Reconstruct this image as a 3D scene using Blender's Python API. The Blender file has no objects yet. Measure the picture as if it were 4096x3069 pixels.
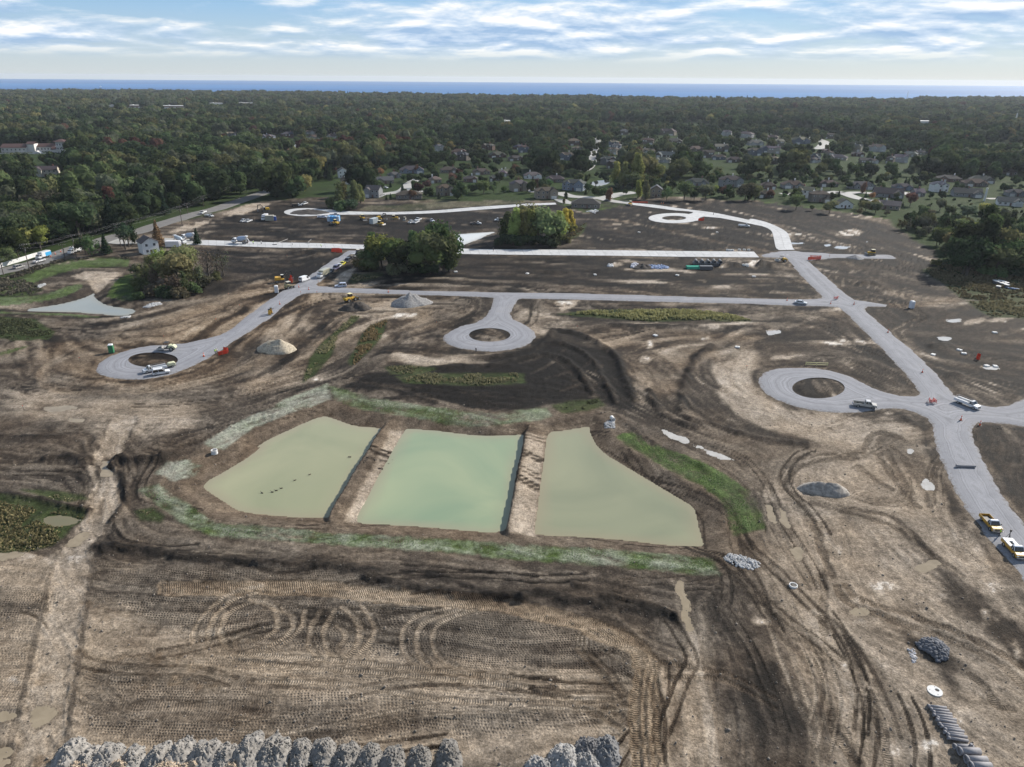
import bpy, bmesh, math, random, time
import numpy as np
from mathutils import Vector, Matrix
from mathutils import geometry as mgeo
T0 = time.time()
random.seed(7)
rng = np.random.default_rng(7)
SC = bpy.context.scene
COL = SC.collection
R = math.radians

# ------------------------------------------------------------------ camera
H = 82.0                      # drone height above the site, metres
FPX = 2842.0                  # focal length in photograph pixels (4096 wide)
PITCH = R(23.29)
ROLL = 0.0071
F_ = Vector((0, math.cos(PITCH), -math.sin(PITCH)))
R0 = Vector((1, 0, 0)); U0 = Vector((0, math.sin(PITCH), math.cos(PITCH)))
R_ = R0 * math.cos(ROLL) + U0 * math.sin(ROLL)
U_ = U0 * math.cos(ROLL) - R0 * math.sin(ROLL)
cam_d = bpy.data.cameras.new('camera')
cam = bpy.data.objects.new('camera', cam_d); COL.objects.link(cam)
m = Matrix.Identity(4)
for i in range(3):
    m[i][0] = R_[i]; m[i][1] = U_[i]; m[i][2] = -F_[i]
m[2][3] = H
cam.matrix_world = m
cam_d.sensor_width = 36.0; cam_d.sensor_fit = 'HORIZONTAL'
cam_d.lens = 36.0 * FPX / 4096.0
cam_d.clip_start = 1.0; cam_d.clip_end = 80000.0
SC.camera = cam

# ------------------------------------------------------------------ light
SUN_EL, SUN_AZ = R(32), R(38)          # azimuth measured from +X (right) towards +Y (away)
sun_dir = Vector((math.cos(SUN_AZ) * math.cos(SUN_EL), math.sin(SUN_AZ) * math.cos(SUN_EL), math.sin(SUN_EL)))
sd = bpy.data.lights.new('sun', 'SUN'); sd.energy = 5.0; sd.angle = R(0.6); sd.color = (1.0, 0.93, 0.83)
so = bpy.data.objects.new('sun', sd); COL.objects.link(so)
so.rotation_euler = sun_dir.to_track_quat('Z', 'Y').to_euler(); so.location = (300, 200, 400)

W = bpy.data.worlds.new('World'); SC.world = W; W.use_nodes = True
def build_world():
    nt = W.node_tree; N = nt.nodes; L = nt.links
    for n in list(N): N.remove(n)
    out = N.new('ShaderNodeOutputWorld')
    sky = N.new('ShaderNodeTexSky'); sky.sky_type = 'NISHITA'; sky.sun_disc = False
    sky.sun_elevation = SUN_EL; sky.sun_rotation = math.pi / 2 - SUN_AZ
    sky.altitude = 200; sky.air_density = 1.0; sky.dust_density = 0.15; sky.ozone_density = 2.0
    bsky = N.new('ShaderNodeBackground'); bsky.inputs['Strength'].default_value = 0.085
    L.new(sky.outputs[0], bsky.inputs['Color'])
    tc = N.new('ShaderNodeTexCoord'); sep = N.new('ShaderNodeSeparateXYZ')
    L.new(tc.outputs['Generated'], sep.inputs[0])
    def math_(op, a, b=None, clamp=False):
        n = N.new('ShaderNodeMath'); n.operation = op; n.use_clamp = clamp
        for i, v in enumerate((a, b)):
            if v is None: continue
            if isinstance(v, (int, float)): n.inputs[i].default_value = v
            else: L.new(v, n.inputs[i])
        return n.outputs[0]
    zz = math_('ADD', math_('MAXIMUM', sep.outputs['Z'], 0.0), 0.14)
    px = math_('DIVIDE', sep.outputs['X'], zz); py = math_('DIVIDE', sep.outputs['Y'], zz)
    cmb = N.new('ShaderNodeCombineXYZ'); L.new(px, cmb.inputs[0]); L.new(py, cmb.inputs[1])
    def noise(scale, det, rough, off, dist=0.0, k=1.0):
        mp = N.new('ShaderNodeMapping'); mp.inputs['Location'].default_value = off
        mp.inputs['Scale'].default_value = (scale * k, scale * k, scale * k)
        L.new(cmb.outputs[0], mp.inputs[0])
        n = N.new('ShaderNodeTexNoise'); n.inputs['Scale'].default_value = 1.0
        n.inputs['Detail'].default_value = det; n.inputs['Roughness'].default_value = rough
        n.inputs['Distortion'].default_value = dist
        L.new(mp.outputs[0], n.inputs['Vector']); return n.outputs['Fac']
    def ramp(v, stops):
        r = N.new('ShaderNodeValToRGB'); L.new(v, r.inputs[0])
        e = r.color_ramp.elements
        while len(e) < len(stops): e.new(0.5)
        for k, (p, c) in enumerate(stops):
            e[k].position = p; e[k].color = c if len(c) == 4 else (*c, 1)
        return r.outputs[0]
    big = noise(0.55, 2, 0.5, (3.4, 1.2, 0))
    fine = noise(1.5, 8, 0.58, (7.3, 2.2, 0), 0.2)
    s = math_('ADD', math_('MULTIPLY', big, 0.55), math_('MULTIPLY', fine, 0.62))
    cov = ramp(s, [(0.475, (0, 0, 0)), (0.62, (1, 1, 1))])
    # self shading: compare with density looked up towards the sun
    lit = noise(1.5, 8, 0.58, (7.3, 2.2, 0), 0.2, 0.965)
    dlt = math_('ADD', math_('MULTIPLY', math_('SUBTRACT', fine, lit), 2.4), 0.5, True)
    ccol = ramp(dlt, [(0.25, (0.33, 0.48, 0.70)), (0.52, (0.60, 0.71, 0.85)), (0.78, (1.0, 0.985, 0.96))])
    bcl = N.new('ShaderNodeBackground'); bcl.inputs['Strength'].default_value = 0.74
    L.new(ccol, bcl.inputs['Color'])
    mix = N.new('ShaderNodeMixShader')
    # clouds thin out into the pale air low over the lake
    low = ramp(sep.outputs['Z'], [(0.018, (0, 0, 0)), (0.036, (1, 1, 1)), (0.2, (1, 1, 1)), (0.6, (.45, .45, .45))])
    fac = math_('MULTIPLY', math_('MULTIPLY', cov, low), 0.92)
    # thin pale veil of moist air near the horizon, all round
    bv = N.new('ShaderNodeBackground'); bv.inputs['Strength'].default_value = 0.56; L.new(ramp(sep.outputs['Z'], [(0.0, (.70, .79, .86)), (0.03, (.58, .73, .88)), (0.085, (.30, .58, .95))]), bv.inputs['Color'])
    veil = ramp(sep.outputs['Z'], [(0.0, (.85, .85, .85)), (0.09, (.75, .75, .75)), (0.30, (0, 0, 0))])
    mv = N.new('ShaderNodeMixShader'); L.new(veil, mv.inputs[0]); L.new(bsky.outputs[0], mv.inputs[1]); L.new(bv.outputs[0], mv.inputs[2]); bsky = mv
    L.new(fac, mix.inputs[0]); L.new(bsky.outputs[0], mix.inputs[1]); L.new(bcl.outputs[0], mix.inputs[2])
    L.new(mix.outputs[0], out.inputs[0])
build_world()
SC.view_settings.view_transform = 'Standard'; SC.view_settings.look = 'None'
SC.view_settings.exposure = 0.62; SC.view_settings.gamma = 1.0
SC.render.engine = 'CYCLES'

# ------------------------------------------------------------------ pixel -> ground helpers
def unproj(u, v, z=0.0):
    d = F_ + R_ * ((u - 2048) / FPX) - U_ * ((v - 1534.5) / FPX)
    t = (z - H) / d.z
    return (d.x * t, d.y * t)
def depth_of(x, y, z=0.0):
    return y * math.cos(PITCH) + (H - z) * math.sin(PITCH)
def ppm(x, y): return FPX / depth_of(x, y)      # photograph pixels per metre
# regions of the photograph in which the outlines were read off
ZR = {'F': (0, 0, 4096 / 2211.0), 'R1': (0, 300, 1 / 2.0109), 'R2': (1000, 300, 1 / 2.0109), 'R3': (2000, 300, 1 / 2.0109),
      'R4': (3000, 300, 1096 / 2212.), 'R5': (0, 900, 1 / 2.0109), 'R6': (1000, 900, 1 / 2.0109), 'R7': (2000, 900, 1 / 2.0109),
      'R8': (3000, 900, 1096 / 2212.), 'S5': (0, 1550, 1 / 2.0109), 'S6': (1000, 1550, 1 / 2.0109), 'S7': (2000, 1550, 1 / 2.0109),
      'S8': (3000, 1550, 1096 / 2212.), 'B1': (0, 2300, 1 / 2.0109), 'B2': (1000, 2300, 1 / 2.0109), 'B3': (2000, 2300, 1 / 2.0109),
      'B4': (3000, 2300, 1096 / 2212.), 'P': (0, 0, 1)}
def px(reg, x, y):
    a, b, s = ZR[reg]; return (a + x * s, b + y * s)
def G(reg, x, y, z=0.0): return unproj(*px(reg, x, y), z)
def poly(*segs, z=0.0):
    """poly('R5', [(x,y),...], 'R6', [...]) -> list of ground points"""
    out = []
    for r, pts in zip(segs[::2], segs[1::2]):
        out += [G(r, x, y, z) for x, y in pts]
    return out
def ccw(P):
    a = sum(p[0] * q[1] - q[0] * p[1] for p, q in zip(P, list(P[1:]) + [P[0]])); return list(P) if a > 0 else list(P)[::-1]
def ell(reg, cx, cy, rx, ry, n=40, z=0.0):
    return [G(reg, cx + rx * math.cos(a), cy + ry * math.sin(a), z) for a in np.linspace(0, 2 * math.pi, n, endpoint=False)]
def catmull(pts, k=8, closed=False):
    P = [np.array(p, float) for p in pts]; n = len(P); out = []
    if n < 3: return [tuple(p) for p in P] if closed else [tuple(P[0] + (P[-1] - P[0]) * t) for t in np.linspace(0, 1, k + 1)]
    rngi = range(n) if closed else range(n - 1)
    for i in rngi:
        if closed: p0, p1, p2, p3 = P[i - 1], P[i], P[(i + 1) % n], P[(i + 2) % n]
        else: p0, p1, p2, p3 = P[max(i - 1, 0)], P[i], P[i + 1], P[min(i + 2, n - 1)]
        for t in np.arange(k) / k:
            out.append(tuple(0.5 * (2 * p1 + (p2 - p0) * t + (2 * p0 - 5 * p1 + 4 * p2 - p3) * t * t + (3 * p1 - p0 - 3 * p2 + p3) * t ** 3)))
    if not closed: out.append(tuple(P[-1]))
    return out

# ------------------------------------------------------------------ numpy noise
def _h(ix, iy, seed):
    n = (ix.astype(np.int64) * 374761393 + iy.astype(np.int64) * 668265263 + seed * 974634777) & 0xffffffff
    n = ((n ^ (n >> 13)) * 1274126177) & 0xffffffff
    n = n ^ (n >> 16)
    return (n & 0xffff) / 65535.0
def vnoise(x, y, seed=0):
    ix = np.floor(x); iy = np.floor(y); fx = x - ix; fy = y - iy
    fx = fx * fx * (3 - 2 * fx); fy = fy * fy * (3 - 2 * fy)
    a = _h(ix, iy, seed); b = _h(ix + 1, iy, seed); c = _h(ix, iy + 1, seed); d = _h(ix + 1, iy + 1, seed)
    return (a + (b - a) * fx) * (1 - fy) + (c + (d - c) * fx) * fy
def fbm(x, y, oct=4, seed=0, gain=0.5):
    s = 0; a = 1; t = 0
    for o in range(oct):
        s = s + a * (vnoise(x, y, seed + o * 17) - 0.5); t += a; a *= gain; x = x * 2.03 + 5.1; y = y * 2.03 + 1.7
    return s / t * 2
def sstep(a, b, x):
    t = np.clip((x - a) / (b - a), 0, 1); return t * t * (3 - 2 * t)
def seg_d(X, Y, P, closed=True):
    D = np.full(X.shape, 1e9)
    n = len(P)
    for i in range(n if closed else n - 1):
        ax, ay = P[i]; bx, by = P[(i + 1) % n]; dx, dy = bx - ax, by - ay; l2 = dx * dx + dy * dy + 1e-12
        t = np.clip(((X - ax) * dx + (Y - ay) * dy) / l2, 0, 1)
        D = np.minimum(D, (X - ax - t * dx) ** 2 + (Y - ay - t * dy) ** 2)
    return np.sqrt(D)
def inside(X, Y, P):
    c = np.zeros(X.shape, bool); n = len(P); j = n - 1
    for i in range(n):
        xi, yi = P[i]; xj, yj = P[j]
        if yi != yj:
            c ^= ((yi > Y) != (yj > Y)) & (X < (xj - xi) * (Y - yi) / (yj - yi) + xi)
        j = i
    return c
def polysd(X, Y, P, reach=10.0):
    """signed distance (negative inside), clamped to +reach outside"""
    P = np.array(P); lo = P.min(0) - reach; hi = P.max(0) + reach
    out = np.full(X.shape, reach, float)
    k = np.nonzero((X > lo[0]) & (X < hi[0]) & (Y > lo[1]) & (Y < hi[1]))[0]
    if len(k) == 0: return out
    x = X[k]; y = Y[k]; d = seg_d(x, y, P); ins = inside(x, y, P)
    out[k] = np.where(ins, -d, np.minimum(d, reach)); return out

# ------------------------------------------------------------------ scene object helpers
def link(o): COL.objects.link(o); return o
def mesh_obj(name, me, mat=None, parent=None):
    o = bpy.data.objects.new(name, me); COL.objects.link(o)
    if mat is not None and len(me.materials) == 0: me.materials.append(mat)
    if parent is not None: o.parent = parent
    return o
def tag(o, label=None, cat=None, group=None, kind=None):
    if label: o['label'] = label
    if cat: o['category'] = cat
    if group: o['group'] = group
    if kind: o['kind'] = kind
    return o
def empty(name, loc, rz=0.0, label=None, cat=None, group=None, scale=1.0):
    o = bpy.data.objects.new(name, None); COL.objects.link(o)
    o.location = loc; o.rotation_euler = (0, 0, rz); o.scale = (scale,) * 3
    o.empty_display_size = 0.5
    return tag(o, label, cat, group)
def pydata(name, V, Fc, mat=None, smooth=False):
    me = bpy.data.meshes.new(name); me.from_pydata(V, [], Fc); me.update()
    if mat: me.materials.append(mat)
    if smooth: me.polygons.foreach_set('use_smooth', [True] * len(me.polygons))
    return me
def np_mesh(name, V, Fq, mat=None, smooth=False):
    """V (n,3) array, Fq (m,k) int array"""
    me = bpy.data.meshes.new(name); n = len(V); mm, k = Fq.shape
    me.vertices.add(n); me.vertices.foreach_set('co', np.ascontiguousarray(V, np.float32).ravel())
    me.loops.add(mm * k); me.loops.foreach_set('vertex_index', np.ascontiguousarray(Fq, np.int32).ravel())
    me.polygons.add(mm); me.polygons.foreach_set('loop_start', np.arange(0, mm * k, k, dtype=np.int32))
    me.polygons.foreach_set('loop_total', np.full(mm, k, np.int32))
    if smooth: me.polygons.foreach_set('use_smooth', np.ones(mm, bool))
    me.update(calc_edges=True)
    if mat: me.materials.append(mat)
    return me

# ------------------------------------------------------------------ materials
MATS = {}
def mat(name, col=(0.5, 0.5, 0.5), rough=0.7, metal=0.0, spec=0.5, var=0.0, nscale=6.0, bump=0.0, objvar=0.0, emit=None, coat=0.0):
    """principled material with procedural mottling; var = strength of the mottling"""
    if name in MATS: return MATS[name]
    M = bpy.data.materials.new(name); M.use_nodes = True
    nt = M.node_tree; b = nt.nodes['Principled BSDF']
    b.inputs['Roughness'].default_value = rough; b.inputs['Metallic'].default_value = metal
    b.inputs['Specular IOR Level'].default_value = spec
    if coat: b.inputs['Coat Weight'].default_value = coat
    rgb = nt.nodes.new('ShaderNodeRGB'); rgb.outputs[0].default_value = (*col, 1)
    src = rgb.outputs[0]
    tc = nt.nodes.new('ShaderNodeTexCoord')
    n = nt.nodes.new('ShaderNodeTexNoise'); n.inputs['Scale'].default_value = nscale; n.inputs['Detail'].default_value = 5
    nt.links.new(tc.outputs['Object'], n.inputs['Vector'])
    mr = nt.nodes.new('ShaderNodeMapRange'); mr.inputs['From Min'].default_value = 0.3; mr.inputs['From Max'].default_value = 0.7
    mr.inputs['To Min'].default_value = 1 - max(var, 0.04); mr.inputs['To Max'].default_value = 1 + max(var, 0.04)
    nt.links.new(n.outputs['Fac'], mr.inputs['Value'])
    mx = nt.nodes.new('ShaderNodeMix'); mx.data_type = 'RGBA'; mx.blend_type = 'MULTIPLY'; mx.inputs[0].default_value = 1
    nt.links.new(src, mx.inputs[6]); nt.links.new(mr.outputs[0], mx.inputs[7]); src = mx.outputs[2]
    if objvar:
        oi = nt.nodes.new('ShaderNodeObjectInfo'); m2 = nt.nodes.new('ShaderNodeMapRange')
        m2.inputs['To Min'].default_value = 1 - objvar; m2.inputs['To Max'].default_value = 1 + objvar
        nt.links.new(oi.outputs['Random'], m2.inputs['Value'])
        m3 = nt.nodes.new('ShaderNodeMix'); m3.data_type = 'RGBA'; m3.blend_type = 'MULTIPLY'; m3.inputs[0].default_value = 1
        nt.links.new(src, m3.inputs[6]); nt.links.new(m2.outputs[0], m3.inputs[7]); src = m3.outputs[2]
    nt.links.new(src, b.inputs['Base Color'])
    if bump:
        bp = nt.nodes.new('ShaderNodeBump'); bp.inputs['Strength'].default_value = bump; bp.inputs['Distance'].default_value = 0.1
        nt.links.new(n.outputs['Fac'], bp.inputs['Height']); nt.links.new(bp.outputs[0], b.inputs['Normal'])
    if emit:
        b.inputs['Emission Color'].default_value = (*emit, 1); b.inputs['Emission Strength'].default_value = 1
    MATS[name] = M; return M
# ================================================================== LAYOUT (outlines read from the photograph, laid on the ground)
WL = -1.3                                      # water level of the three big ponds
# ---- gravel roads (outline, holes)
ring_left = poly('R5', [(2212,565),(2060,662),(1960,742),(1860,828),(1760,880),(1650,912),(1500,944),(1350,955),(1200,965),(1080,988),(960,1020),(860,1060),(790,1102),(754,1145),(760,1188),(800,1215),(880,1236),(1000,1249),(1150,1250),(1290,1230),(1400,1203),(1500,1165),(1600,1120),(1700,1066),(1780,1018),(1900,932),(2000,872),(2100,808),(2212,735)],
                 'R6', [(300,640),(420,563),(460,552),(700,548),(1000,556),(1400,568),(1800,580),(1945,588),(1932,640),(1905,700),(1865,750),(1800,783),(1700,806),(1620,840),(1560,880),(1540,908),(1548,938),(1590,970),(1660,995),(1750,1010),(1850,1021),(1950,1025)],
                 'R7', [(0,1021),(100,1008),(200,984),(270,945),(304,900),(288,858),(240,815),(170,780),(120,755),(98,728),(105,690),(135,640),(165,597),(600,605),(1100,618),(1600,630)],
                 'R8', [(0,641),(300,655),(600,661),(700,667),(780,732),(850,800),(930,880),(1000,950),(1060,1010),(1130,1090),(1200,1160),(1260,1230),(1310,1300),(1340,1340),(1350,1362),(1310,1374),(1200,1370),(1100,1350),(1000,1312),(930,1275),(850,1232),(760,1200),(650,1170),(520,1150),(400,1145),(280,1147),(170,1160),(100,1187),(60,1225),(52,1255),(68,1312)],
                 'S8', [(105,50),(200,105),(330,150),(450,180),(600,205),(750,213),(850,213),(940,205),(1020,192),(1140,180),(1250,187),(1330,207),(1410,247),(1448,292),(1455,380),(1480,480),(1520,590),(1570,700),(1630,830),(1700,950),(1780,1060),(1880,1190),(1980,1310),(2080,1430),(2150,1514),(2330,1760),(2560,1760),(2380,1290),(2212,1060),(2120,940),(2060,860),(2000,760),(1950,660),(1900,570),(1850,480),(1820,400),(1814,335),(1850,292),(1960,296),(2100,306),(2212,325),(2500,360),(2500,-40),(2212,70),(2080,132),(1960,150),(1850,130),(1690,75),(1660,55),(1625,0)],
                 'R8', [(1600,1300),(1540,1220),(1460,1140),(1380,1060),(1300,990),(1200,910),(1100,820),(1000,742),(938,684),(960,662),(1115,667),(1122,642),(960,617),(850,601),(800,570),(720,500),(640,430),(560,360),(490,292),(700,270),(1212,281),(1160,240),(700,231),(420,214),(362,204),(232,208),(150,222),(75,240),(95,262),(285,272),(330,330),(400,410),(480,490),(555,560),(572,590),(400,598),(200,594)],
                 'R7', [(2212,590),(1600,575),(1100,560),(600,546),(0,538)],
                 'R6', [(1600,530),(1200,520),(900,506),(700,498),(560,488),(548,478),(620,421),(700,366),(780,311),(850,262),(905,228),(940,204),(700,196),(766,212),(650,281),(560,341),(450,421),(330,491),(200,556)])
isl_left = catmull(ell('R5', 1232, 1089, 200, 60, 24), 2, True)
isl_mid = catmull(ell('R6', 1928, 888, 166, 55, 24), 2, True)
isl_right = catmull(ell('R8', 552, 1320, 212, 84, 24), 2, True)
ISLANDS = [isl_left, isl_mid, isl_right]
# ---- concrete roads
conc_main = poly('R5', [(1480,118),(1900,131),(2212,142)], 'R6', [(500,147),(930,162),(1660,190),(2011,198)], 'R7', [(600,201),(1200,209),(2042,216),(2085,262),(1500,258),(900,249),(0,240)],
                 'R6', [(1660,233),(1300,214),(930,196),(500,186)], 'R5', [(2212,183),(1900,172),(1480,158)])
conc_right_top = poly('R3', [(1060,1030),(1250,1046),(1450,1075),(1700,1106),(1900,1145),(2050,1177)], 'R4', [(0,1159),(120,1186),(220,1226),(298,1272),(325,1330),(347,1400)], 'R8', [(361,202)])
conc_right_bot = poly('R3', [(1060,1046),(1250,1070),(1400,1090),(1520,1099),(1620,1122),(1740,1146),(1850,1166),(1980,1191),(2090,1215)], 'R4', [(100,1222),(170,1258),(193,1330),(208,1395)], 'R8', [(234,205)])
conc_right_ring = (1400, 1153, 205, 40)
conc_left_top = poly('R2', [(660,1086),(800,1098),(1000,1103),(1200,1103),(1500,1090),(1800,1065),(2212,1038)], 'R3', [(200,1037),(445,1029)])
conc_left_bot = poly('R2', [(660,1128),(800,1125),(1000,1124),(1200,1123),(1500,1112),(1800,1090),(2212,1057)], 'R3', [(200,1055),(455,1043)])
# ---- ponds (outline at their own water level)
pond_a = catmull(poly('S6', [(590,235),(700,262),(790,296),(880,315),(1000,325),(1062,336),(1040,392),(1000,470),(900,640),(800,800),(720,930),(660,1020),(620,1044),(500,1048),(300,1040),(100,1022),(0,1010)], 'S5', [(1900,983),(1820,930),(1740,880),(1660,825),(1642,792),(1680,748),(1800,682),(1900,622),(2000,560),(2100,480)], 'S6', [(60,480),(150,420),(300,350),(450,282)], z=WL), 3, True)
pond_b = catmull(poly('S6', [(1245,352),(1290,336),(1500,350),(1700,375),(1900,392),(2050,386),(2190,383),(2205,400),(2195,480),(2150,650),(2110,900),(2085,1080),(2055,1138),(2000,1160),(1900,1165),(1600,1140),(1300,1116),(1000,1100),(885,1090),(862,1060),(882,1000),(950,880),(1030,720),(1110,580),(1180,450)], z=WL), 3, True)
pond_c = catmull(poly('S7', [(388,376),(500,350),(620,330),(715,320),(727,370),(760,440),(800,490),(860,545),(950,600),(1100,690),(1300,810),(1450,900),(1550,962),(1580,1040),(1600,1130),(1625,1220),(1630,1276),(1500,1275),(1300,1265),(1000,1230),(700,1206),(450,1196),(295,1180),(278,1150),(300,1000),(330,750),(360,550)], z=WL), 3, True)
WL2 = -0.9
pond_left = catmull(poly('R5', [(780,535),(740,560),(640,600),(480,640),(300,668),(190,688),(400,696),(600,702),(800,716),(1000,730),(1090,690),(950,665),(860,648),(800,618),(760,585),(758,558)], z=WL2), 3, True)
pond_mid = catmull(poly('R6', [(1610,85),(1700,74),(1850,64),(1970,58),(1900,85),(1850,112),(1790,132),(1720,160),(1660,166),(1640,130)], z=WL2), 3, True)
pond_house = catmull(poly('R3', [(700,872),(760,850),(850,842),(905,858),(880,880),(820,896),(760,898)], z=-0.6), 3, True)
pond_marsh = catmull(poly('S5', [(370,1045),(480,1030),(600,1050),(640,1075),(590,1100),(500,1118),(400,1112),(350,1080)], z=-0.35), 3, True)
BASINS = [(pond_a, WL, 5.5), (pond_b, WL, 5.5), (pond_c, WL, 5.5), (pond_left, WL2, 7.0), (pond_mid, WL2, 6.0), (pond_house, -0.6, 6.0), (pond_marsh, -0.35, 2.0)]
# ---- seeded grass strips: (outline, green 0..1, mulch 0..1)
GRASS = [
 (poly('S5', [(1105,830),(1240,785),(1310,800),(1400,870),(1500,940),(1600,1010),(1700,1075),(1800,1100),(2100,1122)], 'S6', [(300,1145),(700,1180),(1000,1195),(1500,1215),(2100,1262)], 'S7', [(200,1270),(600,1290),(1000,1312),(1400,1347),(1700,1377),(1742,1430),(1770,1505),(1500,1490),(1200,1457),(840,1432),(400,1397),(0,1370)], 'S6', [(1800,1340),(1500,1320),(1000,1285),(500,1250),(100,1226)], 'S5', [(1900,1206),(1700,1186),(1580,1150),(1450,1075),(1350,1010),(1250,930),(1180,880)]), .80, .38),
 (poly('S5', [(1640,450),(1780,370),(1900,290),(2050,225),(2212,150)], 'S6', [(300,88),(500,20),(620,-30),(650,90),(500,150),(300,215),(100,300)], 'S5', [(2050,315),(1900,425),(1800,500),(1720,490)]), .22, .9),
 (poly('S5', [(1250,690),(1330,622),(1480,592),(1620,625),(1560,690),(1400,755)]), .35, .8),
 (poly('R6', [(640,1300),(740,1320),(860,1360)], 'S6', [(1100,108),(1400,150),(1700,190),(2000,215),(2150,195)], 'S7', [(0,200),(380,165),(415,230),(300,265),(0,295)], 'S6', [(2000,300),(1700,300),(1400,250),(1100,210),(900,172),(760,132),(690,90)]), .66, .3),
 (poly('S7', [(940,400),(1010,365),(1080,370),(1200,460),(1400,520),(1600,590),(1750,670),(1900,760),(2000,840),(2060,930),(2110,1030),(2130,1135),(1885,1185),(1850,1080),(1800,950),(1770,890),(1600,780),(1400,680),(1200,570),(1050,480)]), .74, .04),
 (poly('R5', [(-300,590),(0,585),(200,575),(400,545),(550,490),(640,470),(670,490),(620,530),(500,580),(300,620),(0,655),(-300,660)]), .9, .12),
 (poly('R5', [(170,440),(300,370),(450,320),(650,285),(850,275),(1040,280),(1030,330),(850,335),(650,345),(500,380),(380,420),(250,465),(180,460)]), .95, .06),
 (poly('R5', [(860,570),(900,500),(950,440),(1030,395),(1070,400),(1080,500),(1150,560),(1130,600),(1000,612)]), .95, 0),
 (poly('R5', [(-300,690),(0,697),(300,700),(560,712),(800,735),(780,742),(500,728),(200,715),(-300,712)]), .8, .1),
 (poly('R5', [(-200,1090),(0,1030),(120,995),(225,975),(200,992),(60,1035),(-200,1110)]), .95, 0),
 (poly('R2', [(560,870),(700,860),(1000,850),(1200,840),(1500,840),(1750,870),(2000,900),(2212,930)], 'R3', [(120,950),(450,1010),(470,1040),(690,1110),(800,1090),(1020,1040),(1060,1000),(1150,975),(1400,985),(1800,990),(2212,1010)], 'R4', [(100,1030),(600,1090),(900,1130),(1300,1200),(1500,1300),(1700,1200),(2300,1150),(2300,780),(1500,780),(800,800),(0,800)], 'R3', [(2000,780),(1500,780),(900,760),(300,760)], 'R2', [(1800,740),(1300,740),(800,790),(540,830)]), .62, .0),
 (poly('R3', [(780,360),(1130,345),(1130,385),(900,375)]), .9, .0), (poly('R3', [(1490,345),(1640,350),(1640,400),(1560,400)]), .9, .0),
]
# ---- tall reedy vegetation patches: (outline, colour class, height)
REEDS = [
 (poly('R7', [(470,712),(600,695),(900,680),(1250,678),(1600,692),(1850,720),(2025,770),(1900,778),(1600,768),(1300,775),(1000,755),(700,735)]), 'reed', 1.9),
 (poly('R6', [(820,735),(890,735),(830,790),(740,850),(700,900),(690,960),(660,1040),(610,1110),(520,1200),(430,1270),(450,1180),(500,1060),(560,980),(640,900),(730,820)]), 'olive', 1.3),
 (poly('R6', [(1110,755),(1100,820),(1060,880),(1020,940),(960,1000),(900,1070),(830,1130),(800,1100),(830,1020),(870,940),(920,860),(990,800)]), 'gold', 1.4),
 (poly('S5', [(-300,880),(0,860),(200,900),(400,940),(560,990),(690,1010),(680,1060),(580,1130),(520,1210),(430,1270),(330,1300),(200,1320),(0,1330),(-300,1340)]), 'rust', 1.3),
 (poly('R6', [(1100,1140),(1300,1130),(1500,1160),(1400,1200),(1250,1210),(1150,1200)]), 'olive', .9),
 (poly('R6', [(1180,1220),(1500,1195),(1900,1190),(2212,1190),(2212,1270),(1900,1290),(1500,1285),(1250,1270)]), 'olive', 1.1),
 (poly('R6', [(830,400),(1000,385),(1080,395),(1020,430),(900,460),(790,465)]), 'olive', 1.3),
 (poly('R8', [(1380,370),(1600,300),(1900,280),(2300,290),(2300,600),(1900,610),(1700,590),(1560,470)]), 'olive', 1.5),
 (poly('R8', [(1760,620),(2000,600),(2300,610),(2300,760),(1950,740)]), 'olive', 1.4),
 (poly('R5', [(-300,470),(0,430),(150,430),(300,480),(340,520),(200,570),(0,580),(-300,585)]), 'brush', 1.6),
 (poly('R5', [(30,410),(250,340),(450,290),(600,270),(900,262),(1040,258),(1040,278),(850,268),(650,280),(450,318),(300,366),(160,440),(40,440)]), 'brush', 1.9),
 (poly('S5', [(180,820),(420,830),(650,880),(700,920),(560,930),(300,880)]), 'olive', .6),
 (poly('S5', [(1100,1000),(1230,980),(1330,1040),(1300,1090),(1130,1070)]), 'olive', .5),
 (poly('R5', [(0,740),(300,760),(430,860),(380,920),(100,940),(-100,900),(-200,760)]), 'dkgreen', .7),
 (poly('R3', [(410,1360),(500,1330),(560,1250),(700,1190),(640,1290),(520,1350)]), 'olive', 1.2),
 (poly('S7', [(420,150),(560,110),(780,90),(840,140),(700,190),(500,200)]), 'dkgreen', .5),
]
# ================================================================== TERRAIN
def Fp(pts, reg='F'): return [G(reg, x, y) for x, y in pts]
cp, sp = math.cos(PITCH), math.sin(PITCH)
# rows: spacing grows with distance so the site stays finely meshed
vs = np.arange(3330, 560, -6.0)
ang = PITCH + np.arctan((vs - 1534.5) / FPX)
rows = H / np.tan(ang)
rows = np.concatenate([[-120, -60, -20, 10, 30, 44], rows, np.geomspace(rows[-1] * 1.03, 3450, 46)])
cols = np.concatenate([[-9000, -6500, -5000, -4000, -3300], np.arange(-2750, 2751, 6.0), [3300, 4000, 5000, 6500, 9000]])
DEP = np.maximum(rows, 44) * cp + H * sp
XX = (cols[None, :] * DEP[:, None] / FPX); YY = np.repeat(rows[:, None], len(cols), 1)
NR, NC = XX.shape
X = XX.ravel(); Y = YY.ravel(); NV = X.size
print('terrain verts', NV)

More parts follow.
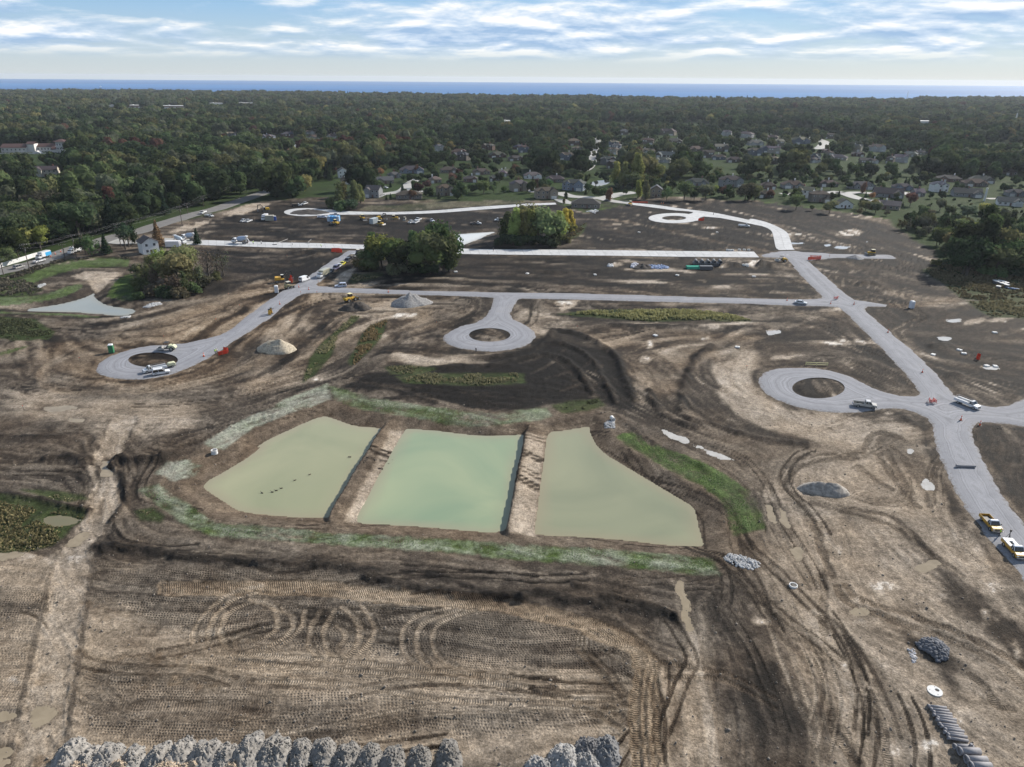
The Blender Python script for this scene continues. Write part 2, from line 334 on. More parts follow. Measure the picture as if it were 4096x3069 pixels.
# ---- direction of tracks and grading over the site
GUIDES = [Fp(g) for g in [
 [(140,1600),(700,1610),(1300,1590)], [(180,1300),(600,1340),(1000,1370),(1400,1400)], [(200,1200),(700,1240),(1200,1270),(1480,1290)],
 [(180,1440),(600,1470),(1000,1500),(1350,1540)], [(1360,1380),(1400,1480),(1400,1657)], [(60,1640),(110,1480),(150,1280),(220,1060),(210,960)],
 [(1500,1300),(1520,1480),(1540,1650)], [(1640,1270),(1700,1450),(1740,1650)], [(1680,1230),(1800,1330),(2000,1420),(2211,1560)],
 [(1700,1080),(1740,1160),(1800,1300),(1860,1500),(1900,1657)], [(1760,1050),(1900,1150),(2050,1280),(2180,1420)], [(1980,980),(2030,1100),(2120,1230),(2211,1330)],
 [(1330,900),(1500,960),(1640,1050),(1680,1120)], [(1400,790),(1480,860),(1600,930),(1800,960),(1960,930)], [(1620,880),(1560,830),(1560,780),(1620,740),(1700,740)],
 [(1720,990),(1700,1040),(1760,1080),(1900,1080)], [(1330,740),(1500,720),(1640,680),(1780,660)], [(1200,680),(1400,690),(1700,700)],
 [(1100,650),(1120,720),(1200,760),(1300,830),(1370,880)], [(900,800),(1100,810),(1300,840)], [(740,840),(900,860),(1100,880),(1280,870)],
 [(540,860),(640,830),(740,780),(800,720),(900,680)], [(560,870),(720,800),(830,760),(930,780),(1040,790)], [(600,680),(700,650),(900,660)],
 [(20,700),(200,690),(420,640),(600,600)], [(100,760),(190,820),(330,840),(500,800),(600,720),(680,640)], [(0,830),(200,860),(450,850)],
 [(0,910),(200,910),(420,880),(560,860)], [(0,1000),(180,1000)], [(0,1100),(180,1150)], [(430,560),(600,580),(740,560)], [(440,480),(700,480),(1000,500)],
 [(700,600),(1000,590),(1300,600),(1640,600)], [(1000,560),(1600,575)], [(1200,470),(1400,500),(1640,540)], [(1500,430),(1700,460),(1900,520),(2000,560)],
 [(1760,570),(1900,600),(2000,620),(2211,610)], [(1880,680),(2000,760),(2211,800)], [(1950,720),(2100,720),(2211,700)], [(1620,660),(1800,700),(1940,800)],
 [(1650,760),(1800,760),(1950,820)], [(2120,940),(2160,1020),(2211,1100)], [(350,1040),(500,960),(680,870)], [(330,1080),(480,1140),(800,1180),(1200,1220),(1500,1240)],
 [(1320,930),(1450,1010),(1600,1090),(1640,1160)], [(720,870),(900,900),(1100,920),(1280,900)], [(0,1300),(130,1300)], [(0,1450),(100,1440)], [(0,1580),(60,1580)]]]
def flow(xs, ys, cell):
    gx, gy = np.meshgrid(xs, ys); shp = gx.shape; gx = gx.ravel(); gy = gy.ravel()
    C = np.zeros(gx.size); S = np.zeros(gx.size)
    for g in GUIDES:
        P = np.array(catmull(g, 5)); a = P[:-1]; b = P[1:]
        best = np.full(gx.size, 1e9); th = np.zeros(gx.size)
        for i in range(len(a)):
            d = b[i] - a[i]; l2 = (d ** 2).sum() + 1e-9
            t = np.clip(((gx - a[i, 0]) * d[0] + (gy - a[i, 1]) * d[1]) / l2, 0, 1)
            dd = (gx - a[i, 0] - t * d[0]) ** 2 + (gy - a[i, 1] - t * d[1]) ** 2
            k = dd < best; best[k] = dd[k]; th[k] = math.atan2(d[1], d[0])
        w = 1 / (best + 9.0) ** 1.3
        C += w * np.cos(2 * th); S += w * np.sin(2 * th)
    wob = 1.0 * fbm(gx / 9.0, gy / 9.0, 2, 41) + 0.8 * fbm(gx / 32.0, gy / 32.0, 2, 43)
    return (0.5 * np.arctan2(S, C) + 0.5 * wob).reshape(shp)
def lic(x0, x1, y0, y1, cs, steps, seed):
    xs = np.arange(x0, x1, cs); ys = np.arange(y0, y1, cs)
    cxs = np.arange(x0, x1 + 6, 5.0); cys = np.arange(y0, y1 + 6, 5.0)
    TH = flow(cxs, cys, 5.0); C2, S2 = np.cos(2 * TH), np.sin(2 * TH)
    gx, gy = np.meshgrid(xs, ys)
    fx = (gx - x0) / 5.0; fy = (gy - y0) / 5.0; ix = np.clip(fx.astype(int), 0, len(cxs) - 2); iy = np.clip(fy.astype(int), 0, len(cys) - 2)
    fx -= ix; fy -= iy
    def bl(A): return (A[iy, ix] * (1 - fx) + A[iy, ix + 1] * fx) * (1 - fy) + (A[iy + 1, ix] * (1 - fx) + A[iy + 1, ix + 1] * fx) * fy
    th = 0.5 * np.arctan2(bl(S2), bl(C2)); dx = np.cos(th); dy = np.sin(th)
    r = np.random.default_rng(seed)
    NX, NY = len(xs), len(ys)
    fine = r.random((NY, NX)).astype(np.float32)
    k3 = lambda A: (A + np.roll(A, 1, 0) + np.roll(A, -1, 0) + np.roll(A, 1, 1) + np.roll(A, -1, 1)) / 5
    broad = fine.copy()
    for _ in range(6): broad = k3(broad)
    broad = (broad - broad.mean()) / broad.std(); fine = (fine - .5) / .29
    src = np.stack([0.75 * fine, broad], -1)
    acc = src.copy(); n = 1
    for sgn in (1, -1):
        px_ = np.arange(NX)[None, :] + np.zeros((NY, 1)); py_ = np.arange(NY)[:, None] + np.zeros((1, NX)); vx, vy = dx * sgn, dy * sgn
        for s_ in range(steps):
            px_ = px_ + vx * 1.2; py_ = py_ + vy * 1.2
            jx = np.clip(px_.astype(np.int32), 0, NX - 1); jy = np.clip(py_.astype(np.int32), 0, NY - 1)
            acc += src[jy, jx]; n += 1
            nvx, nvy = dx[jy, jx], dy[jy, jx]; fl = np.where(nvx * vx + nvy * vy < 0, -1, 1); vx, vy = nvx * fl, nvy * fl
    a = acc[..., 0]; b = acc[..., 1]
    a = (a - a.mean()) / a.std(); b = (b - b.mean()) / b.std()
    return (x0, y0, cs, (1.15 * np.tanh((a * .75 + b * .65) * 1.3)).astype(np.float32), b.astype(np.float32), th)
def samp(L, x, y, i=3):
    x0, y0, cs = L[:3]; A = L[i]
    fx = np.clip((x - x0) / cs, 0, A.shape[1] - 2.001); fy = np.clip((y - y0) / cs, 0, A.shape[0] - 2.001)
    ix = fx.astype(int); iy = fy.astype(int); fx = fx - ix; fy = fy - iy
    return (A[iy, ix] * (1 - fx) + A[iy, ix + 1] * fx) * (1 - fy) + (A[iy + 1, ix] * (1 - fx) + A[iy + 1, ix + 1] * fx) * fy
L1 = lic(-150, 150, 46, 215, 0.3, 15, 3)
L2 = lic(-380, 420, 190, 640, 0.85, 13, 5)
near = sstep(212, 192, Y)
streak = samp(L1, X, Y) * near + samp(L2, X, Y) * (1 - near)
streak = streak * sstep(700, 560, Y); broad = (samp(L1, X, Y, 4) * near + samp(L2, X, Y, 4) * (1 - near)) * sstep(700, 560, Y)
streak2 = samp(L1, X * .5 + 11, Y * .5 + 60)          # a second, unaligned pass for crumbly relief
print('lic', time.time() - T0)

# ---- distances to what must stay level
allroads = [np.array(ring_left)]
d_gr = polysd(X, Y, ring_left, 14.0)
for isl in ISLANDS:
    d_is = polysd(X, Y, isl, 14.0); d_gr = np.maximum(d_gr, -d_is)
d_cm = polysd(X, Y, conc_main, 12.0)
cr_poly = conc_right_top + conc_right_bot[::-1]; cl_poly = conc_left_top + conc_left_bot[::-1]
ring_r = ell('R3', *conc_right_ring); ring_l = ell('R2', 452, 1105, 178, 32)
d_cc = np.minimum.reduce([d_cm, polysd(X, Y, cr_poly, 12.0), polysd(X, Y, cl_poly, 12.0), polysd(X, Y, ring_r, 12.), polysd(X, Y, ring_l, 12.)])
d_road = np.minimum(d_gr, d_cc)
lev = sstep(0.3, 5.0, d_road)                          # 0 on roads, 1 well away

# ---- soil brightness classes
Xw = X + 1.6 * fbm(X / 5, Y / 5, 3, 5) + 3.0 * fbm(X / 22, Y / 22, 2, 6); Yw = Y + 1.6 * fbm(X / 5 + 9, Y / 5, 3, 7) + 3.0 * fbm(X / 22 + 9, Y / 22, 2, 8)
SOIL = [
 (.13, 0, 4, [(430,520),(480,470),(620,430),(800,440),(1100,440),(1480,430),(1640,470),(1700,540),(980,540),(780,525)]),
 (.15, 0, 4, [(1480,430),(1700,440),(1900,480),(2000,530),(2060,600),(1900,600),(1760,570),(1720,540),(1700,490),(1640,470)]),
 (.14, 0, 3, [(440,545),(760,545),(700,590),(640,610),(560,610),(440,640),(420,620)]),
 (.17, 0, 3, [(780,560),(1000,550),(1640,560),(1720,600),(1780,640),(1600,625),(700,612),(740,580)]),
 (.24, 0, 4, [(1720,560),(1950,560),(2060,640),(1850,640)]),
 (.25, 0, 5, [(1850,660),(2300,650),(2300,870),(2060,830),(1950,740)]),
 (.27, 0, 4, [(1560,640),(1780,660),(1900,770),(1970,840),(1900,840),(1800,790),(1700,790),(1600,750),(1350,720),(1250,690),(1560,690)]),
 (.52, .5, 4, [(680,640),(900,650),(960,690),(900,740),(760,760),(640,830),(500,870),(560,750),(640,660)]),
 (.42, .8, 5, [(60,780),(200,830),(330,850),(480,820),(560,740),(690,650),(700,610),(560,600),(420,660),(250,730),(100,740)]),
 (.42, .9, 4, [(560,660),(700,620),(720,590),(660,600),(520,650),(380,700),(330,730),(420,730)]),
 (.62, .3, 5, [(0,850),(300,850),(450,860),(440,930),(300,960),(100,930),(0,900)]),
 (.70, .1, 3, [(1120,655),(1230,690),(1210,720),(1160,720),(1110,690)]),
 (.60, .2, 3, [(820,755),(1000,768),(1040,785),(1000,800),(880,790)]),
 (.40, .5, 4, [(1200,700),(1600,720),(1560,790),(1400,880),(1330,780)]),
 (.78, .25, 3, [(1500,820),(1560,760),(1640,735),(1640,830),(1700,880),(1900,910),(2000,920),(2000,960),(1800,965),(1650,930),(1560,890)]),
 (.26, .1, 2, [(1470,880),(1480,800),(1540,740),(1550,790),(1560,860),(1640,920),(1740,950),(1700,962),(1560,920)]),
 (-.03, 0, 2, [(1020,775),(1150,750),(1185,715),(1230,712),(1290,740),(1330,790),(1375,885),(1330,890),(1280,860),(1160,885),(1000,885),(900,860),(740,832),(800,800),(900,800)]),
 (.20, 0, 3, [(2120,920),(2300,920),(2300,1200),(2150,1050)]),
 (.30, .2, 4, [(-60,920),(220,910),(230,960),(190,1030),(200,1120),(150,1180),(-60,1210)]),
 (.66, .25, 6, [(1690,960),(1800,950),(2010,960),(2060,1100),(2300,1330),(2300,1700),(1740,1700),(1720,1400),(1640,1240),(1690,1150),(1660,1060)]),
 (.40, .2, 3, [(1900,930),(1990,950),(2030,1080),(2000,1090),(1950,1010),(1890,980)]),
 (.66, .5, 5, [(-80,1200),(150,1190),(200,1290),(450,1270),(700,1300),(1350,1330),(1440,1420),(1520,1330),(1540,1700),(-80,1700)]),
 (.27, .1, 2, [(190,1165),(400,1165),(800,1215),(1200,1245),(1480,1235),(1480,1330),(1300,1330),(1000,1300),(600,1235),(300,1205),(180,1200)]),
 (.24, .1, 3, [(1505,1245),(1640,1270),(1720,1400),(1740,1700),(1545,1700),(1525,1400)]),
 (.20, .1, 2, [(1930,1360),(2010,1380),(2060,1420),(2070,1510),(2030,1480),(1990,1420)]),
 (.25, .1, 2, [(1990,1200),(2110,1270),(2300,1440),(2300,1560),(2120,1370),(2010,1280)]),
 (.44, .2, 3, [(180,1480),(260,1420),(700,1500),(1100,1525),(1350,1560),(1200,1605),(700,1605),(200,1585)]),
 (.38, .1, 3, [(210,1285),(450,1270),(700,1298),(1330,1335),(1390,1380),(1350,1460),(900,1430),(500,1400),(330,1365)]),
 (.40, .1, 3, [(-60,1285),(125,1285),(110,1330),(-60,1345)]),
]
Lm = np.full(NV, .36); warm = np.full(NV, .15)
Lm += .10 * fbm(X / 30, Y / 30, 3, 21)
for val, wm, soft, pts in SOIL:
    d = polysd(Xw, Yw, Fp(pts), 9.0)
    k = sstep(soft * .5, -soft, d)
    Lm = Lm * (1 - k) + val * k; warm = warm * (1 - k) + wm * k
# pond banks: damp graded brown earth
d_p = np.minimum.reduce([polysd(X, Y, p, 16.0) for p, _, _ in BASINS[:3]])
k = sstep(13, 7, d_p); Lm = Lm * (1 - k) + (.36 + .05 * fbm(X / 3, Y / 3, 3, 31)) * k; warm = warm * (1 - k) + .55 * k
d_q = np.minimum.reduce([polysd(X, Y, p, 12.0) for p, _, _ in BASINS[3:5]])
k = sstep(9, 5, d_q); Lm = Lm * (1 - k) + .3 * k
XB8 = X + .8 * fbm(X, Y, 2, 3)
# pale crust on the two dykes between the ponds
for pts in (poly('S6', [(1120,330),(1240,320),(1225,380),(1050,650),(860,1070),(740,1050),(880,800),(1020,560)]), poly('S7', [(215,370),(380,360),(340,600),(285,1170),(70,1160),(120,850),(190,560)])):
    k = sstep(.6, -.8, polysd(X * .5 + XB8 * .5, Y, pts, 5)); Lm = Lm * (1 - k) + .80 * k; warm = warm * (1 - k) + .3 * k
for pts in (poly('R5', [(570,410),(700,365),(990,390),(900,440),(830,500),(780,530),(740,500),(720,450)]), poly('R6', [(640,470),(720,400),(830,340),(850,350),(800,430),(770,472)]),
            poly('R1', [(1345,1265),(1500,1205),(1700,1160),(1720,1170),(1600,1225),(1420,1265)]), poly('R1', [(1790,1120),(2000,1030),(2170,1030),(2150,1050),(1960,1120),(1850,1132)]),
            poly('R7', [(440,615),(640,600),(620,650),(500,690)]), poly('R6', [(1030,915),(1060,860),(1110,890),(1060,915)])):
    k = sstep(.8, -.6, polysd(XB8, Y, pts, 5)); Lm = Lm * (1 - k) + .86 * k; warm = warm * (1 - k) + .3 * k

# ---- wheel tracks and haul roads: (points, width m, target brightness or None, rut depth, cleat strength, warm)
TRK = []; ARCS = []
def trk(reg, pts, w, lum=None, rut=.06, cleat=.8, wm=None, k=.8): TRK.append((Fp(pts, reg) if reg else pts, w, lum, rut, cleat, wm, k))
trk(None, poly('S5', [(1000,260),(930,400),(860,540),(825,680),(845,820),(830,950),(760,1100),(680,1230),(620,1330),(580,1480)], 'B1', [(550,100),(510,330),(470,520),(425,800),(385,1000),(330,1250),(280,1600)]), 5.6, .80, .10, .12, .3)
for off in (-1.15, 1.15):
    HR = np.array(catmull(TRK[0][0], 3)); hd = np.gradient(HR, axis=0); hd /= np.hypot(*hd.T)[:, None]; trk(None, [tuple(p) for p in HR + np.stack([-hd[:, 1], hd[:, 0]], 1) * off * 2.9], .7, .40, .0, .3, .2)
for off in (0, 1, 2, 3):
    trk(None, poly('B1', [(1300,80 + off * 22),(2212,70 + off * 26)], 'B2', [(500,78 + off * 24),(1000,130 + off * 24),(1600,180 + off * 22)], 'B3', [(0,215 + off * 20),(300,262 + off * 26),(620,350 + off * 22),(900 - off * 18,430 + off * 34),(1180 - off * 40,600),(1250 - off * 45,740),(1240 - off * 48,900),(1240 - off * 55,1100),(1250 - off * 55,1300),(1290 - off * 60,1600)]), 1.5, .60, .12, 1.0, 1.0, 1.0)
for a in ([(1560,540),(1570,430),(1640,330),(1760,220),(1900,130),(2100,90)], [(1680,540),(1690,430),(1760,300),(1880,210),(2060,150)], [(1850,590),(1780,500),(1790,400),(1860,300),(2000,230),(2150,210)]): ARCS.append(('B1', a))
for a in ([(900,250),(1000,400),(985,520),(880,640)], [(740,260),(860,370),(890,480),(850,600),(770,680)], [(560,300),(490,440),(480,560),(560,680)], [(690,290),(600,450),(620,580),(720,690)], [(200,260),(330,330),(340,450),(200,560),(0,620)],
          [(0,200),(170,250),(230,350),(190,470),(0,540)], [(700,400),(770,480),(730,570)], [(440,300),(420,420),(300,540),(150,620)], [(1600,270),(1350,330),(1240,450),(1240,600),(1330,700)], [(1700,280),(1420,380),(1350,480),(1360,620),(1450,720)], [(1800,280),(1540,380),(1470,500),(1510,640),(1650,740)],
          [(-100,640),(500,680),(1200,740),(2212,830)], [(-100,700),(600,760),(1200,800),(2212,900)], [(0,860),(700,880),(1500,990),(2212,1040)]): ARCS.append(('B2', a))
for x in (620, 655, 692, 730): trk('B3', [(x,585),(x + 10,500),(x + 50,415)], .35, .85, .02, .3, .2)
trk('B1', [(2212,890),(1700,850),(1200,730),(1000,710),(850,760),(760,870),(760,960),(850,1050),(1100,1095),(1600,1090),(2212,1060)], 3.4, .46, .05, .8, .3, .6)
trk('B1', [(640,190),(900,260),(1150,370),(1500,450),(2212,560)], 1.3, .66, .04, 1); trk('B1', [(640,40),(1000,110),(1600,140),(2212,180)], 1.6, .66, .05, 1)
for a in ([(1270,700),(1600,760),(1900,830),(2212,1000)], [(1300,830),(1650,830),(1900,900),(2212,1080)], [(640,600),(800,780),(930,930),(1020,1060)], [(740,640),(900,800),(1010,960)], [(0,1010),(500,1040),(800,1120),(1000,1260)], [(0,900),(400,960),(900,1080),(1060,1240)]): trk('B3', a, 1.0, .38, .08, 1, .5)
trk('B3', [(1540,440),(1580,700),(1640,1000),(1700,1300),(1740,1600)], 1.3, .88, .03, .2, .1)
for a in ([(60,120),(150,400),(250,700),(370,1000),(500,1300),(560,1540)], [(170,180),(300,560),(420,900),(540,1200)]): trk('B4', a, .8, .66, .05, .7)
for a in ([(700,100),(780,220),(960,300),(1300,420),(1700,560),(2000,700),(2212,900)], [(780,100),(860,190),(1100,270),(1500,400),(1900,570),(2212,740)]): trk('B4', a, 1.6, .34, .1, 1, .6)
for a in ([(560,700),(600,900),(640,1100),(700,1300),(850,1546)], [(900,1000),(1000,1150),(1080,1350),(1120,1546)], [(740,1250),(800,1400),(880,1546)], [(580,0),(600,150),(580,300),(600,480)], [(650,1200),(760,1380),(900,1546)], [(1780,800),(1900,900),(2000,1050),(2100,1080)]): trk('B4', a, 1.3, .42, .08, 1, .3)
for a in ([(1210,400),(1100,365),(990,385),(950,440)], [(1240,425),(1120,400),(1050,430),(1040,540)], [(950,440),(900,520),(750,550),(560,545),(360,590),(262,690),(270,800),(400,930),(510,1100),(590,1350),(650,1514)], [(860,570),(600,590),(420,640),(330,700),(330,770)], [(1000,540),(1100,640),(1200,800),(1350,960)], [(1130,480),(1230,560),(1280,640)], [(1100,500),(1200,700),(1300,860)],
          [(500,940),(900,1040),(1200,1150),(1500,1380),(1700,1514)], [(880,640),(1000,740),(1150,820)], [(520,930),(800,980),(1150,1050),(1320,1200),(1500,1420)]): trk('S8', a, 1.6, .33, .1, .8, .3)
for a in ([(560,1110),(650,1250),(720,1340)], [(680,1080),(760,1200),(800,1350)], [(1540,1060),(1640,1180),(1720,1300),(1900,1450)]): trk('S8', a, 1.0, .8, .06, 1)
for a in ([(130,280),(200,360),(300,450),(450,520)], [(170,270),(260,370),(420,470)], [(560,720),(400,800),(200,850),(0,910)], [(600,690),(480,770),(280,830)]): trk('R8', a, 2.2, .48, .05, .5)
trk('R8', [(850,555),(1200,560),(1600,592),(1900,585),(2400,562)], 5.0, .50, .05, .3, .3); trk('R8', [(1120,650),(1400,640),(1640,605)], 5, .55, .03, .2, .6); trk('R8', [(780,300),(1000,430),(1250,520),(1600,585)], 3.0, .42, .05, .3); trk('R8', [(1290,300),(1120,380),(1070,440),(1200,520)], 4, .38, .03, .2)
trk('R7', [(2110,890),(1800,950),(1500,1060),(1250,1140),(1040,1195)], 4.0, .52, .06, .6, .5); trk('R7', [(2110,905),(1900,960),(1650,1060),(1400,1230)], 3, .5, .06, .6, .3); trk('R7', [(1150,1190),(1150,1300),(1145,1413)], 5, .72, .03, .5)
trk('R7', [(2110,660),(2110,760),(2090,850)], 2, .3, .08, .5); trk('R7', [(2150,650),(2150,760),(2140,860)], 2, .3, .08, .5)
trk('R3', [(640,1160),(900,1165),(1300,1240),(1700,1330),(2110,1405)], 5.5, .56, .05, .2, .5)
for a in ([(180,1180),(350,1060),(560,900),(700,780),(850,720),(1300,680),(1600,660)], [(60,1220),(300,1060),(520,880),(660,760)], [(400,1330),(700,1270),(900,1150),(1100,980),(1250,860),(1500,770)], [(440,1340),(760,1280),(960,1160),(1150,990),(1260,900)], [(0,1400),(300,1330),(700,1250),(1000,1280),(1300,1340),(1400,1390)]): trk('R6', a, 2.4, .24, .1, .6, .1)
trk('R6', [(1250,880),(1280,950),(1400,1030),(1700,1095),(1850,1115)], 4.5, .62, .08, .4, .2); trk('R6', [(860,640),(1300,690),(1500,700)], 3, .6)
for r_ in (0, 22): trk('R5', [(560 - r_,1060 - r_),(400 - r_,1130),(360 - r_ * 1.4,1220),(450 - r_,1310 + r_ * .6),(700,1340 + r_),(1100,1320 + r_),(1500,1280 + r_),(2000,1130 + r_)], 2.6, .62, .08, .5, .6)
for a in ([(600,1040),(900,900),(1300,760),(1700,620),(2100,480)], [(560,1080),(850,960),(1200,880),(1600,800)]): trk('R5', a, 2.6, .36, .1, .4, .7)
trk('R7', [(0,475),(500,487),(1000,505),(1950,540)], 2.5, .42, .03, .2); trk('R2', [(0,1150),(250,1150),(600,1143),(1000,1150),(1400,1150)], 5, .45, .03, .2, .2)
trk('R5', [(1340,90),(1700,88),(2212,100)], 4, .42, .03, .1, .3); trk('R6', [(0,95),(400,100),(800,110)], 4, .40, .03, .1, .3)

for a in ([(380,1230),(470,1205),(560,1180)], [(640,1155),(690,1130),(740,1100)], [(600,1245),(700,1235)], [(170,1110),(300,1075),(420,1010)], [(250,1190),(420,1110),(520,1000)], [(500,1330),(700,1250),(820,1130)]): trk('R7', a, 1.3, .34, .08, .3)
def wander(Lg, n, x0, x1, y0, y1, length, w, seed):
    r = np.random.default_rng(seed); gx0, gy0, cs = Lg[:3]; th = Lg[5]
    for _ in range(n):
        y = y0 + (y1 - y0) * r.random(); x = r.uniform(-1, 1) * (y * cp + H * sp) * .74; P = []; a0 = None; lum = r.choice([.04, .10, .14, .20, .26, .66, .76]); bias = r.normal(0, .18)
        for k in range(int(r.uniform(.35, 1) * length)):
            ix = int((x - gx0) / cs); iy = int((y - gy0) / cs)
            if not (0 <= ix < th.shape[1] and 0 <= iy < th.shape[0]): break
            a = th[iy, ix] + bias
            if a0 is not None and math.cos(a - a0) < 0: a += math.pi
            a0 = a; P.append((x, y)); x += math.cos(a) * 2.5; y += math.sin(a) * 2.5
        if len(P) < 4: continue
        P = np.array(P[::2]); d = np.gradient(P, axis=0); d /= np.hypot(*d.T)[:, None] + 1e-9
        for o in (-1, 1): trk(None, [tuple(p) for p in P + np.stack([-d[:, 1], d[:, 0]], 1) * o * w * 1.6], w * r.uniform(.7, 1.2), lum, .09, .8, None, r.uniform(.6, 1.0))
wander(L1, 74, -110, 120, 62, 200, 26, .55, 11); wander(L2, 84, -200, 260, 195, 430, 32, .85, 12); TRK.extend(TRK[:7])
for rg_, a in ARCS: trk(rg_, a, 1.0, .70, .07, 1, .55, 1.0)
ts = X + 1.5 * fbm(X / 14, Y / 14, 2, 61); tt = Y + 2.5 * fbm(X / 25, Y / 25, 2, 62) + .02 * X
cleat = np.zeros(NV); dz_t = np.zeros(NV)
for pts, w, lum, rut, cl, wm, kk in TRK:
    P = np.array(catmull(pts, 6)); lo = P.min(0) - w; hi = P.max(0) + w
    k = np.nonzero((X > lo[0]) & (X < hi[0]) & (Y > lo[1]) & (Y < hi[1]))[0]
    if len(k) == 0: continue
    x = X[k]; y = Y[k]; best = np.full(len(k), 1e9); s = np.zeros(len(k)); t = np.zeros(len(k)); acc = 0
    for i in range(len(P) - 1):
        d = P[i + 1] - P[i]; l = math.hypot(*d) + 1e-9; ux, uy = d / l
        q = np.clip((x - P[i, 0]) * ux + (y - P[i, 1]) * uy, 0, l); ex = x - P[i, 0] - q * ux; ey = y - P[i, 1] - q * uy
        dd = ex * ex + ey * ey; m_ = dd < best
        best[m_] = dd[m_]; s[m_] = acc + q[m_]; t[m_] = (-ex * uy + ey * ux)[m_]; acc += l
    dist = np.sqrt(best) + .25 * w * fbm(x / 1.5, y / 1.5, 2, 77)
    fade = np.clip(.55 + .9 * (vnoise(s / 7 + w, s * 0 + acc, 5)), 0, 1)
    m_ = sstep(w * .62, w * .38, dist) * fade * kk
    if lum is not None: Lm[k] = Lm[k] * (1 - m_ * .85) + lum * m_ * .85
    if wm is not None: warm[k] = warm[k] * (1 - m_) + wm * m_
    dz_t[k] += -rut * m_ + rut * .9 * np.exp(-((dist - w * .62) / (w * .16 + .12)) ** 2)
    up = m_ > .25; kk2 = k[up]
    ts[kk2] = s[up]; tt[kk2] = t[up]; cleat[k] = np.maximum(cleat[k] * (1 - m_), m_ * cl)
# sheepsfoot-compacted fields
dimple = np.zeros(NV)
for st, pts in ((1, SOIL[-2][3]), (.9, SOIL[-3][3]), (1, SOIL[-1][3]), (.8, [(200,1205),(700,1250),(1000,1300),(700,1300),(450,1270),(200,1285)]), (.5, [(500,1400),(1380,1470),(1380,1560),(700,1500),(300,1430)]), (.7, [(760,840),(1000,888),(1250,870),(1330,885),(1300,830),(1000,830)]), (.4, [(-60,1340),(110,1330),(60,1640),(-60,1657)])):
    dimple = np.maximum(dimple, st * sstep(1.5, -1.5, polysd(Xw, Yw, Fp(pts), 6)))
dimple *= (1 - np.clip(cleat * 1.3, 0, 1)) * (1 - sstep(2, 0, np.minimum(d_p, d_q) - 8))
print('tracks', time.time() - T0)

# ---- pale crusted / wet spots
SPOTS = [('S8',1430,790,45,40),('B4',880,240,50,40),('B4',870,400,60,40),('B4',1100,100,150,40),('B4',1510,180,90,15),('B4',1970,110,70,50),('B4',770,720,45,50),('B4',840,890,30,35),('B4',960,910,40,40),('B4',1130,1020,130,25),('B4',770,1090,40,30),('B4',1070,1115,30,15),
         ('B4',1480,1370,120,60),('B4',1180,1400,70,70),('B4',910,1360,30,40),('B4',560,330,60,20),('B4',100,370,80,30),('B4',1660,1180,50,70),('B4',1900,930,25,35),('B4',1930,330,60,110),('B4',2150,620,40,80),('S8',150,880,30,60),('S8',1290,510,25,18),('S8',1110,205,50,10),('S8',1120,610,25,15),('S8',700,1300,35,50),('S8',1080,1440,25,50),
         ('S8',600,1200,40,60),('S8',1850,1310,30,30),('B3',1450,90,40,40),('B3',880,1420,120,60),('R8',730,185,60,16),('R8',620,160,20,8),('R8',820,60,100,30),('R8',300,80,200,8),('R8',705,375,20,8),('R8',820,380,40,10),('R8',1570,915,40,16),('R8',1640,770,70,12),('R8',2030,775,60,8),('R8',180,860,60,16),('R8',760,905,20,12),
         ('R8',800,950,240,24),('R8',1950,1150,70,14),('R8',1840,560,20,6),('R7',1160,1080,50,30),('R7',1210,960,30,40),('R7',390,720,40,8),('R7',520,620,60,12),('R7',1650,915,60,10),('R7',1930,775,100,10),('R7',1290,775,60,8),('R7',2060,320,60,40),('R7',940,320,60,14),('R7',1700,20,100,6),('R7',1800,330,40,20),
         ('B1',60,1130,60,20),('B1',100,860,60,40),('S5',620,260,60,16),('S5',520,1380,160,40),('S5',160,1350,120,30),('R6',540,1240,40,16),('R6',1250,730,110,24),('R2',1230,1055,80,10),('R2',1780,1020,60,14),('R2',2010,1000,70,20),('R2',1460,1045,40,8)]
Xs_ = X + 1.2 * fbm(X / 1.5, Y / 1.5, 3, 15); Ys_ = Y + 1.6 * fbm(X / 1.5 + 5, Y / 1.5, 3, 16); Xg_ = X + .5 * fbm(X / 1.2, Y / 1.2, 2, 3); Yg_ = Y + .5 * fbm(X / 1.2 + 3, Y / 1.2, 2, 4); N6_ = fbm(X / 6, Y / 6, 3, 51); N4_ = fbm(X / 4 + 7, Y / 4, 3, 52); N1_ = fbm(X / 1.1, Y / .8, 3, 53)
for reg, cx, cy, rx, ry in SPOTS:
    d = polysd(Xs_, Ys_, ell(reg, cx, cy, rx, ry, 14), 4)
    k = sstep(.6, -1.2, d) * np.clip(.5 + .5 * streak * .6 + .35, 0, 1); Lm = Lm * (1 - k) + 1.08 * k; warm *= 1 - k

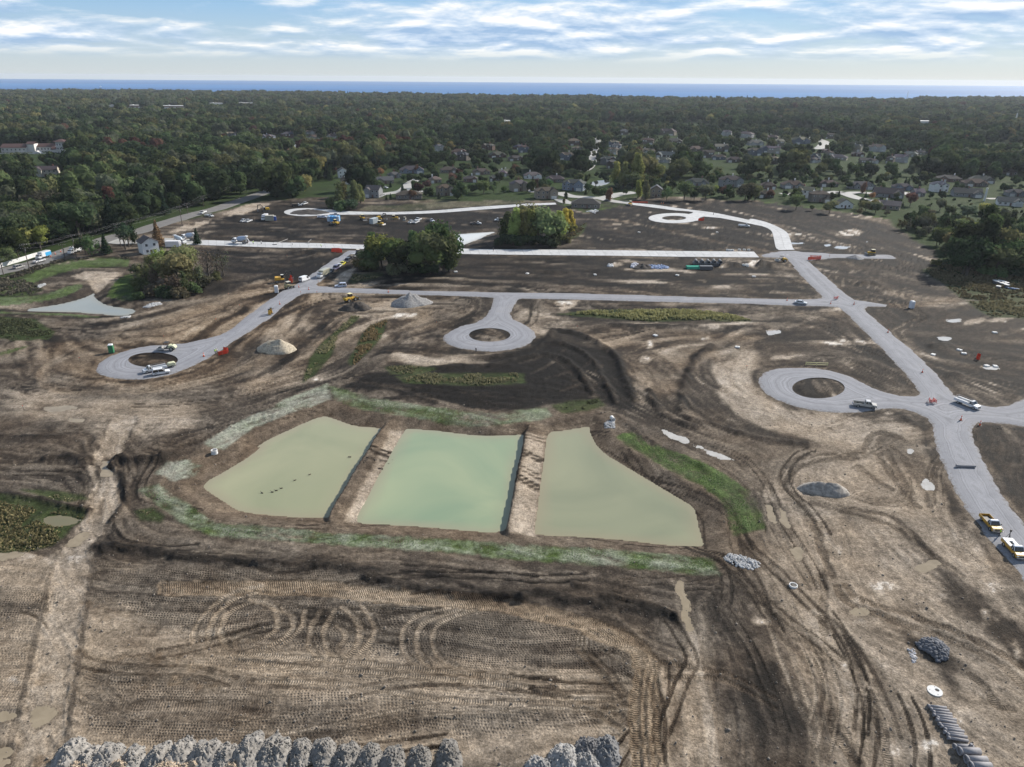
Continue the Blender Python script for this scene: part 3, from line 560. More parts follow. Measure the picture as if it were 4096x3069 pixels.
# ---- relief
Z = .32 * fbm(X / 38, Y / 38, 3, 1) + .10 * fbm(X / 6, Y / 6, 3, 2)
site = sstep(640, 540, Y)
rough_w = np.clip(1.25 - Lm, .25, 1.2)
Z += (.10 * np.clip(streak, -2.2, 2.2) * rough_w + .06 * fbm(X / 1.7, Y / 1.7, 3, 9)) * site
Z += np.clip(dz_t, -.13, .10) * site
for reg_pts, hgt, wid, lum in [
  (poly('S5', [(760,1280),(1100,1300),(1500,1370),(2100,1415)], 'S6', [(300,1425),(700,1450),(1000,1490)], 'B2', [(950,30),(1300,100),(1700,160)], 'B3', [(0,180),(300,150),(500,190),(900,235),(1300,310),(1440,345)]), .75, 2.2, .10),
  (poly('B2', [(1450,0),(1700,70),(1900,150),(2212,190)]), .5, 1.6, .10), (poly('B3', [(600,60),(900,180),(1200,240),(1430,330)]), .45, 1.6, .14),
  (poly('S5', [(400,575),(560,565),(690,590)]), 1.2, 3.2, .10), (poly('S5', [(890,650),(960,580),(1030,600),(1200,600),(1400,565)]), 1.7, 3.4, .08),
  (poly('S5', [(0,395),(250,400),(500,400)]), .6, 1.5, .12), (poly('S5', [(0,860),(300,900),(560,960),(700,1000)]), .8, 1.8, .10), (poly('S5', [(960,680),(1000,800),(1010,930),(900,1080)]), .6, 1.2, .12),
  (poly('S7', [(1200,20),(1240,130),(1350,240),(1560,320)]), .9, 2.5, .08), (poly('R7', [(430,850),(560,860),(700,905),(900,1020),(960,1100),(1010,1240),(1080,1400)]), 1.1, 2.6, .06),
  (poly('R7', [(900,800),(1300,810),(1900,825)]), .8, 2.5, .07), (poly('R6', [(1800,1080),(2011,1055)], 'R7', [(200,1010),(330,960),(420,870)]), 1.0, 2.5, .07),
  (poly('S6', [(1100,95),(1300,80),(1450,110)], 'S6', [(1500,125)]), .5, 2.0, .10), (poly('R6', [(1560,560),(1650,520),(1800,440),(1950,400)]), .0, 1, .1),
  (poly('R5', [(1540,560),(1640,540),(1720,470),(1850,420)]), 1.3, 3.0, .12), (poly('R5', [(550,1050),(700,980),(900,930),(1050,850)]), .6, 2.0, .22),
  (poly('R6', [(380,225),(470,215),(560,230)]), 1.3, 3.5, .08), (poly('R6', [(340,330),(450,280),(560,230)]), .8, 2.5, .08), (poly('R8', [(880,480),(960,460),(1040,490)]), 1.2, 3, .09), (poly('R8', [(1040,525),(1140,520)]), .9, 2.5, .09),
  (poly('R7', [(880,360),(600,375),(330,372)]), .7, 2.5, .06), (poly('R7', [(1830,320),(1870,310),(1910,325)]), 1.5, 4, .07), (poly('R7', [(2090,330),(2120,310),(2180,330)]), 1.5, 4, .07), (poly('R7', [(1110,330),(1150,328),(1180,335)]), 1.3, 3, .08),
  (poly('R8', [(80,330),(120,310),(260,330)]), 1.2, 4, .10), (poly('S8', [(1220,230),(1300,290),(1400,330)]), .8, 3, .12), (poly('R8', [(1480,980),(1600,960)]), 1.0, 3, .12), (poly('R8', [(1600,1220),(1680,1200)]), 1.2, 3, .14),
  (Fp([(1472,885),(1478,830),(1500,780),(1535,745)]), 1.0, 3, .10), (Fp([(1480,900),(1560,925),(1660,952),(1740,960)]), .8, 2.5, .14), (Fp([(1090,765),(1200,740),(1270,770),(1310,830),(1330,870)]), 1.0, 1.8, .12), (Fp([(1060,790),(1180,765),(1240,790),(1280,850)]), 1.0, 1.8, .12), (Fp([(880,800),(1000,790),(1100,790)]), .5, 2, .05), (Fp([(1330,895),(1400,950),(1500,1000),(1600,1060)]), .4, 1.6, .2), (Fp([(1560,620),(1700,700),(1860,800)]), .0, 1, .1), (poly('R1', [(1880,1150),(1950,1140)]), 1.6, 5, .07), (poly('R1', [(1700,1170),(1820,1180)]), 1, 4, .09)]:
    if hgt == 0: continue
    P = np.array(catmull(reg_pts, 4)); lo = P.min(0) - 9; hi = P.max(0) + 9
    k = np.nonzero((X > lo[0]) & (X < hi[0]) & (Y > lo[1]) & (Y < hi[1]))[0]
    if len(k) == 0: continue
    d = seg_d(X[k], Y[k], P, False) + .7 * fbm(X[k] / 1.6, Y[k] / 1.6, 3, 19)
    g = np.exp(-np.maximum(d, 0) ** 2 / (.5 * wid) ** 2)
    Z[k] += hgt * g * (.8 + .55 * fbm(X[k] / 2.2, Y[k] / 2.2, 3, 23)); q = np.clip(g * 1.5, 0, 1) * .8
    Lm[k] = Lm[k] * (1 - q) + (lum + .06 * fbm(X[k] / .8, Y[k] / .8, 2, 29)) * q
Z *= lev; Z = np.where(d_road < .4, -.06, Z - .03)
for isl in ISLANDS:                                     # islands heaped a little
    d = polysd(X, Y, isl, 3.0); k = sstep(0, -3, d); Z += .5 * k; Lm = np.where(d < 0, .30 + .08 * streak, Lm)
# basins
NB_ = fbm(X / 3.5, Y / 3.5, 3, 71)
for P, wl, bank in BASINS:
    d = polysd(X, Y, P, bank + 2)
    out = wl + .05 + (-wl + .0) * sstep(-.3, bank, d) + .16 * sstep(.4, bank, d) * NB_
    z2 = np.where(d < 0, wl - .05 + np.maximum(d, -4) * .28, out)
    Z = np.where(d < bank + 1.5, np.where(d < bank, np.minimum(z2, np.where(d > 1, np.maximum(Z, z2), z2)), Z), Z)
# pond edge terrace seen round the right-hand pond
# ---- puddles
PUD = [('S8', [(130,950),(180,960),(215,1060),(215,1095),(170,1070),(140,1010)], 'mud'), ('S8', [(240,980),(270,1000),(310,1110),(290,1130),(255,1070)], 'mud'),
 ('S7', [(1310,345),(1400,365),(1500,420),(1480,440),(1420,420),(1340,380)], 'sky'), ('S7', [(1550,475),(1700,515),(1830,570),(1860,590),(1760,570),(1650,520)], 'sky'),
 ('B3', [(1440,75),(1475,80),(1500,170),(1500,240),(1525,330),(1550,380),(1555,450),(1525,455),(1500,390),(1455,300),(1450,200),(1435,130)], 'mud'), ('B1', [(285,1080),(360,1070),(440,1085),(430,1150),(350,1200),(250,1230),(260,1140)], 'mud'),
 ('B1', [(0,1105),(100,1120),(130,1140),(60,1160),(-60,1160)], 'mud'), ('B1', [(-60,1420),(60,1400),(90,1440),(0,1490),(90,1500),(60,1530),(-60,1530)], 'mud'), 
 ('B1', [(290,1500),(370,1470),(400,1510),(380,1600),(270,1600)], 'mud'),
 ('S5', [(830,600),(860,590),(880,660),(885,700),(810,710),(830,650)], 'mud'), ('S5', [(540,1250),(600,1205),(690,1170),(700,1190),(620,1270),(550,1275)], 'mud'), ('S5', [(-50,1350),(100,1330),(180,1345),(60,1375),(-50,1380)], 'mud'), ('S5', [(340,165),(470,150),(600,165),(520,190),(400,195)], 'mud'), ('S5', [(560,250),(640,255),(660,275),(590,280)], 'mud'),
 ('B4', [(830,280),(920,270),(950,300),(880,320),(830,310)], 'mud'), ('S8', [(330,1310),(400,1290),(415,1330),(390,1400),(360,1360)], 'mud'), ('S8', [(1400,760),(1440,750),(1475,810),(1430,822),(1400,790)], 'sky'), ('S8', [(1275,505),(1305,500),(1305,525),(1285,528)], 'sky'),
 ('R8', [(660,182),(730,168),(800,178),(740,193)], 'sky'), ('R8', [(605,162),(640,156),(640,168),(610,172)], 'sky'), ('R8', [(250,148),(330,143),(440,148),(330,156)], 'sky'), ('R8', [(930,135),(950,130),(950,138)], 'sky'), ('R8', [(1900,1145),(2000,1150),(1980,1165),(1900,1158)], 'sky'), ('R8', [(1520,905),(1610,910),(1580,935),(1530,922)], 'sky'),
 ('R8', [(1600,770),(1690,760),(1700,775),(1630,785)], 'sky'), ('R8', [(140,860),(200,850),(250,860),(180,885),(140,885)], 'sky'), ('S8', [(1350,1450),(1480,1400),(1510,1440),(1420,1485)], 'mud')]
PUDW = []
for x, y, rx, ry in [(370,830,40,36),(840,358,42,24),(1025,650,55,22),(1260,680,50,34),(1420,700,45,26),(1560,740,45,26),(1100,690,40,18),(1570,885,45,30),(1720,890,45,20),(1400,850,50,26),(110,800,60,24),(1180,880,60,16),(640,640,50,22),(330,1500,60,50),(700,230,60,26)]:
    d = polysd(Xs_, Ys_, ell('B1', x, y, rx, ry, 12), 3); k = .7 * sstep(.5, -.5, d); Lm = Lm * (1 - k) + .47 * k; warm = warm * (1 - k) + 1.0 * k; dimple *= 1 - k
for reg, pts, kd in PUD:
    P = np.array(catmull(Fp(pts, reg), 6, True)); sz = .22 * np.sqrt(np.ptp(P[:, 0]) * np.ptp(P[:, 1])); P = [tuple(p) for p in P + sz * np.stack([fbm(P[:, 0] / sz / 1.6, P[:, 1] / sz / 1.6, 3, 7), fbm(P[:, 0] / sz / 1.6 + 9, P[:, 1] / sz / 1.6, 3, 8)], 1)]; PUDW.append((P, kd))
    d = polysd(X, Y, P, 2.0); Z = np.where(d < .9, np.where(d < .12, -.10, Z * sstep(.12, .9, d) - .02), Z)
    k = sstep(1.6, .2, d); Lm = Lm * (1 - k * .5) + .32 * k * .5
# ---- grass cover
green = np.zeros(NV); mulch = np.zeros(NV)
for P, gr, mu in GRASS:
    d = polysd(Xg_, Yg_, P, 4)
    k = sstep(.6, -.5, d); kk = np.clip(k * (gr + .75 * N6_ + .22 * streak + .45 * N1_), 0, 1)
    green = green * (1 - k) + kk; mulch = np.maximum(mulch * (1 - k), np.clip(k * (mu + min(1, 2 * mu) * (.75 * N4_ + .28 * streak + .5 * N1_)), 0, 1) * (k > 0))
for P, cl, hg in REEDS:
    d = polysd(Xw * .3 + X * .7, Yw * .3 + Y * .7, P, 4); k = sstep(.8, -.6, d); green = np.maximum(green, .45 * k); Lm = Lm * (1 - k) + .16 * k; mulch *= 1 - k
slope = poly('R2', [(870,1085),(950,1050),(1200,1045),(1700,1000),(2212,970),(2300,1000),(2212,1030),(1800,1055),(1500,1080),(1200,1095)])
k = sstep(2, -2, polysd(Xw, Yw, slope, 6)); Lm = Lm * (1 - k) + .46 * k; green = np.maximum(green, .32 * k * (.7 + .5 * fbm(X / 9, Y / 9, 3, 3)))
site_poly = Fp([(-400,640),(0,600),(200,520),(430,470),(560,435),(700,425),(1000,435),(1480,425),(1700,440),(1900,470),(2010,540),(2060,610),(2211,600),(2700,600),(2700,1800),(-600,1800)])
d_site = polysd(Xw, Yw, site_poly, 30)
off = sstep(-1, 3, d_site)
green = np.maximum(green, off * np.clip(.95 + .25 * fbm(X / 18, Y / 18, 3, 81), .5, 1)); mulch *= 1 - off; Lm = Lm * (1 - off) + .22 * off
Z = np.where(d_site > 2, Z * .5, Z)

# ---- vertex soil data
patch = np.clip(.8 + 1.2 * fbm(X / 16, Y / 16, 3, 90), .2, 1.5); calm = sstep(16, 5, d_p)
farw = sstep(150, 230, Y)
patch *= 1 - .7 * calm
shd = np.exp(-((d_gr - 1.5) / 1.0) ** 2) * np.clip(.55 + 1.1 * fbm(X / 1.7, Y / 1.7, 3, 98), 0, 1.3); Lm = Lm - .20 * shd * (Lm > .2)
glint = sstep(1.75, 2.3, broad + .8 * fbm(X / 7, Y / 7, 2, 99)) * sstep(30, 70, X) * sstep(150, 180, Y) * site * (green < .1); Lm = Lm * (1 - .7 * glint) + .66 * glint  # wet glints painted as paler streaks in the soil brightness
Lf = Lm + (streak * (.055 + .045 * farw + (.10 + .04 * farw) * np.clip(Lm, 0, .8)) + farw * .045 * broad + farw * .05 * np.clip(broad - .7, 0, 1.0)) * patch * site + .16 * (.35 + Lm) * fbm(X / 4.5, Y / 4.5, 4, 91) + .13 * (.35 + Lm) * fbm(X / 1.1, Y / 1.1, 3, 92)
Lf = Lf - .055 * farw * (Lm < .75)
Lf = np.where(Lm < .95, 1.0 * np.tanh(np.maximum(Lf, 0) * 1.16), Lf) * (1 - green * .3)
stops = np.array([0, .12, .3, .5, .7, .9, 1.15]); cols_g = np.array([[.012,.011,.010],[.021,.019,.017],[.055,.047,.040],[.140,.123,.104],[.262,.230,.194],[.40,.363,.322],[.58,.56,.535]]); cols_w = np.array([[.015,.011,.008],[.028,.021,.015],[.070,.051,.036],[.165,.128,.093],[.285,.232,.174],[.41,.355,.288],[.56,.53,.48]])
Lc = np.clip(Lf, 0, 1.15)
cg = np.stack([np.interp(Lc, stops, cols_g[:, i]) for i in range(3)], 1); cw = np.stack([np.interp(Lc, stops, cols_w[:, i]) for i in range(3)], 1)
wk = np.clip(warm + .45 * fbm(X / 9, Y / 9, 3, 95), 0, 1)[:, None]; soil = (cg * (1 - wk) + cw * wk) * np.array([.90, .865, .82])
gk = np.clip(green, 0, 1); gvar = (.5 + .5 * fbm(X / 2, Y / 2, 3, 97))[:, None]
gcol = np.array([.032, .050, .016]) * (1 - gvar) + np.array([.070, .104, .030]) * gvar
dull = off[:, None]; gcol = gcol * (1 - dull) + np.array([.026, .042, .014]) * dull
soil = soil * (1 - gk[:, None]) + gcol * gk[:, None]
mk = (np.clip(mulch, 0, 1) * .62)[:, None]; soil = soil * (1 - mk) + np.array([.30, .31, .26]) * mk
wet = np.clip(1.0 - Lf * 1.9, 0, 1) * (1 - gk)

shore_u = np.array([-700, 0, 1000, 1300, 2000, 2700, 3500, 3800, 4096, 4800]); shore_d = np.array([3560, 3500, 3350, 3290, 3000, 2860, 2880, 3200, 3400, 3440])
def shore(x, y): return np.interp(2048 + x / (y * cp + H * sp) * FPX, shore_u, shore_d)
Z = np.where(Y > shore(X, Y) + 18, -17.0, Z)
V = np.stack([X, Y, Z], 1)
ii = np.arange(NR * NC).reshape(NR, NC)
Fq = np.stack([ii[:-1, :-1], ii[:-1, 1:], ii[1:, 1:], ii[1:, :-1]], -1).reshape(-1, 4)
def ground_material():
    M = bpy.data.materials.new('graded_earth'); M.use_nodes = True; nt = M.node_tree; N = nt.nodes; L = nt.links; b = N['Principled BSDF']
    a = N.new('ShaderNodeAttribute'); a.attribute_name = 'soil'
    t = N.new('ShaderNodeAttribute'); t.attribute_name = 'trk'
    sp_ = N.new('ShaderNodeSeparateColor'); L.new(t.outputs['Color'], sp_.inputs[0])
    S, T, C, D = sp_.outputs[0], sp_.outputs[1], sp_.outputs[2], t.outputs['Alpha']
    def mth(op, a_, b_=None, cl=False):
        n = N.new('ShaderNodeMath'); n.operation = op; n.use_clamp = cl
        for i, v in enumerate((a_, b_)):
            if v is None: continue
            if isinstance(v, (int, float)): n.inputs[i].default_value = v
            else: L.new(v, n.inputs[i])
        return n.outputs[0]
    tc = N.new('ShaderNodeNewGeometry')
    def noise(sc, det=5, rough=.6):
        n = N.new('ShaderNodeTexNoise'); n.inputs['Scale'].default_value = sc; n.inputs['Detail'].default_value = det; n.inputs['Roughness'].default_value = rough
        L.new(tc.outputs['Position'], n.inputs['Vector']); return n.outputs['Fac']
    n1 = noise(2.6, 8, .74); n2 = noise(.45, 4, .6); n3 = noise(.09, 3, .6)
    def rng_(v, a0, a1, b0, b1):
        n = N.new('ShaderNodeMapRange'); n.inputs['From Min'].default_value = a0; n.inputs['From Max'].default_value = a1; n.inputs['To Min'].default_value = b0; n.inputs['To Max'].default_value = b1; L.new(v, n.inputs['Value']); return n.outputs[0]
    D = mth('MULTIPLY', D, rng_(n2, .40, .56, .05, .95)); C = mth('MULTIPLY', C, rng_(n2, .32, .46, .3, 1.0))
    # dimples left by the sheepsfoot roller, chevrons left by cleated tyres
    wob = mth('MULTIPLY', mth('SUBTRACT', n2, .5), 9.0)
    wn = N.new('ShaderNodeTexWhiteNoise'); wn.noise_dimensions = '1D'; L.new(mth('FLOOR', mth('ADD', mth('DIVIDE', T, .52), mth('ADD', mth('MULTIPLY', wob, .159), .25))), wn.inputs['W'])
    ds = mth('SINE', mth('ADD', mth('MULTIPLY', S, 2 * math.pi / .47), mth('ADD', mth('MULTIPLY', wn.outputs['Value'], 9.0), mth('MULTIPLY', n1, 4.0)))); dt = mth('SINE', mth('ADD', mth('MULTIPLY', T, 2 * math.pi / .52), wob))
    dim = mth('MULTIPLY', mth('MULTIPLY', mth('ADD', mth('MULTIPLY', ds, .5), .5), mth('ADD', mth('MULTIPLY', dt, .5), .5)), D)
    cs = mth('SINE', mth('ADD', mth('MULTIPLY', S, 2 * math.pi / .38), mth('MULTIPLY', mth('ABSOLUTE', T), 3.2)))
    clt = mth('MULTIPLY', mth('ADD', mth('MULTIPLY', cs, .5), .5), C)
    hgt = mth('ADD', mth('ADD', mth('MULTIPLY', n1, 1.15), mth('MULTIPLY', dim, -1.0)), mth('MULTIPLY', clt, -.45))
    bp = N.new('ShaderNodeBump'); bp.inputs['Strength'].default_value = .95; bp.inputs['Distance'].default_value = .22
    L.new(hgt, bp.inputs['Height']); L.new(bp.outputs[0], b.inputs['Normal'])
    mul = mth('MULTIPLY', mth('MULTIPLY', rng_(n1, .34, .66, .52, 1.44), rng_(noise(1.05, 6, .72), .34, .66, .66, 1.32)), mth('MULTIPLY', rng_(n2, .32, .68, .80, 1.2), rng_(n3, .3, .7, .86, 1.14)))
    # shade in the roller pits and tread marks painted into the colour
    mul = mth('MULTIPLY', mul, mth('SUBTRACT', 1.0, mth('MULTIPLY', dim, .46))); mul = mth('MULTIPLY', mul, mth('SUBTRACT', 1.06, mth('MULTIPLY', clt, .34)))
    mx = N.new('ShaderNodeMix'); mx.data_type = 'RGBA'; mx.blend_type = 'MULTIPLY'; mx.inputs[0].default_value = 1
    L.new(a.outputs['Color'], mx.inputs[6]); L.new(mul, mx.inputs[7]); L.new(mx.outputs[2], b.inputs['Base Color'])
    ro = mth('SUBTRACT', .95, mth('MULTIPLY', a.outputs['Alpha'], .22)); L.new(ro, b.inputs['Roughness'])
    b.inputs['Specular IOR Level'].default_value = .06
    return M
GM = ground_material()
me = np_mesh('ground', V, Fq, GM, smooth=True)
at = me.attributes.new('soil', 'FLOAT_COLOR', 'POINT'); at.data.foreach_set('color', np.concatenate([soil, wet[:, None]], 1).astype(np.float32).ravel())
at = me.attributes.new('trk', 'FLOAT_COLOR', 'POINT'); at.data.foreach_set('color', np.stack([ts, tt, np.clip(cleat, 0, 1), dimple], 1).astype(np.float32).ravel())
tag(mesh_obj('ground', me), kind='structure')
ZG = Z.reshape(NR, NC)
def zat(x, y):
    r = np.searchsorted(rows, y) - 1; r = min(max(r, 0), NR - 2); fy = (y - rows[r]) / (rows[r + 1] - rows[r])
    out = 0
    for rr, w in ((r, 1 - fy), (r + 1, fy)):
        c = x / DEP[rr] * FPX; k = np.searchsorted(cols, c) - 1; k = min(max(k, 0), NC - 2); fx = min(max((c - cols[k]) / (cols[k + 1] - cols[k]), 0), 1)
        out += w * (ZG[rr, k] * (1 - fx) + ZG[rr, k + 1] * fx)
    return float(out)
print('ground', time.time() - T0)
# ================================================================== ROADS
ROADZ = 0.10
def union_mesh(name, outlines, holes, z, material, skirt=0.25, grid=None):
    """flat sheet covering the outlines minus the holes, triangulated once, with a skirt down into the earth"""
    verts = []; faces = []
    for P in map(ccw, outlines + holes):
        n0 = len(verts); verts += [Vector((x, y)) for x, y in P]; faces.append(list(range(n0, n0 + len(P))))
    res = mgeo.delaunay_2d_cdt(verts, [], faces, 0, 1e-4)
    vo, _, fo, _, _, ff = res
    nout = len(outlines); keep = []
    for f, orig in zip(fo, ff):
        if not orig: continue
        c = sum((vo[i] for i in f), Vector((0, 0))) / len(f)
        ca = np.array([c.x]), np.array([c.y])
        if not any(inside(*ca, P)[0] for P in outlines): continue
        if any(inside(*ca, P)[0] for P in holes): continue
        keep.append(f)
    bm = bmesh.new(); vv = [bm.verts.new((v.x, v.y, z)) for v in vo]
    for f in keep:
        try: bm.faces.new([vv[i] for i in f])
        except ValueError: pass
    for v in [v for v in bm.verts if not v.link_faces]: bm.verts.remove(v)
    bmesh.ops.recalc_face_normals(bm, faces=bm.faces)
    for f in bm.faces:
        if f.normal.z < 0: f.normal_flip()
    be = [e for e in bm.edges if len(e.link_faces) == 1]
    r = bmesh.ops.extrude_edge_only(bm, edges=be)
    for v in [g for g in r['geom'] if isinstance(g, bmesh.types.BMVert)]: v.co.z -= skirt
    me = bpy.data.meshes.new(name); bm.to_mesh(me); bm.free(); me.materials.append(material)
    return tag(mesh_obj(name, me), kind='structure')
def gravel_material():
    M = bpy.data.materials.new('crushed_stone'); M.use_nodes = True; nt = M.node_tree; N = nt.nodes; L = nt.links; b = N['Principled BSDF']
    g = N.new('ShaderNodeNewGeometry')
    def noise(sc, det, ro, dist=0):
        n = N.new('ShaderNodeTexNoise'); n.inputs['Scale'].default_value = sc; n.inputs['Detail'].default_value = det; n.inputs['Roughness'].default_value = ro; n.inputs['Distortion'].default_value = dist
        L.new(g.outputs['Position'], n.inputs['Vector']); return n.outputs['Fac']
    a = noise(.12, 4, .6, 1.2); c = noise(1.1, 6, .7); d = noise(9, 3, .7)
    r = N.new('ShaderNodeValToRGB'); e = r.color_ramp.elements; e[0].position = .25; e[0].color = (.155, .160, .178, 1); e[1].position = .75; e[1].color = (.285, .290, .312, 1)
    def mth(op, x, y):
        n = N.new('ShaderNodeMath'); n.operation = op
        for i, v in enumerate((x, y)):
            if isinstance(v, (int, float)): n.inputs[i].default_value = v
            else: L.new(v, n.inputs[i])
        return n.outputs[0]
    s = mth('ADD', mth('MULTIPLY', a, .45), mth('ADD', mth('MULTIPLY', c, .33), mth('MULTIPLY', d, .22))); L.new(s, r.inputs[0]); L.new(r.outputs[0], b.inputs['Base Color'])
    # combed wheel marks that follow the stored lane direction
    t = N.new('ShaderNodeAttribute'); t.attribute_name = 'lane'; w = N.new('ShaderNodeTexNoise'); w.noise_dimensions = '1D'; w.inputs['Scale'].default_value = .9; w.inputs['Detail'].default_value = 5; w.inputs['Roughness'].default_value = .75
    off = mth('ADD', t.outputs['Fac'], mth('MULTIPLY', a, 1.6)); L.new(off, w.inputs['W'])
    r2 = N.new('ShaderNodeMapRange'); r2.inputs['From Min'].default_value = .3; r2.inputs['From Max'].default_value = .7; r2.inputs['To Min'].default_value = .66; r2.inputs['To Max'].default_value = 1.24; L.new(w.outputs['Fac'], r2.inputs['Value'])
    mx = N.new('ShaderNodeMix'); mx.data_type = 'RGBA'; mx.blend_type = 'MULTIPLY'; mx.inputs[0].default_value = 1; L.new(r.outputs[0], mx.inputs[6]); L.new(r2.outputs[0], mx.inputs[7])
    # mud carried onto the edges and dragged across
    e_ = N.new('ShaderNodeMapRange'); e_.inputs['From Min'].default_value = 1.5; e_.inputs['From Max'].default_value = .3; L.new(mth('ADD', t.outputs['Fac'], mth('MULTIPLY', mth('SUBTRACT', c, .5), 5.0)), e_.inputs['Value'])
    s_ = N.new('ShaderNodeMapRange'); s_.inputs['From Min'].default_value = .56; s_.inputs['From Max'].default_value = .72; s_.inputs['To Max'].default_value = .45; L.new(mth('ADD', mth('MULTIPLY', a, .6), mth('MULTIPLY', c, .4)), s_.inputs['Value'])
    md_ = N.new('ShaderNodeMix'); md_.data_type = 'RGBA'; L.new(mth('MAXIMUM', mth('MULTIPLY', e_.outputs[0], .75), s_.outputs[0]), md_.inputs[0]); L.new(mx.outputs[2], md_.inputs[6]); md_.inputs[7].default_value = (.115, .098, .080, 1); L.new(md_.outputs[2], b.inputs['Base Color'])
    bp = N.new('ShaderNodeBump'); bp.inputs['Strength'].default_value = .5; bp.inputs['Distance'].default_value = .12; L.new(mth('ADD', d, w.outputs['Fac']), bp.inputs['Height']); L.new(bp.outputs[0], b.inputs['Normal'])
    b.inputs['Roughness'].default_value = .9; b.inputs['Specular IOR Level'].default_value = .25
    return M
GRAV = gravel_material()
def gravel_road():
    """the gravel network as one sheet; every vertex stores its distance to the road edge so wheel marks follow the road"""
    outl = ring_left
    # wiggle the edges a little
    P = []
    for i, (a, b) in enumerate(zip(outl, outl[1:] + outl[:1])):
        n = max(1, int(math.hypot(b[0] - a[0], b[1] - a[1]) / 2.0))
        for k in range(n):
            t = k / n; x, y = a[0] + (b[0] - a[0]) * t, a[1] + (b[1] - a[1]) * t
            o = .35 * float(fbm(np.array([x / 3.]), np.array([y / 3.]), 3, 3)[0]); o2 = .35 * float(fbm(np.array([x / 3. + 50]), np.array([y / 3.]), 3, 3)[0]); P.append((x + o, y + o2))
    gx = []
    lo = np.min(P, 0); hi = np.max(P, 0)
    yy = lo[1]; pts = []
    while yy < hi[1]:
        st = 1.6 if yy < 330 else 3.2
        row = np.arange(lo[0], hi[0], st); pts.append(np.stack([row, np.full(len(row), yy)], 1)); yy += st
    pts = np.concatenate(pts); sdv = polysd(pts[:, 0], pts[:, 1], P, 3)
    for isl in ISLANDS: sdv = np.maximum(sdv, -polysd(pts[:, 0], pts[:, 1], isl, 30))
    pts = pts[sdv < -.8]
    P = ccw(P); verts = [Vector(p) for p in P]; faces = [list(range(len(P)))]
    for isl in map(ccw, ISLANDS):
        n0 = len(verts); verts += [Vector(p) for p in isl]; faces.append(list(range(n0, n0 + len(isl))))
    verts += [Vector(p) for p in pts]
    vo, _, fo, _, _, ff = mgeo.delaunay_2d_cdt(verts, [], faces, 0, 1e-4)
    vo = np.array([(v.x, v.y) for v in vo]); tri = np.array([f for f, o in zip(fo, ff) if o == [0]])
    used = np.unique(tri); remap = -np.ones(len(vo), int); remap[used] = np.arange(len(used)); vo = vo[used]; tri = remap[tri]
    d = -polysd(vo[:, 0], vo[:, 1], P, 3)
    for isl in ISLANDS:
        di = polysd(vo[:, 0], vo[:, 1], isl, 16); d = np.where(di < 15, np.minimum(d, 40 + di), d)
    crown = .10 * sstep(0, 3, d)
    Vv = np.concatenate([vo, (ROADZ - .06 + crown + .03 * fbm(vo[:, 0] / 3, vo[:, 1] / 3, 2, 8))[:, None]], 1)
    Vv[:, 2] = np.where(d < .05, ROADZ - .30, Vv[:, 2])
    me = np_mesh('gravel_road', Vv, tri, GRAV, True)
    a = me.attributes.new('lane', 'FLOAT', 'POINT'); a.data.foreach_set('value', d.astype(np.float32))
    # make the faces look up
    bm = bmesh.new(); bm.from_mesh(me)
    for f in bm.faces:
        if f.normal.z < 0: f.normal_flip()
    bm.to_mesh(me); bm.free()
    tag(mesh_obj('gravel_road', me), kind='structure')
gravel_road()
for isl in ISLANDS: pass
# ---- concrete paving: a sub-slab plus cast slabs with open joints
CONC = mat('cast_concrete', (.39, .395, .40), .85, var=.14, nscale=.5, objvar=.07)
CONC_J = mat('joint_dirt', (.16, .155, .15), .95, var=.3, nscale=1.0)
def slab_road(name, top, bot, nl, length, z=ROADZ):
    """top/bottom edge polylines -> rows of slabs"""
    def resample(P, n):
        P = np.array(P); s = np.concatenate([[0], np.cumsum(np.hypot(*(P[1:] - P[:-1]).T))]); q = np.linspace(0, s[-1], n)
        return np.stack([np.interp(q, s, P[:, 0]), np.interp(q, s, P[:, 1])], 1)
    A = catmull(top, 6); B = catmull(bot, 6); s = sum(math.dist(a, b) for a, b in zip(A, A[1:])); n = int(s / length) + 1
    A = resample(A, n); B = resample(B, n)
    base = pydata(name, [(x, y, z - .04) for x, y in A] + [(x, y, z - .04) for x, y in B] + [(x, y, z - .4) for x, y in A] + [(x, y, z - .4) for x, y in B],
                  [(i, n + i, n + i + 1, i + 1) for i in range(n - 1)] + [(i, i + 1, 2 * n + i + 1, 2 * n + i) for i in range(n - 1)] + [(n + i, 3 * n + i, 3 * n + i + 1, n + i + 1) for i in range(n - 1)], CONC_J)
    root = tag(mesh_obj(name, base), kind='structure')
    for i in range(n - 1):
        for l in range(nl):
            f0, f1 = l / nl, (l + 1) / nl; q = []
            for (k, f) in ((i, f0), (i + 1, f0), (i + 1, f1), (i, f1)): q.append(A[k] * (1 - f) + B[k] * f)
            q = np.array(q); c = q.mean(0); dl = q - c; ln = np.hypot(*dl.T)[:, None]; q = q - dl / ln * .09
            zt = z + random.uniform(-.012, .012)
            v = [(x, y, zt) for x, y in q] + [(x, y, z - .05) for x, y in q]
            mesh_obj('slab', pydata('slab', v, [(0, 3, 2, 1), (0, 1, 5, 4), (1, 2, 6, 5), (2, 3, 7, 6), (3, 0, 4, 7)], CONC), None, root)
    return root
cm_top = poly('R5', [(1480,118),(1900,131),(2212,142)], 'R6', [(500,147),(930,162),(1660,190),(2011,198)], 'R7', [(600,201),(1200,209),(2042,216)])
cm_bot = poly('R5', [(1480,158),(1900,172),(2212,183)], 'R6', [(500,186),(930,196),(1300,214),(1660,233)], 'R7', [(0,240),(900,249),(1500,258),(2085,262)])
slab_road('concrete_road', cm_top, cm_bot, 2, 4.6)
slab_road('concrete_road', conc_right_top, conc_right_bot, 2, 5.0)
slab_road('concrete_road', conc_left_top, conc_left_bot, 2, 5.5)
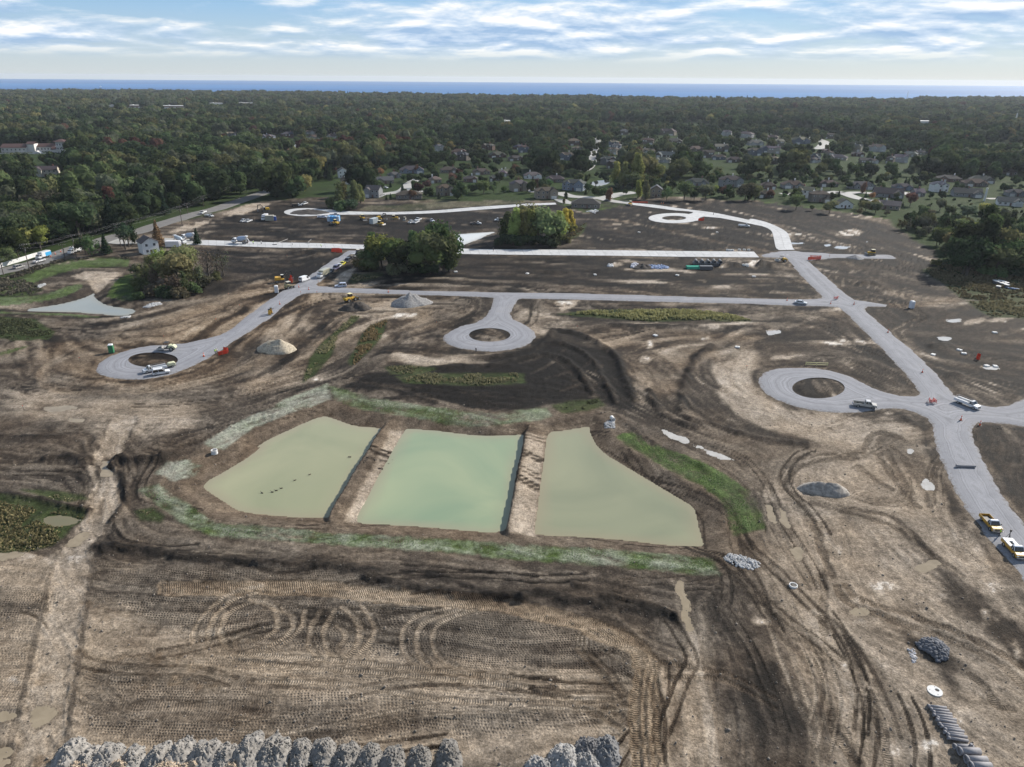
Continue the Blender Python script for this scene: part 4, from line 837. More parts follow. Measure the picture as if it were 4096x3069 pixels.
def ring(name, outer, inner, z, material, n=48):
    O = catmull(outer, 2, True); I = catmull(inner, 2, True); n = min(len(O), len(I))
    O = [O[int(i * len(O) / n)] for i in range(n)]; I = [I[int(i * len(I) / n)] for i in range(n)]
    v = [(x, y, z) for x, y in O] + [(x, y, z) for x, y in I] + [(x, y, z - .4) for x, y in O] + [(x, y, z - .4) for x, y in I]
    f = []
    for i in range(n):
        j = (i + 1) % n; f += [(i, j, n + j, n + i), (i, 2 * n + i, 2 * n + j, j), (n + i, n + j, 3 * n + j, 3 * n + i)]
    me = pydata(name, v, f, material)
    bm = bmesh.new(); bm.from_mesh(me); bmesh.ops.recalc_face_normals(bm, faces=bm.faces)
    up = sum(f.normal.z * f.calc_area() for f in bm.faces)
    if up < 0: bmesh.ops.reverse_faces(bm, faces=bm.faces)
    bm.to_mesh(me); bm.free()
    return tag(mesh_obj(name, me), kind='structure')
ring('turning_circle', ell('R3', 1400, 1153, 205, 40, 40), ell('R3', 1400, 1152, 97, 18, 40), ROADZ + .016, CONC)
ring('turning_circle', ell('R2', 450, 1105, 176, 32, 40), ell('R2', 475, 1100, 90, 14, 40), ROADZ + .016, CONC)
union_mesh('concrete_apron', [poly('R3', [(1520,1096),(1660,1120),(1760,1150),(1640,1140),(1600,1150),(1595,1172),(1540,1180),(1480,1130),(1545,1114),(1556,1104)])], [], ROADZ + .024, CONC)
union_mesh('concrete_apron', [poly('R2', [(560,1080),(640,1084),(720,1094),(720,1126),(640,1130),(560,1133)])], [], ROADZ + .024, CONC)
# ---- the public road along the woods, residential streets
def strip_road(name, pts, width, z, material, skirt=.3):
    P = np.array(catmull(pts, 6)); d = np.gradient(P, axis=0); d /= np.hypot(*d.T)[:, None]; nrm = np.stack([-d[:, 1], d[:, 0]], 1); n = len(P)
    A = P + nrm * width / 2; B = P - nrm * width / 2
    v = [(x, y, z) for x, y in A] + [(x, y, z) for x, y in B] + [(x, y, z - skirt) for x, y in A] + [(x, y, z - skirt) for x, y in B]
    f = [(i, n + i, n + i + 1, i + 1) for i in range(n - 1)] + [(i, i + 1, 2 * n + i + 1, 2 * n + i) for i in range(n - 1)] + [(n + i, 3 * n + i, 3 * n + i + 1, n + i + 1) for i in range(n - 1)]
    return tag(mesh_obj(name, pydata(name, v, f, material)), kind='structure')
ASPH = mat('worn_asphalt', (.135, .13, .125), .9, var=.18, nscale=.35, bump=.2)
CONC_ST = mat('street_concrete', (.30, .295, .28), .85, var=.14, nscale=.3)
pub = poly('R5', [(-420,470),(-200,420),(0,378),(160,340),(330,295),(480,235),(640,180),(760,150)], 'R1', [(860,1320),(970,1290),(1100,1265),(1250,1215),(1400,1170),(1560,1122),(1740,1078),(1880,1030),(2060,970),(2240,905)])
strip_road('county_road', pub, 11.5, .16, ASPH)
strip_road('paved_shoulder', poly('R1', [(870,1330),(960,1345),(1100,1345),(1300,1330),(1500,1335),(1600,1345)]), 9, .13, CONC_ST)
strip_road('village_street', poly('R2', [(1330,830),(1320,850),(1280,880),(1230,930),(1140,950),(1060,960)]), 9, .14, CONC_ST)
strip_road('village_street', poly('R2', [(1230,930),(1330,940),(1420,935)]), 6, .148, CONC_ST)
strip_road('village_street', poly('R3', [(470,945),(560,975),(700,985),(830,990),(960,960),(1090,945)]), 11, .14, CONC_ST)
strip_road('village_street', poly('R3', [(800,990),(900,1015),(1060,1034)]), 9, .148, CONC_ST)
strip_road('village_street', poly('R3', [(480,1000),(530,1025),(600,1035)]), 9, .152, CONC_ST)
strip_road('village_street', poly('R3', [(790,500),(775,560),(755,640),(730,720),(690,760),(640,775)]), 10, .14, CONC_ST)
strip_road('village_street', poly('R4', [(250,962),(420,960),(620,955),(700,945),(760,955),(860,950),(960,955),(1050,965)]), 9, .14, CONC_ST)
strip_road('village_street', poly('R4', [(770,960),(850,990),(940,1010),(1040,1025)]), 10, .148, CONC_ST)
strip_road('village_street', poly('R4', [(1290,950),(1240,960),(1180,965)]), 8, .152, CONC_ST)
strip_road('village_street', poly('R4', [(1910,1000),(1990,1000),(2050,1005)]), 6, .14, CONC_ST)
strip_road('village_street', poly('R4', [(470,495),(560,525),(600,545),(580,580),(550,600)]), 14, .14, CONC_ST)
strip_road('driveway', poly('R3', [(230,870),(250,895),(250,930),(280,945)]), 6, .135, CONC_ST)
strip_road('driveway', poly('R2', [(440,800),(560,805),(600,815)]), 8, .135, CONC_ST)
# ================================================================== WATER
def water_material(name, deep, shallow, rough=.06, shore=None, spec=.5, sc=.03):
    M = bpy.data.materials.new(name); M.use_nodes = True; nt = M.node_tree; N = nt.nodes; L = nt.links; b = N['Principled BSDF']
    g = N.new('ShaderNodeNewGeometry'); n = N.new('ShaderNodeTexNoise'); n.inputs['Scale'].default_value = sc; n.inputs['Detail'].default_value = 4; n.inputs['Distortion'].default_value = 1.0; L.new(g.outputs['Position'], n.inputs['Vector'])
    r = N.new('ShaderNodeValToRGB'); e = r.color_ramp.elements; e[0].position = .3; e[0].color = (*deep, 1); e[1].position = .7; e[1].color = (*shallow, 1); L.new(n.outputs['Fac'], r.inputs[0])
    src = r.outputs[0]
    if shore:      # silty water along the bank
        a = N.new('ShaderNodeAttribute'); a.attribute_name = 'shore'; mx = N.new('ShaderNodeMix'); mx.data_type = 'RGBA'; L.new(a.outputs['Fac'], mx.inputs[0]); L.new(src, mx.inputs[6]); mx.inputs[7].default_value = (*shore, 1); src = mx.outputs[2]
    L.new(src, b.inputs['Base Color']); b.inputs['Roughness'].default_value = rough; b.inputs['IOR'].default_value = 1.33; b.inputs['Specular IOR Level'].default_value = spec
    w = N.new('ShaderNodeTexNoise'); w.inputs['Scale'].default_value = 1.6; w.inputs['Detail'].default_value = 3; L.new(g.outputs['Position'], w.inputs['Vector'])
    bp = N.new('ShaderNodeBump'); bp.inputs['Strength'].default_value = .05; bp.inputs['Distance'].default_value = .05; L.new(w.outputs['Fac'], bp.inputs['Height']); L.new(bp.outputs[0], b.inputs['Normal'])
    return M
def pond(name, P, wl, M, step=2.5, lap=.5):
    P = np.array(ccw(P))
    # let the sheet run a little under the bank so water and earth meet
    n = len(P); t = np.roll(P, -1, 0) - np.roll(P, 1, 0); t /= np.hypot(*t.T)[:, None] + 1e-9; nr = np.stack([t[:, 1], -t[:, 0]], 1)
    area = np.sum(P[:, 0] * np.roll(P[:, 1], -1) - np.roll(P[:, 0], -1) * P[:, 1]); nr *= np.sign(area)
    Q = P + nr * lap
    lo = Q.min(0); hi = Q.max(0); gx, gy = np.meshgrid(np.arange(lo[0], hi[0], step), np.arange(lo[1], hi[1], step)); gx = gx.ravel(); gy = gy.ravel()
    k = polysd(gx, gy, Q, 2) < -.6; pts = np.stack([gx[k], gy[k]], 1)
    verts = [Vector(p) for p in Q] + [Vector(p) for p in pts]
    vo, _, fo, _, _, ff = mgeo.delaunay_2d_cdt(verts, [], [list(range(n))], 0, 1e-4)
    vo = np.array([(v.x, v.y) for v in vo]); tri = np.array([f for f, o in zip(fo, ff) if o])
    a, b_, c_ = vo[tri[:, 0]], vo[tri[:, 1]], vo[tri[:, 2]]; cr = (b_ - a)[:, 0] * (c_ - a)[:, 1] - (b_ - a)[:, 1] * (c_ - a)[:, 0]; tri[cr < 0] = tri[cr < 0][:, ::-1]
    me = np_mesh(name, np.concatenate([vo, np.full((len(vo), 1), wl)], 1), tri, M)
    d = -polysd(vo[:, 0], vo[:, 1], P, 3); at = me.attributes.new('shore', 'FLOAT', 'POINT'); at.data.foreach_set('value', (np.clip(1 - d / 3.2, 0, 1) ** 1.5 * .9).astype(np.float32))
    return tag(mesh_obj(name, me), kind='structure')
pond('pond', pond_a, WL, water_material('silty_water', (.205, .220, .135), (.290, .285, .180), .05, (.25, .22, .15)))
pond('pond', pond_b, WL, water_material('milky_green_water', (.165, .228, .150), (.270, .305, .190), .05, (.25, .23, .16)))
pond('pond', pond_c, WL, water_material('olive_water', (.170, .185, .122), (.255, .257, .165), .05, (.24, .21, .14)))
pond('pond', pond_left, WL2, water_material('grey_water', (.17, .185, .175), (.21, .225, .205), .06, (.2, .19, .15)))
pond('pond', pond_mid, WL2, water_material('still_water', (.44, .46, .46), (.50, .51, .50), .02, (.3, .28, .24)), lap=1.2)  # milky water, base colour whitened further to hold the sky's reflection
pond('pond', pond_house, -.6, water_material('dark_water', (.03, .035, .03), (.04, .045, .04), .02, (.06, .06, .04)), lap=1.2)
pond('pond', pond_marsh, -.35, water_material('marsh_water', (.115, .115, .07), (.15, .145, .085), .06, (.15, .13, .08)), 1.0, .3)
PM = {'mud': water_material('muddy_puddle', (.20, .163, .112), (.26, .215, .150), .04, None, .5, .5), 'sky': water_material('puddle_water', (.34, .325, .30), (.42, .405, .38), .03, None, .5, .4)}
for P, kd in PUDW: pond('puddle', P, -.035, PM[kd], 3.0, .35)
# lake: begins behind the wooded shore, ends at the distance where the earth's curve hides it
def lake_material():
    M = bpy.data.materials.new('lake_water'); M.use_nodes = True; nt = M.node_tree; N = nt.nodes; L = nt.links; b = N['Principled BSDF']
    g = N.new('ShaderNodeNewGeometry'); mp = N.new('ShaderNodeMapping'); mp.inputs['Scale'].default_value = (.00012, .0009, 1); L.new(g.outputs['Position'], mp.inputs[0])
    n = N.new('ShaderNodeTexNoise'); n.inputs['Scale'].default_value = 1; n.inputs['Detail'].default_value = 5; L.new(mp.outputs[0], n.inputs['Vector'])
    r = N.new('ShaderNodeValToRGB'); e = r.color_ramp.elements; e[0].position = .35; e[0].color = (.006, .085, .25, 1); e[1].position = .7; e[1].color = (.015, .14, .35, 1); L.new(n.outputs['Fac'], r.inputs[0]); L.new(r.outputs[0], b.inputs['Base Color'])
    b.inputs['Roughness'].default_value = .55; b.inputs['Specular IOR Level'].default_value = .25; b.inputs['IOR'].default_value = 1.33
    return M
LAKEZ = -12.0
xs = [-30000, -16000, -8000, -3000, 0, 3000, 8000, 16000, 30000]; ys = [2600, 5000, 8000, 13000, 16600]
v = [(x, y, LAKEZ) for y in ys for x in xs]; nx = len(xs)
f = [(r * nx + c, r * nx + c + 1, (r + 1) * nx + c + 1, (r + 1) * nx + c) for r in range(len(ys) - 1) for c in range(nx - 1)]
tag(mesh_obj('lake', pydata('lake', v, f, lake_material())), kind='structure')
print('roads/water', time.time() - T0)
# ================================================================== VEGETATION
def leaf_material(name, trans=.44, rgb=None):
    M = bpy.data.materials.new(name); M.use_nodes = True; nt = M.node_tree; N = nt.nodes; L = nt.links
    for n in list(N): N.remove(n)
    out = N.new('ShaderNodeOutputMaterial'); oi = N.new('ShaderNodeObjectInfo'); g = N.new('ShaderNodeNewGeometry')
    def mth(op, a, b):
        n = N.new('ShaderNodeMath'); n.operation = op
        for i, v in enumerate((a, b)):
            if isinstance(v, (int, float)): n.inputs[i].default_value = v
            else: L.new(v, n.inputs[i])
        return n.outputs[0]
    tc = N.new('ShaderNodeTexCoord'); nz = N.new('ShaderNodeTexNoise'); nz.inputs['Scale'].default_value = .55; nz.inputs['Detail'].default_value = 3; L.new(tc.outputs['Object'], nz.inputs['Vector'])
    k = mth('ADD', mth('ADD', mth('MULTIPLY', g.outputs['Random Per Island'], .55), mth('MULTIPLY', nz.outputs['Fac'], .7)), mth('MULTIPLY', oi.outputs['Random'], .8))
    k = mth('ADD', k, .02)
    mx = N.new('ShaderNodeMix'); mx.data_type = 'RGBA'; mx.blend_type = 'MULTIPLY'; mx.inputs[0].default_value = 1; L.new(k, mx.inputs[7])
    if rgb: mx.inputs[6].default_value = (*rgb, 1)
    else: L.new(oi.outputs['Color'], mx.inputs[6])
    # slight drift of hue from tree to tree
    hs = N.new('ShaderNodeHueSaturation'); L.new(mth('ADD', .482, mth('MULTIPLY', oi.outputs['Random'], .03)), hs.inputs['Hue']); hs.inputs['Saturation'].default_value = .92; L.new(mx.outputs[2], hs.inputs['Color'])
    d = N.new('ShaderNodeBsdfDiffuse'); t = N.new('ShaderNodeBsdfTranslucent'); ms = N.new('ShaderNodeMixShader'); ms.inputs[0].default_value = trans
    L.new(hs.outputs[0], d.inputs[0]); L.new(hs.outputs[0], t.inputs[0]); L.new(d.outputs[0], ms.inputs[1]); L.new(t.outputs[0], ms.inputs[2]); L.new(ms.outputs[0], out.inputs[0])
    return M
LEAF = leaf_material('leaves'); NEEDLE = leaf_material('needles', .12); STEM = leaf_material('dry_stems', .25)
BARK = mat('bark', (.075, .062, .050), .95, var=.35, nscale=3)
LC = {'dark': (.036, .054, .026), 'green': (.054, .082, .032), 'mid': (.076, .102, .040), 'olive': (.112, .118, .050), 'grey': (.092, .106, .066), 'lime': (.175, .205, .050), 'yellow': (.38, .32, .04), 'gold': (.19, .17, .06), 'red': (.098, .050, .038), 'rust': (.150, .085, .045), 'pine': (.022, .040, .022), 'brush': (.085, .070, .050)}
ICO = None
def ico_pts():
    bm = bmesh.new(); bmesh.ops.create_icosphere(bm, subdivisions=1, radius=1); V = np.array([v.co[:] for v in bm.verts]); Fc = np.array([[v.index for v in f.verts] for f in bm.faces]); bm.free(); return V, Fc
ICV, ICF = ico_pts()
def crown(seed, w, h, base, nl, nleaf, leaf, shape='round', core=.74, jit=.55):
    """leaf clumps spread over a number of lobes; returns verts, quads (tris doubled as quads)"""
    r = np.random.default_rng(seed); lob = []
    for i in range(nl):
        if shape == 'round': a = r.uniform(0, 6.28); q = r.uniform(.15, 1) ** .6; zz = r.uniform(.25, .80); rad = q * w * .36 * (1.15 - .75 * abs(zz - .42)); c = (rad * math.cos(a), rad * math.sin(a), base + (h - base) * zz); s = r.uniform(.20, .31) * w; sz = s * r.uniform(.75, 1.0) * min(1.3, (h - base) / w + .1)
        elif shape == 'tall': a = r.uniform(0, 6.28); zz = r.uniform(.12, .86); rad = w * .24 * r.uniform(.3, 1) * (1.1 - .7 * zz); c = (rad * math.cos(a), rad * math.sin(a), base + (h - base) * zz); s = r.uniform(.22, .32) * w * (1.1 - .45 * zz); sz = s * r.uniform(1.1, 1.6)
        elif shape == 'cone': zz = (i + .5) / nl; a = r.uniform(0, 6.28); c = (.03 * w * math.cos(a), .03 * w * math.sin(a), base + (h - base) * zz * .98); s = w * .5 * (1.02 - zz) + .12; sz = (h - base) / nl * .8
        elif shape == 'bush': a = r.uniform(0, 6.28); q = r.uniform(0, 1) ** .5; c = (q * w * .34 * math.cos(a), q * w * .34 * math.sin(a), h * r.uniform(.25, .62)); s = r.uniform(.18, .28) * w; sz = h * r.uniform(.22, .38)
        lob.append((c, s, sz))
    L_ = np.array([[*c, s, sz] for c, s, sz in lob]); area = L_[:, 3] * L_[:, 4]; pick = r.choice(nl, nleaf, p=area / area.sum()); Lp = L_[pick]
    d = r.normal(size=(nleaf, 3)); d[:, 2] += .25; d /= np.linalg.norm(d, axis=1)[:, None]
    rr = r.uniform(.80, 1.10, nleaf)[:, None]
    P = Lp[:, :3] + d * rr * np.stack([Lp[:, 3], Lp[:, 3], Lp[:, 4]], 1)
    n = d + r.normal(size=(nleaf, 3)) * jit; n /= np.linalg.norm(n, axis=1)[:, None]
    u = np.cross(n, r.normal(size=(nleaf, 3))); u /= np.linalg.norm(u, axis=1)[:, None]; vv = np.cross(n, u)
    s1 = leaf * r.uniform(.55, 1.25, nleaf)[:, None]; s2 = leaf * r.uniform(.45, 1.0, nleaf)[:, None]
    q = np.stack([P - u * s1, P - vv * s2 * .8 + n * leaf * .15, P + u * s1, P + vv * s2 + n * leaf * .1], 1).reshape(-1, 3); q[:, 2] = np.maximum(q[:, 2], .15)
    Fq_ = np.arange(nleaf * 4).reshape(-1, 4)
    # opaque hearts of the lobes
    CV = []; CF = []; off = len(q)
    for (c, s, sz) in lob:
        jj = 1 + .22 * (r.random(len(ICV)) - .5); CV.append(np.array(c) + ICV * jj[:, None] * np.array([s, s, sz]) * core); CF.append(ICF + off); off += len(ICV)
    tri = np.concatenate(CF); Fall = [tuple(f) for f in Fq_] + [tuple(f) for f in tri]
    Va = np.concatenate([q] + CV)
    Va[:, 2] = np.maximum(Va[:, 2], .1)
    return Va, Fall
def trunk_geo(h, r0, branches, seed, w):
    rr = random.Random(seed); V = []; Fc = []
    def limb(p, q, ra, rb, n=6):
        p = Vector(p); q = Vector(q); d = (q - p).normalized(); a = d.orthogonal().normalized(); b = d.cross(a); o = len(V)
        for c, ra_ in ((p, ra), (q, rb)):
            for i in range(n): t = 2 * math.pi * i / n; V.append(tuple(c + a * math.cos(t) * ra_ + b * math.sin(t) * ra_))
        for i in range(n): j = (i + 1) % n; Fc.append((o + i, o + j, o + n + j, o + n + i))
    limb((0, 0, -.4), (0, 0, h * .35), r0, r0 * .75); limb((0, 0, h * .35), (rr.uniform(-.4, .4), rr.uniform(-.4, .4), h * .8), r0 * .75, r0 * .2)
    for i in range(branches):
        a = 6.28 * i / branches + rr.uniform(-.4, .4); z = h * rr.uniform(.22, .5); limb((0, 0, z), (w * .33 * math.cos(a), w * .33 * math.sin(a), z + h * rr.uniform(.12, .3)), r0 * .42, r0 * .1, 5)
    return V, Fc
TREE = {}
def tree_proto(key, seed, w, h, base, nl, nleaf, leaf, shape, br=5, M=None, core=.74):
    V_, F_c = crown(seed, w, h, base, nl, nleaf, leaf, shape, core); cm = pydata('crown', V_.tolist(), F_c, M or LEAF)
    tv, tf = trunk_geo(h, .028 * h + .05, br, seed, w); tm = pydata('trunk', tv, tf, BARK)
    TREE[key] = (cm, tm, w, h)
tree_proto('oak1', 1, 12.5, 13, 2.5, 15, 900, .62, 'round'); tree_proto('oak2', 2, 11, 12.5, 2.2, 13, 850, .60, 'round'); tree_proto('oak3', 3, 13.5, 12, 2.2, 17, 950, .64, 'round')
tree_proto('tall1', 4, 8.5, 16, 1.6, 14, 850, .58, 'tall'); tree_proto('tall2', 5, 7.5, 14, 1.4, 12, 800, .55, 'tall')
tree_proto('loose1', 6, 9, 11, 1.8, 11, 520, .45, 'round', 7, None, .5); tree_proto('loose2', 7, 8, 12.5, 1.5, 11, 480, .42, 'tall', 7, None, .5)
tree_proto('small1', 8, 6.5, 7.2, 1.3, 8, 420, .44, 'round'); tree_proto('small2', 9, 5.5, 7.0, 1.2, 7, 400, .40, 'tall')
tree_proto('conifer1', 10, 6.5, 13, .8, 11, 800, .50, 'cone', 3, NEEDLE); tree_proto('conifer2', 11, 4.8, 9, .5, 9, 520, .42, 'cone', 3, NEEDLE)
tree_proto('bush1', 12, 6, 3.8, 0, 8, 420, .42, 'bush', 3); tree_proto('bush2', 13, 4.5, 3.0, 0, 7, 360, .38, 'bush', 3)
tree_proto('bare1', 14, 7.5, 10, 2.0, 9, 170, .30, 'round', 12, None, .12); tree_proto('pine1', 15, 8, 14, 5, 9, 520, .45, 'round', 6, NEEDLE, .5)
for _k, (_sx, _nb) in {'bare1': (1, 1)}.items(): pass
CLEAR_PTS = []        # (x, y, halfwidth): things the photograph shows unobstructed
NTREE = 0
def add_tree(key, x, y, col, scale=1.0, name=None, label='tree', group=None, rz=None, z=None, cat=None, squash=1.0):
    global NTREE
    cm, tm, w, h = TREE[key]; NTREE += 1
    nm = name or ('conifer' if key.startswith(('con', 'pine')) else 'shrub' if key.startswith('bush') else 'tree')
    zz = zat(x, y) if z is None else z
    root = empty(nm, (x, y, zz - .05), random.uniform(0, 6.28) if rz is None else rz, label, cat or nm, group); root.scale = (scale, scale, scale * squash)
    c = mesh_obj('crown', cm, None, root); c.color = (*[a * random.uniform(.88, 1.12) * (1.3 if label.find('wood edge') < 0 else .82) for a in LC[col]], 1)
    mesh_obj('trunk', tm, None, root)
    return root
# ---- trees that stand on or beside the site, read one by one from the photograph: region, x, y of foot, kind, colour, height in photo px (zoomed)
def tree_px(reg, x, y, key, col, hpx, **kw):
    gx, gy = G(reg, x, y); hpx *= .8 if (reg == 'R4' and y > 1090) or (reg == 'R5' and 1100 < x < 1850 and y > 300) else 1; sc = hpx * ZR[reg][2] / ppm(gx, gy) / TREE[key][3] / .93
    return add_tree(key, gx, gy, col, sc, **kw)
gA = 'leafy trees in the grove beside the concrete road'
for i, (x, y, k, c, h) in enumerate([(985,340,'tall1','green',270),(1060,360,'oak2','lime',255),(930,330,'small1','mid',150),(1120,380,'oak1','green',250),(1200,375,'oak2','mid',230),(1260,385,'oak3','dark',235),(1330,350,'tall1','green',290),(1420,385,'oak1','mid',300),(1500,390,'oak2','mid',310),(1560,385,'tall1','green',350),(1600,375,'tall2','mid',320),(1540,340,'oak1','dark',330),(1180,330,'oak2','green',200),(1030,300,'loose1','lime',200),(905,360,'bush1','olive',90),(1240,390,'bush1','grey',90),(1160,400,'bush2','grey',90),(960,375,'bush1','mid',110),(1350,395,'bush2','green',90),(1450,395,'bush1','dark',100)]):
    tree_px('R6', x, y, k, c, h, label='leafy green bush at the foot of the roadside grove' if 'bush' in k else 'bright lime green tree in the grove by the concrete road' if c == 'lime' else 'tall green tree in the grove by the concrete road', group=gA)
gB = 'autumn trees in the clump by the small pond'
for x, y, k, c, h in [(60,1330,'tall2','green',230),(120,1350,'tall1','lime',270),(190,1350,'tall2','gold',265),(250,1350,'tall1','lime',260),(20,1340,'loose2','mid',170),(310,1340,'oak2','mid',220),(380,1350,'oak1','olive',260),(440,1350,'oak2','mid',190),(520,1290,'tall1','yellow',205),(560,1270,'tall2','yellow',190),(480,1310,'tall2','lime',220),(230,1270,'loose1','olive',240),(580,1290,'small1','lime',110),(100,1370,'bush1','dark',90),(200,1375,'bush1','green',90),(300,1375,'bush1','dark',90),(380,1375,'bush2','green',80),(30,1370,'bush1','dark',90),(450,1370,'bush1','mid',100),(520,1350,'bush2','olive',60)]:
    tree_px('R3', x, y, k, c, h, label='low bush under the yellowing trees by the small pond' if 'bush' in k else 'bright yellow poplar in the clump by the small pond' if c == 'yellow' else 'yellow green tree in the clump by the small pond' if c in ('lime', 'gold') else 'dull green tree in the clump by the small pond', group=gB)
gC = 'thicket trees beside the winding left pond'
for x, y, k, c, h in [(1110,420,'loose1','grey',150),(1180,470,'loose1','olive',200),(1250,500,'loose2','brush',230),(1290,330,'loose1','lime',180),(1350,480,'oak2','olive',260),(1440,500,'oak1','olive',330),(1500,420,'oak2','olive',290),(1400,560,'loose1','brush',200),(1500,560,'loose2','mid',220),(1560,500,'loose1','olive',220),(1620,500,'loose2','grey',200),(1690,470,'bare1','brush',330),(1760,440,'bare1','brush',280),(1800,410,'bare1','grey',220),(1140,520,'bush1','mid',120),(1230,560,'bush1','brush',110),(1330,580,'bush1','dark',120),(1450,585,'bush1','brush',110),(1560,560,'bush2','mid',100),(1120,590,'bush2','mid',70),(1650,500,'bush1','brush',110),(1730,450,'bush2','mid',90),(1270,420,'oak2','mid',200),(1200,390,'loose2','grey',170),(1380,420,'tall2','olive',260)]:
    tree_px('R5', x, y, k, c, h, label='leafless grey thicket tree beside the left pond' if k == 'bare1' else 'low brown shrub in the thicket beside the left pond' if 'bush' in k else 'olive thicket tree beside the winding left pond', group=gC)
for x, y, k, c, h in [(740,250,'loose1','green',170),(690,235,'loose1','dark',160),(1040,180,'pine1','pine',190),(1010,200,'pine1','dark',180),(860,235,'conifer1','pine',160),(1085,150,'loose2','dark',150)]:
    tree_px('R5', x, y, k, c, h, label='dark ragged pine beside the white farmhouse' if k in ('pine1', 'conifer1') else 'thin green tree between road and white farmhouse', group='trees round the white farmhouse')
tree_px('R5', 1280, 175, 'conifer1', 'rust', 200, label='big dark bronze conifer between farmhouse and mixer trucks', name='conifer'); tree_px('R5', 1590, 155, 'conifer2', 'pine', 120, label='lone dark spruce beside the parked concrete mixers', name='conifer')
tree_px('R5', 200, 215, 'oak1', 'lime', 235, label='big light green maple behind the white board fence'); tree_px('R5', 330, 200, 'oak2', 'lime', 180, label='light green maple half hidden beside the big maple behind the fence')
tree_px('R5', 40, 330, 'oak3', 'mid', 150, label='dull green tree at the end of the white fence'); tree_px('R5', 150, 250, 'conifer1', 'dark', 140, label='dark conifer under the light green maple')
for x, y, k, c, h in [(720,1070,'loose2','olive',190),(760,1060,'tall2','olive',200),(850,1050,'tall1','olive',190),(890,1030,'tall2','olive',150),(680,1070,'bush1','mid',90),(800,1085,'bush1','dark',90),(740,1090,'bush1','mid',80)]:
    tree_px('R2', x, y, k, c, h, label='low bush under the olive willows by the turning circle' if 'bush' in k else 'olive willow beside the far left turning circle', group='willows beside the far left turning circle')
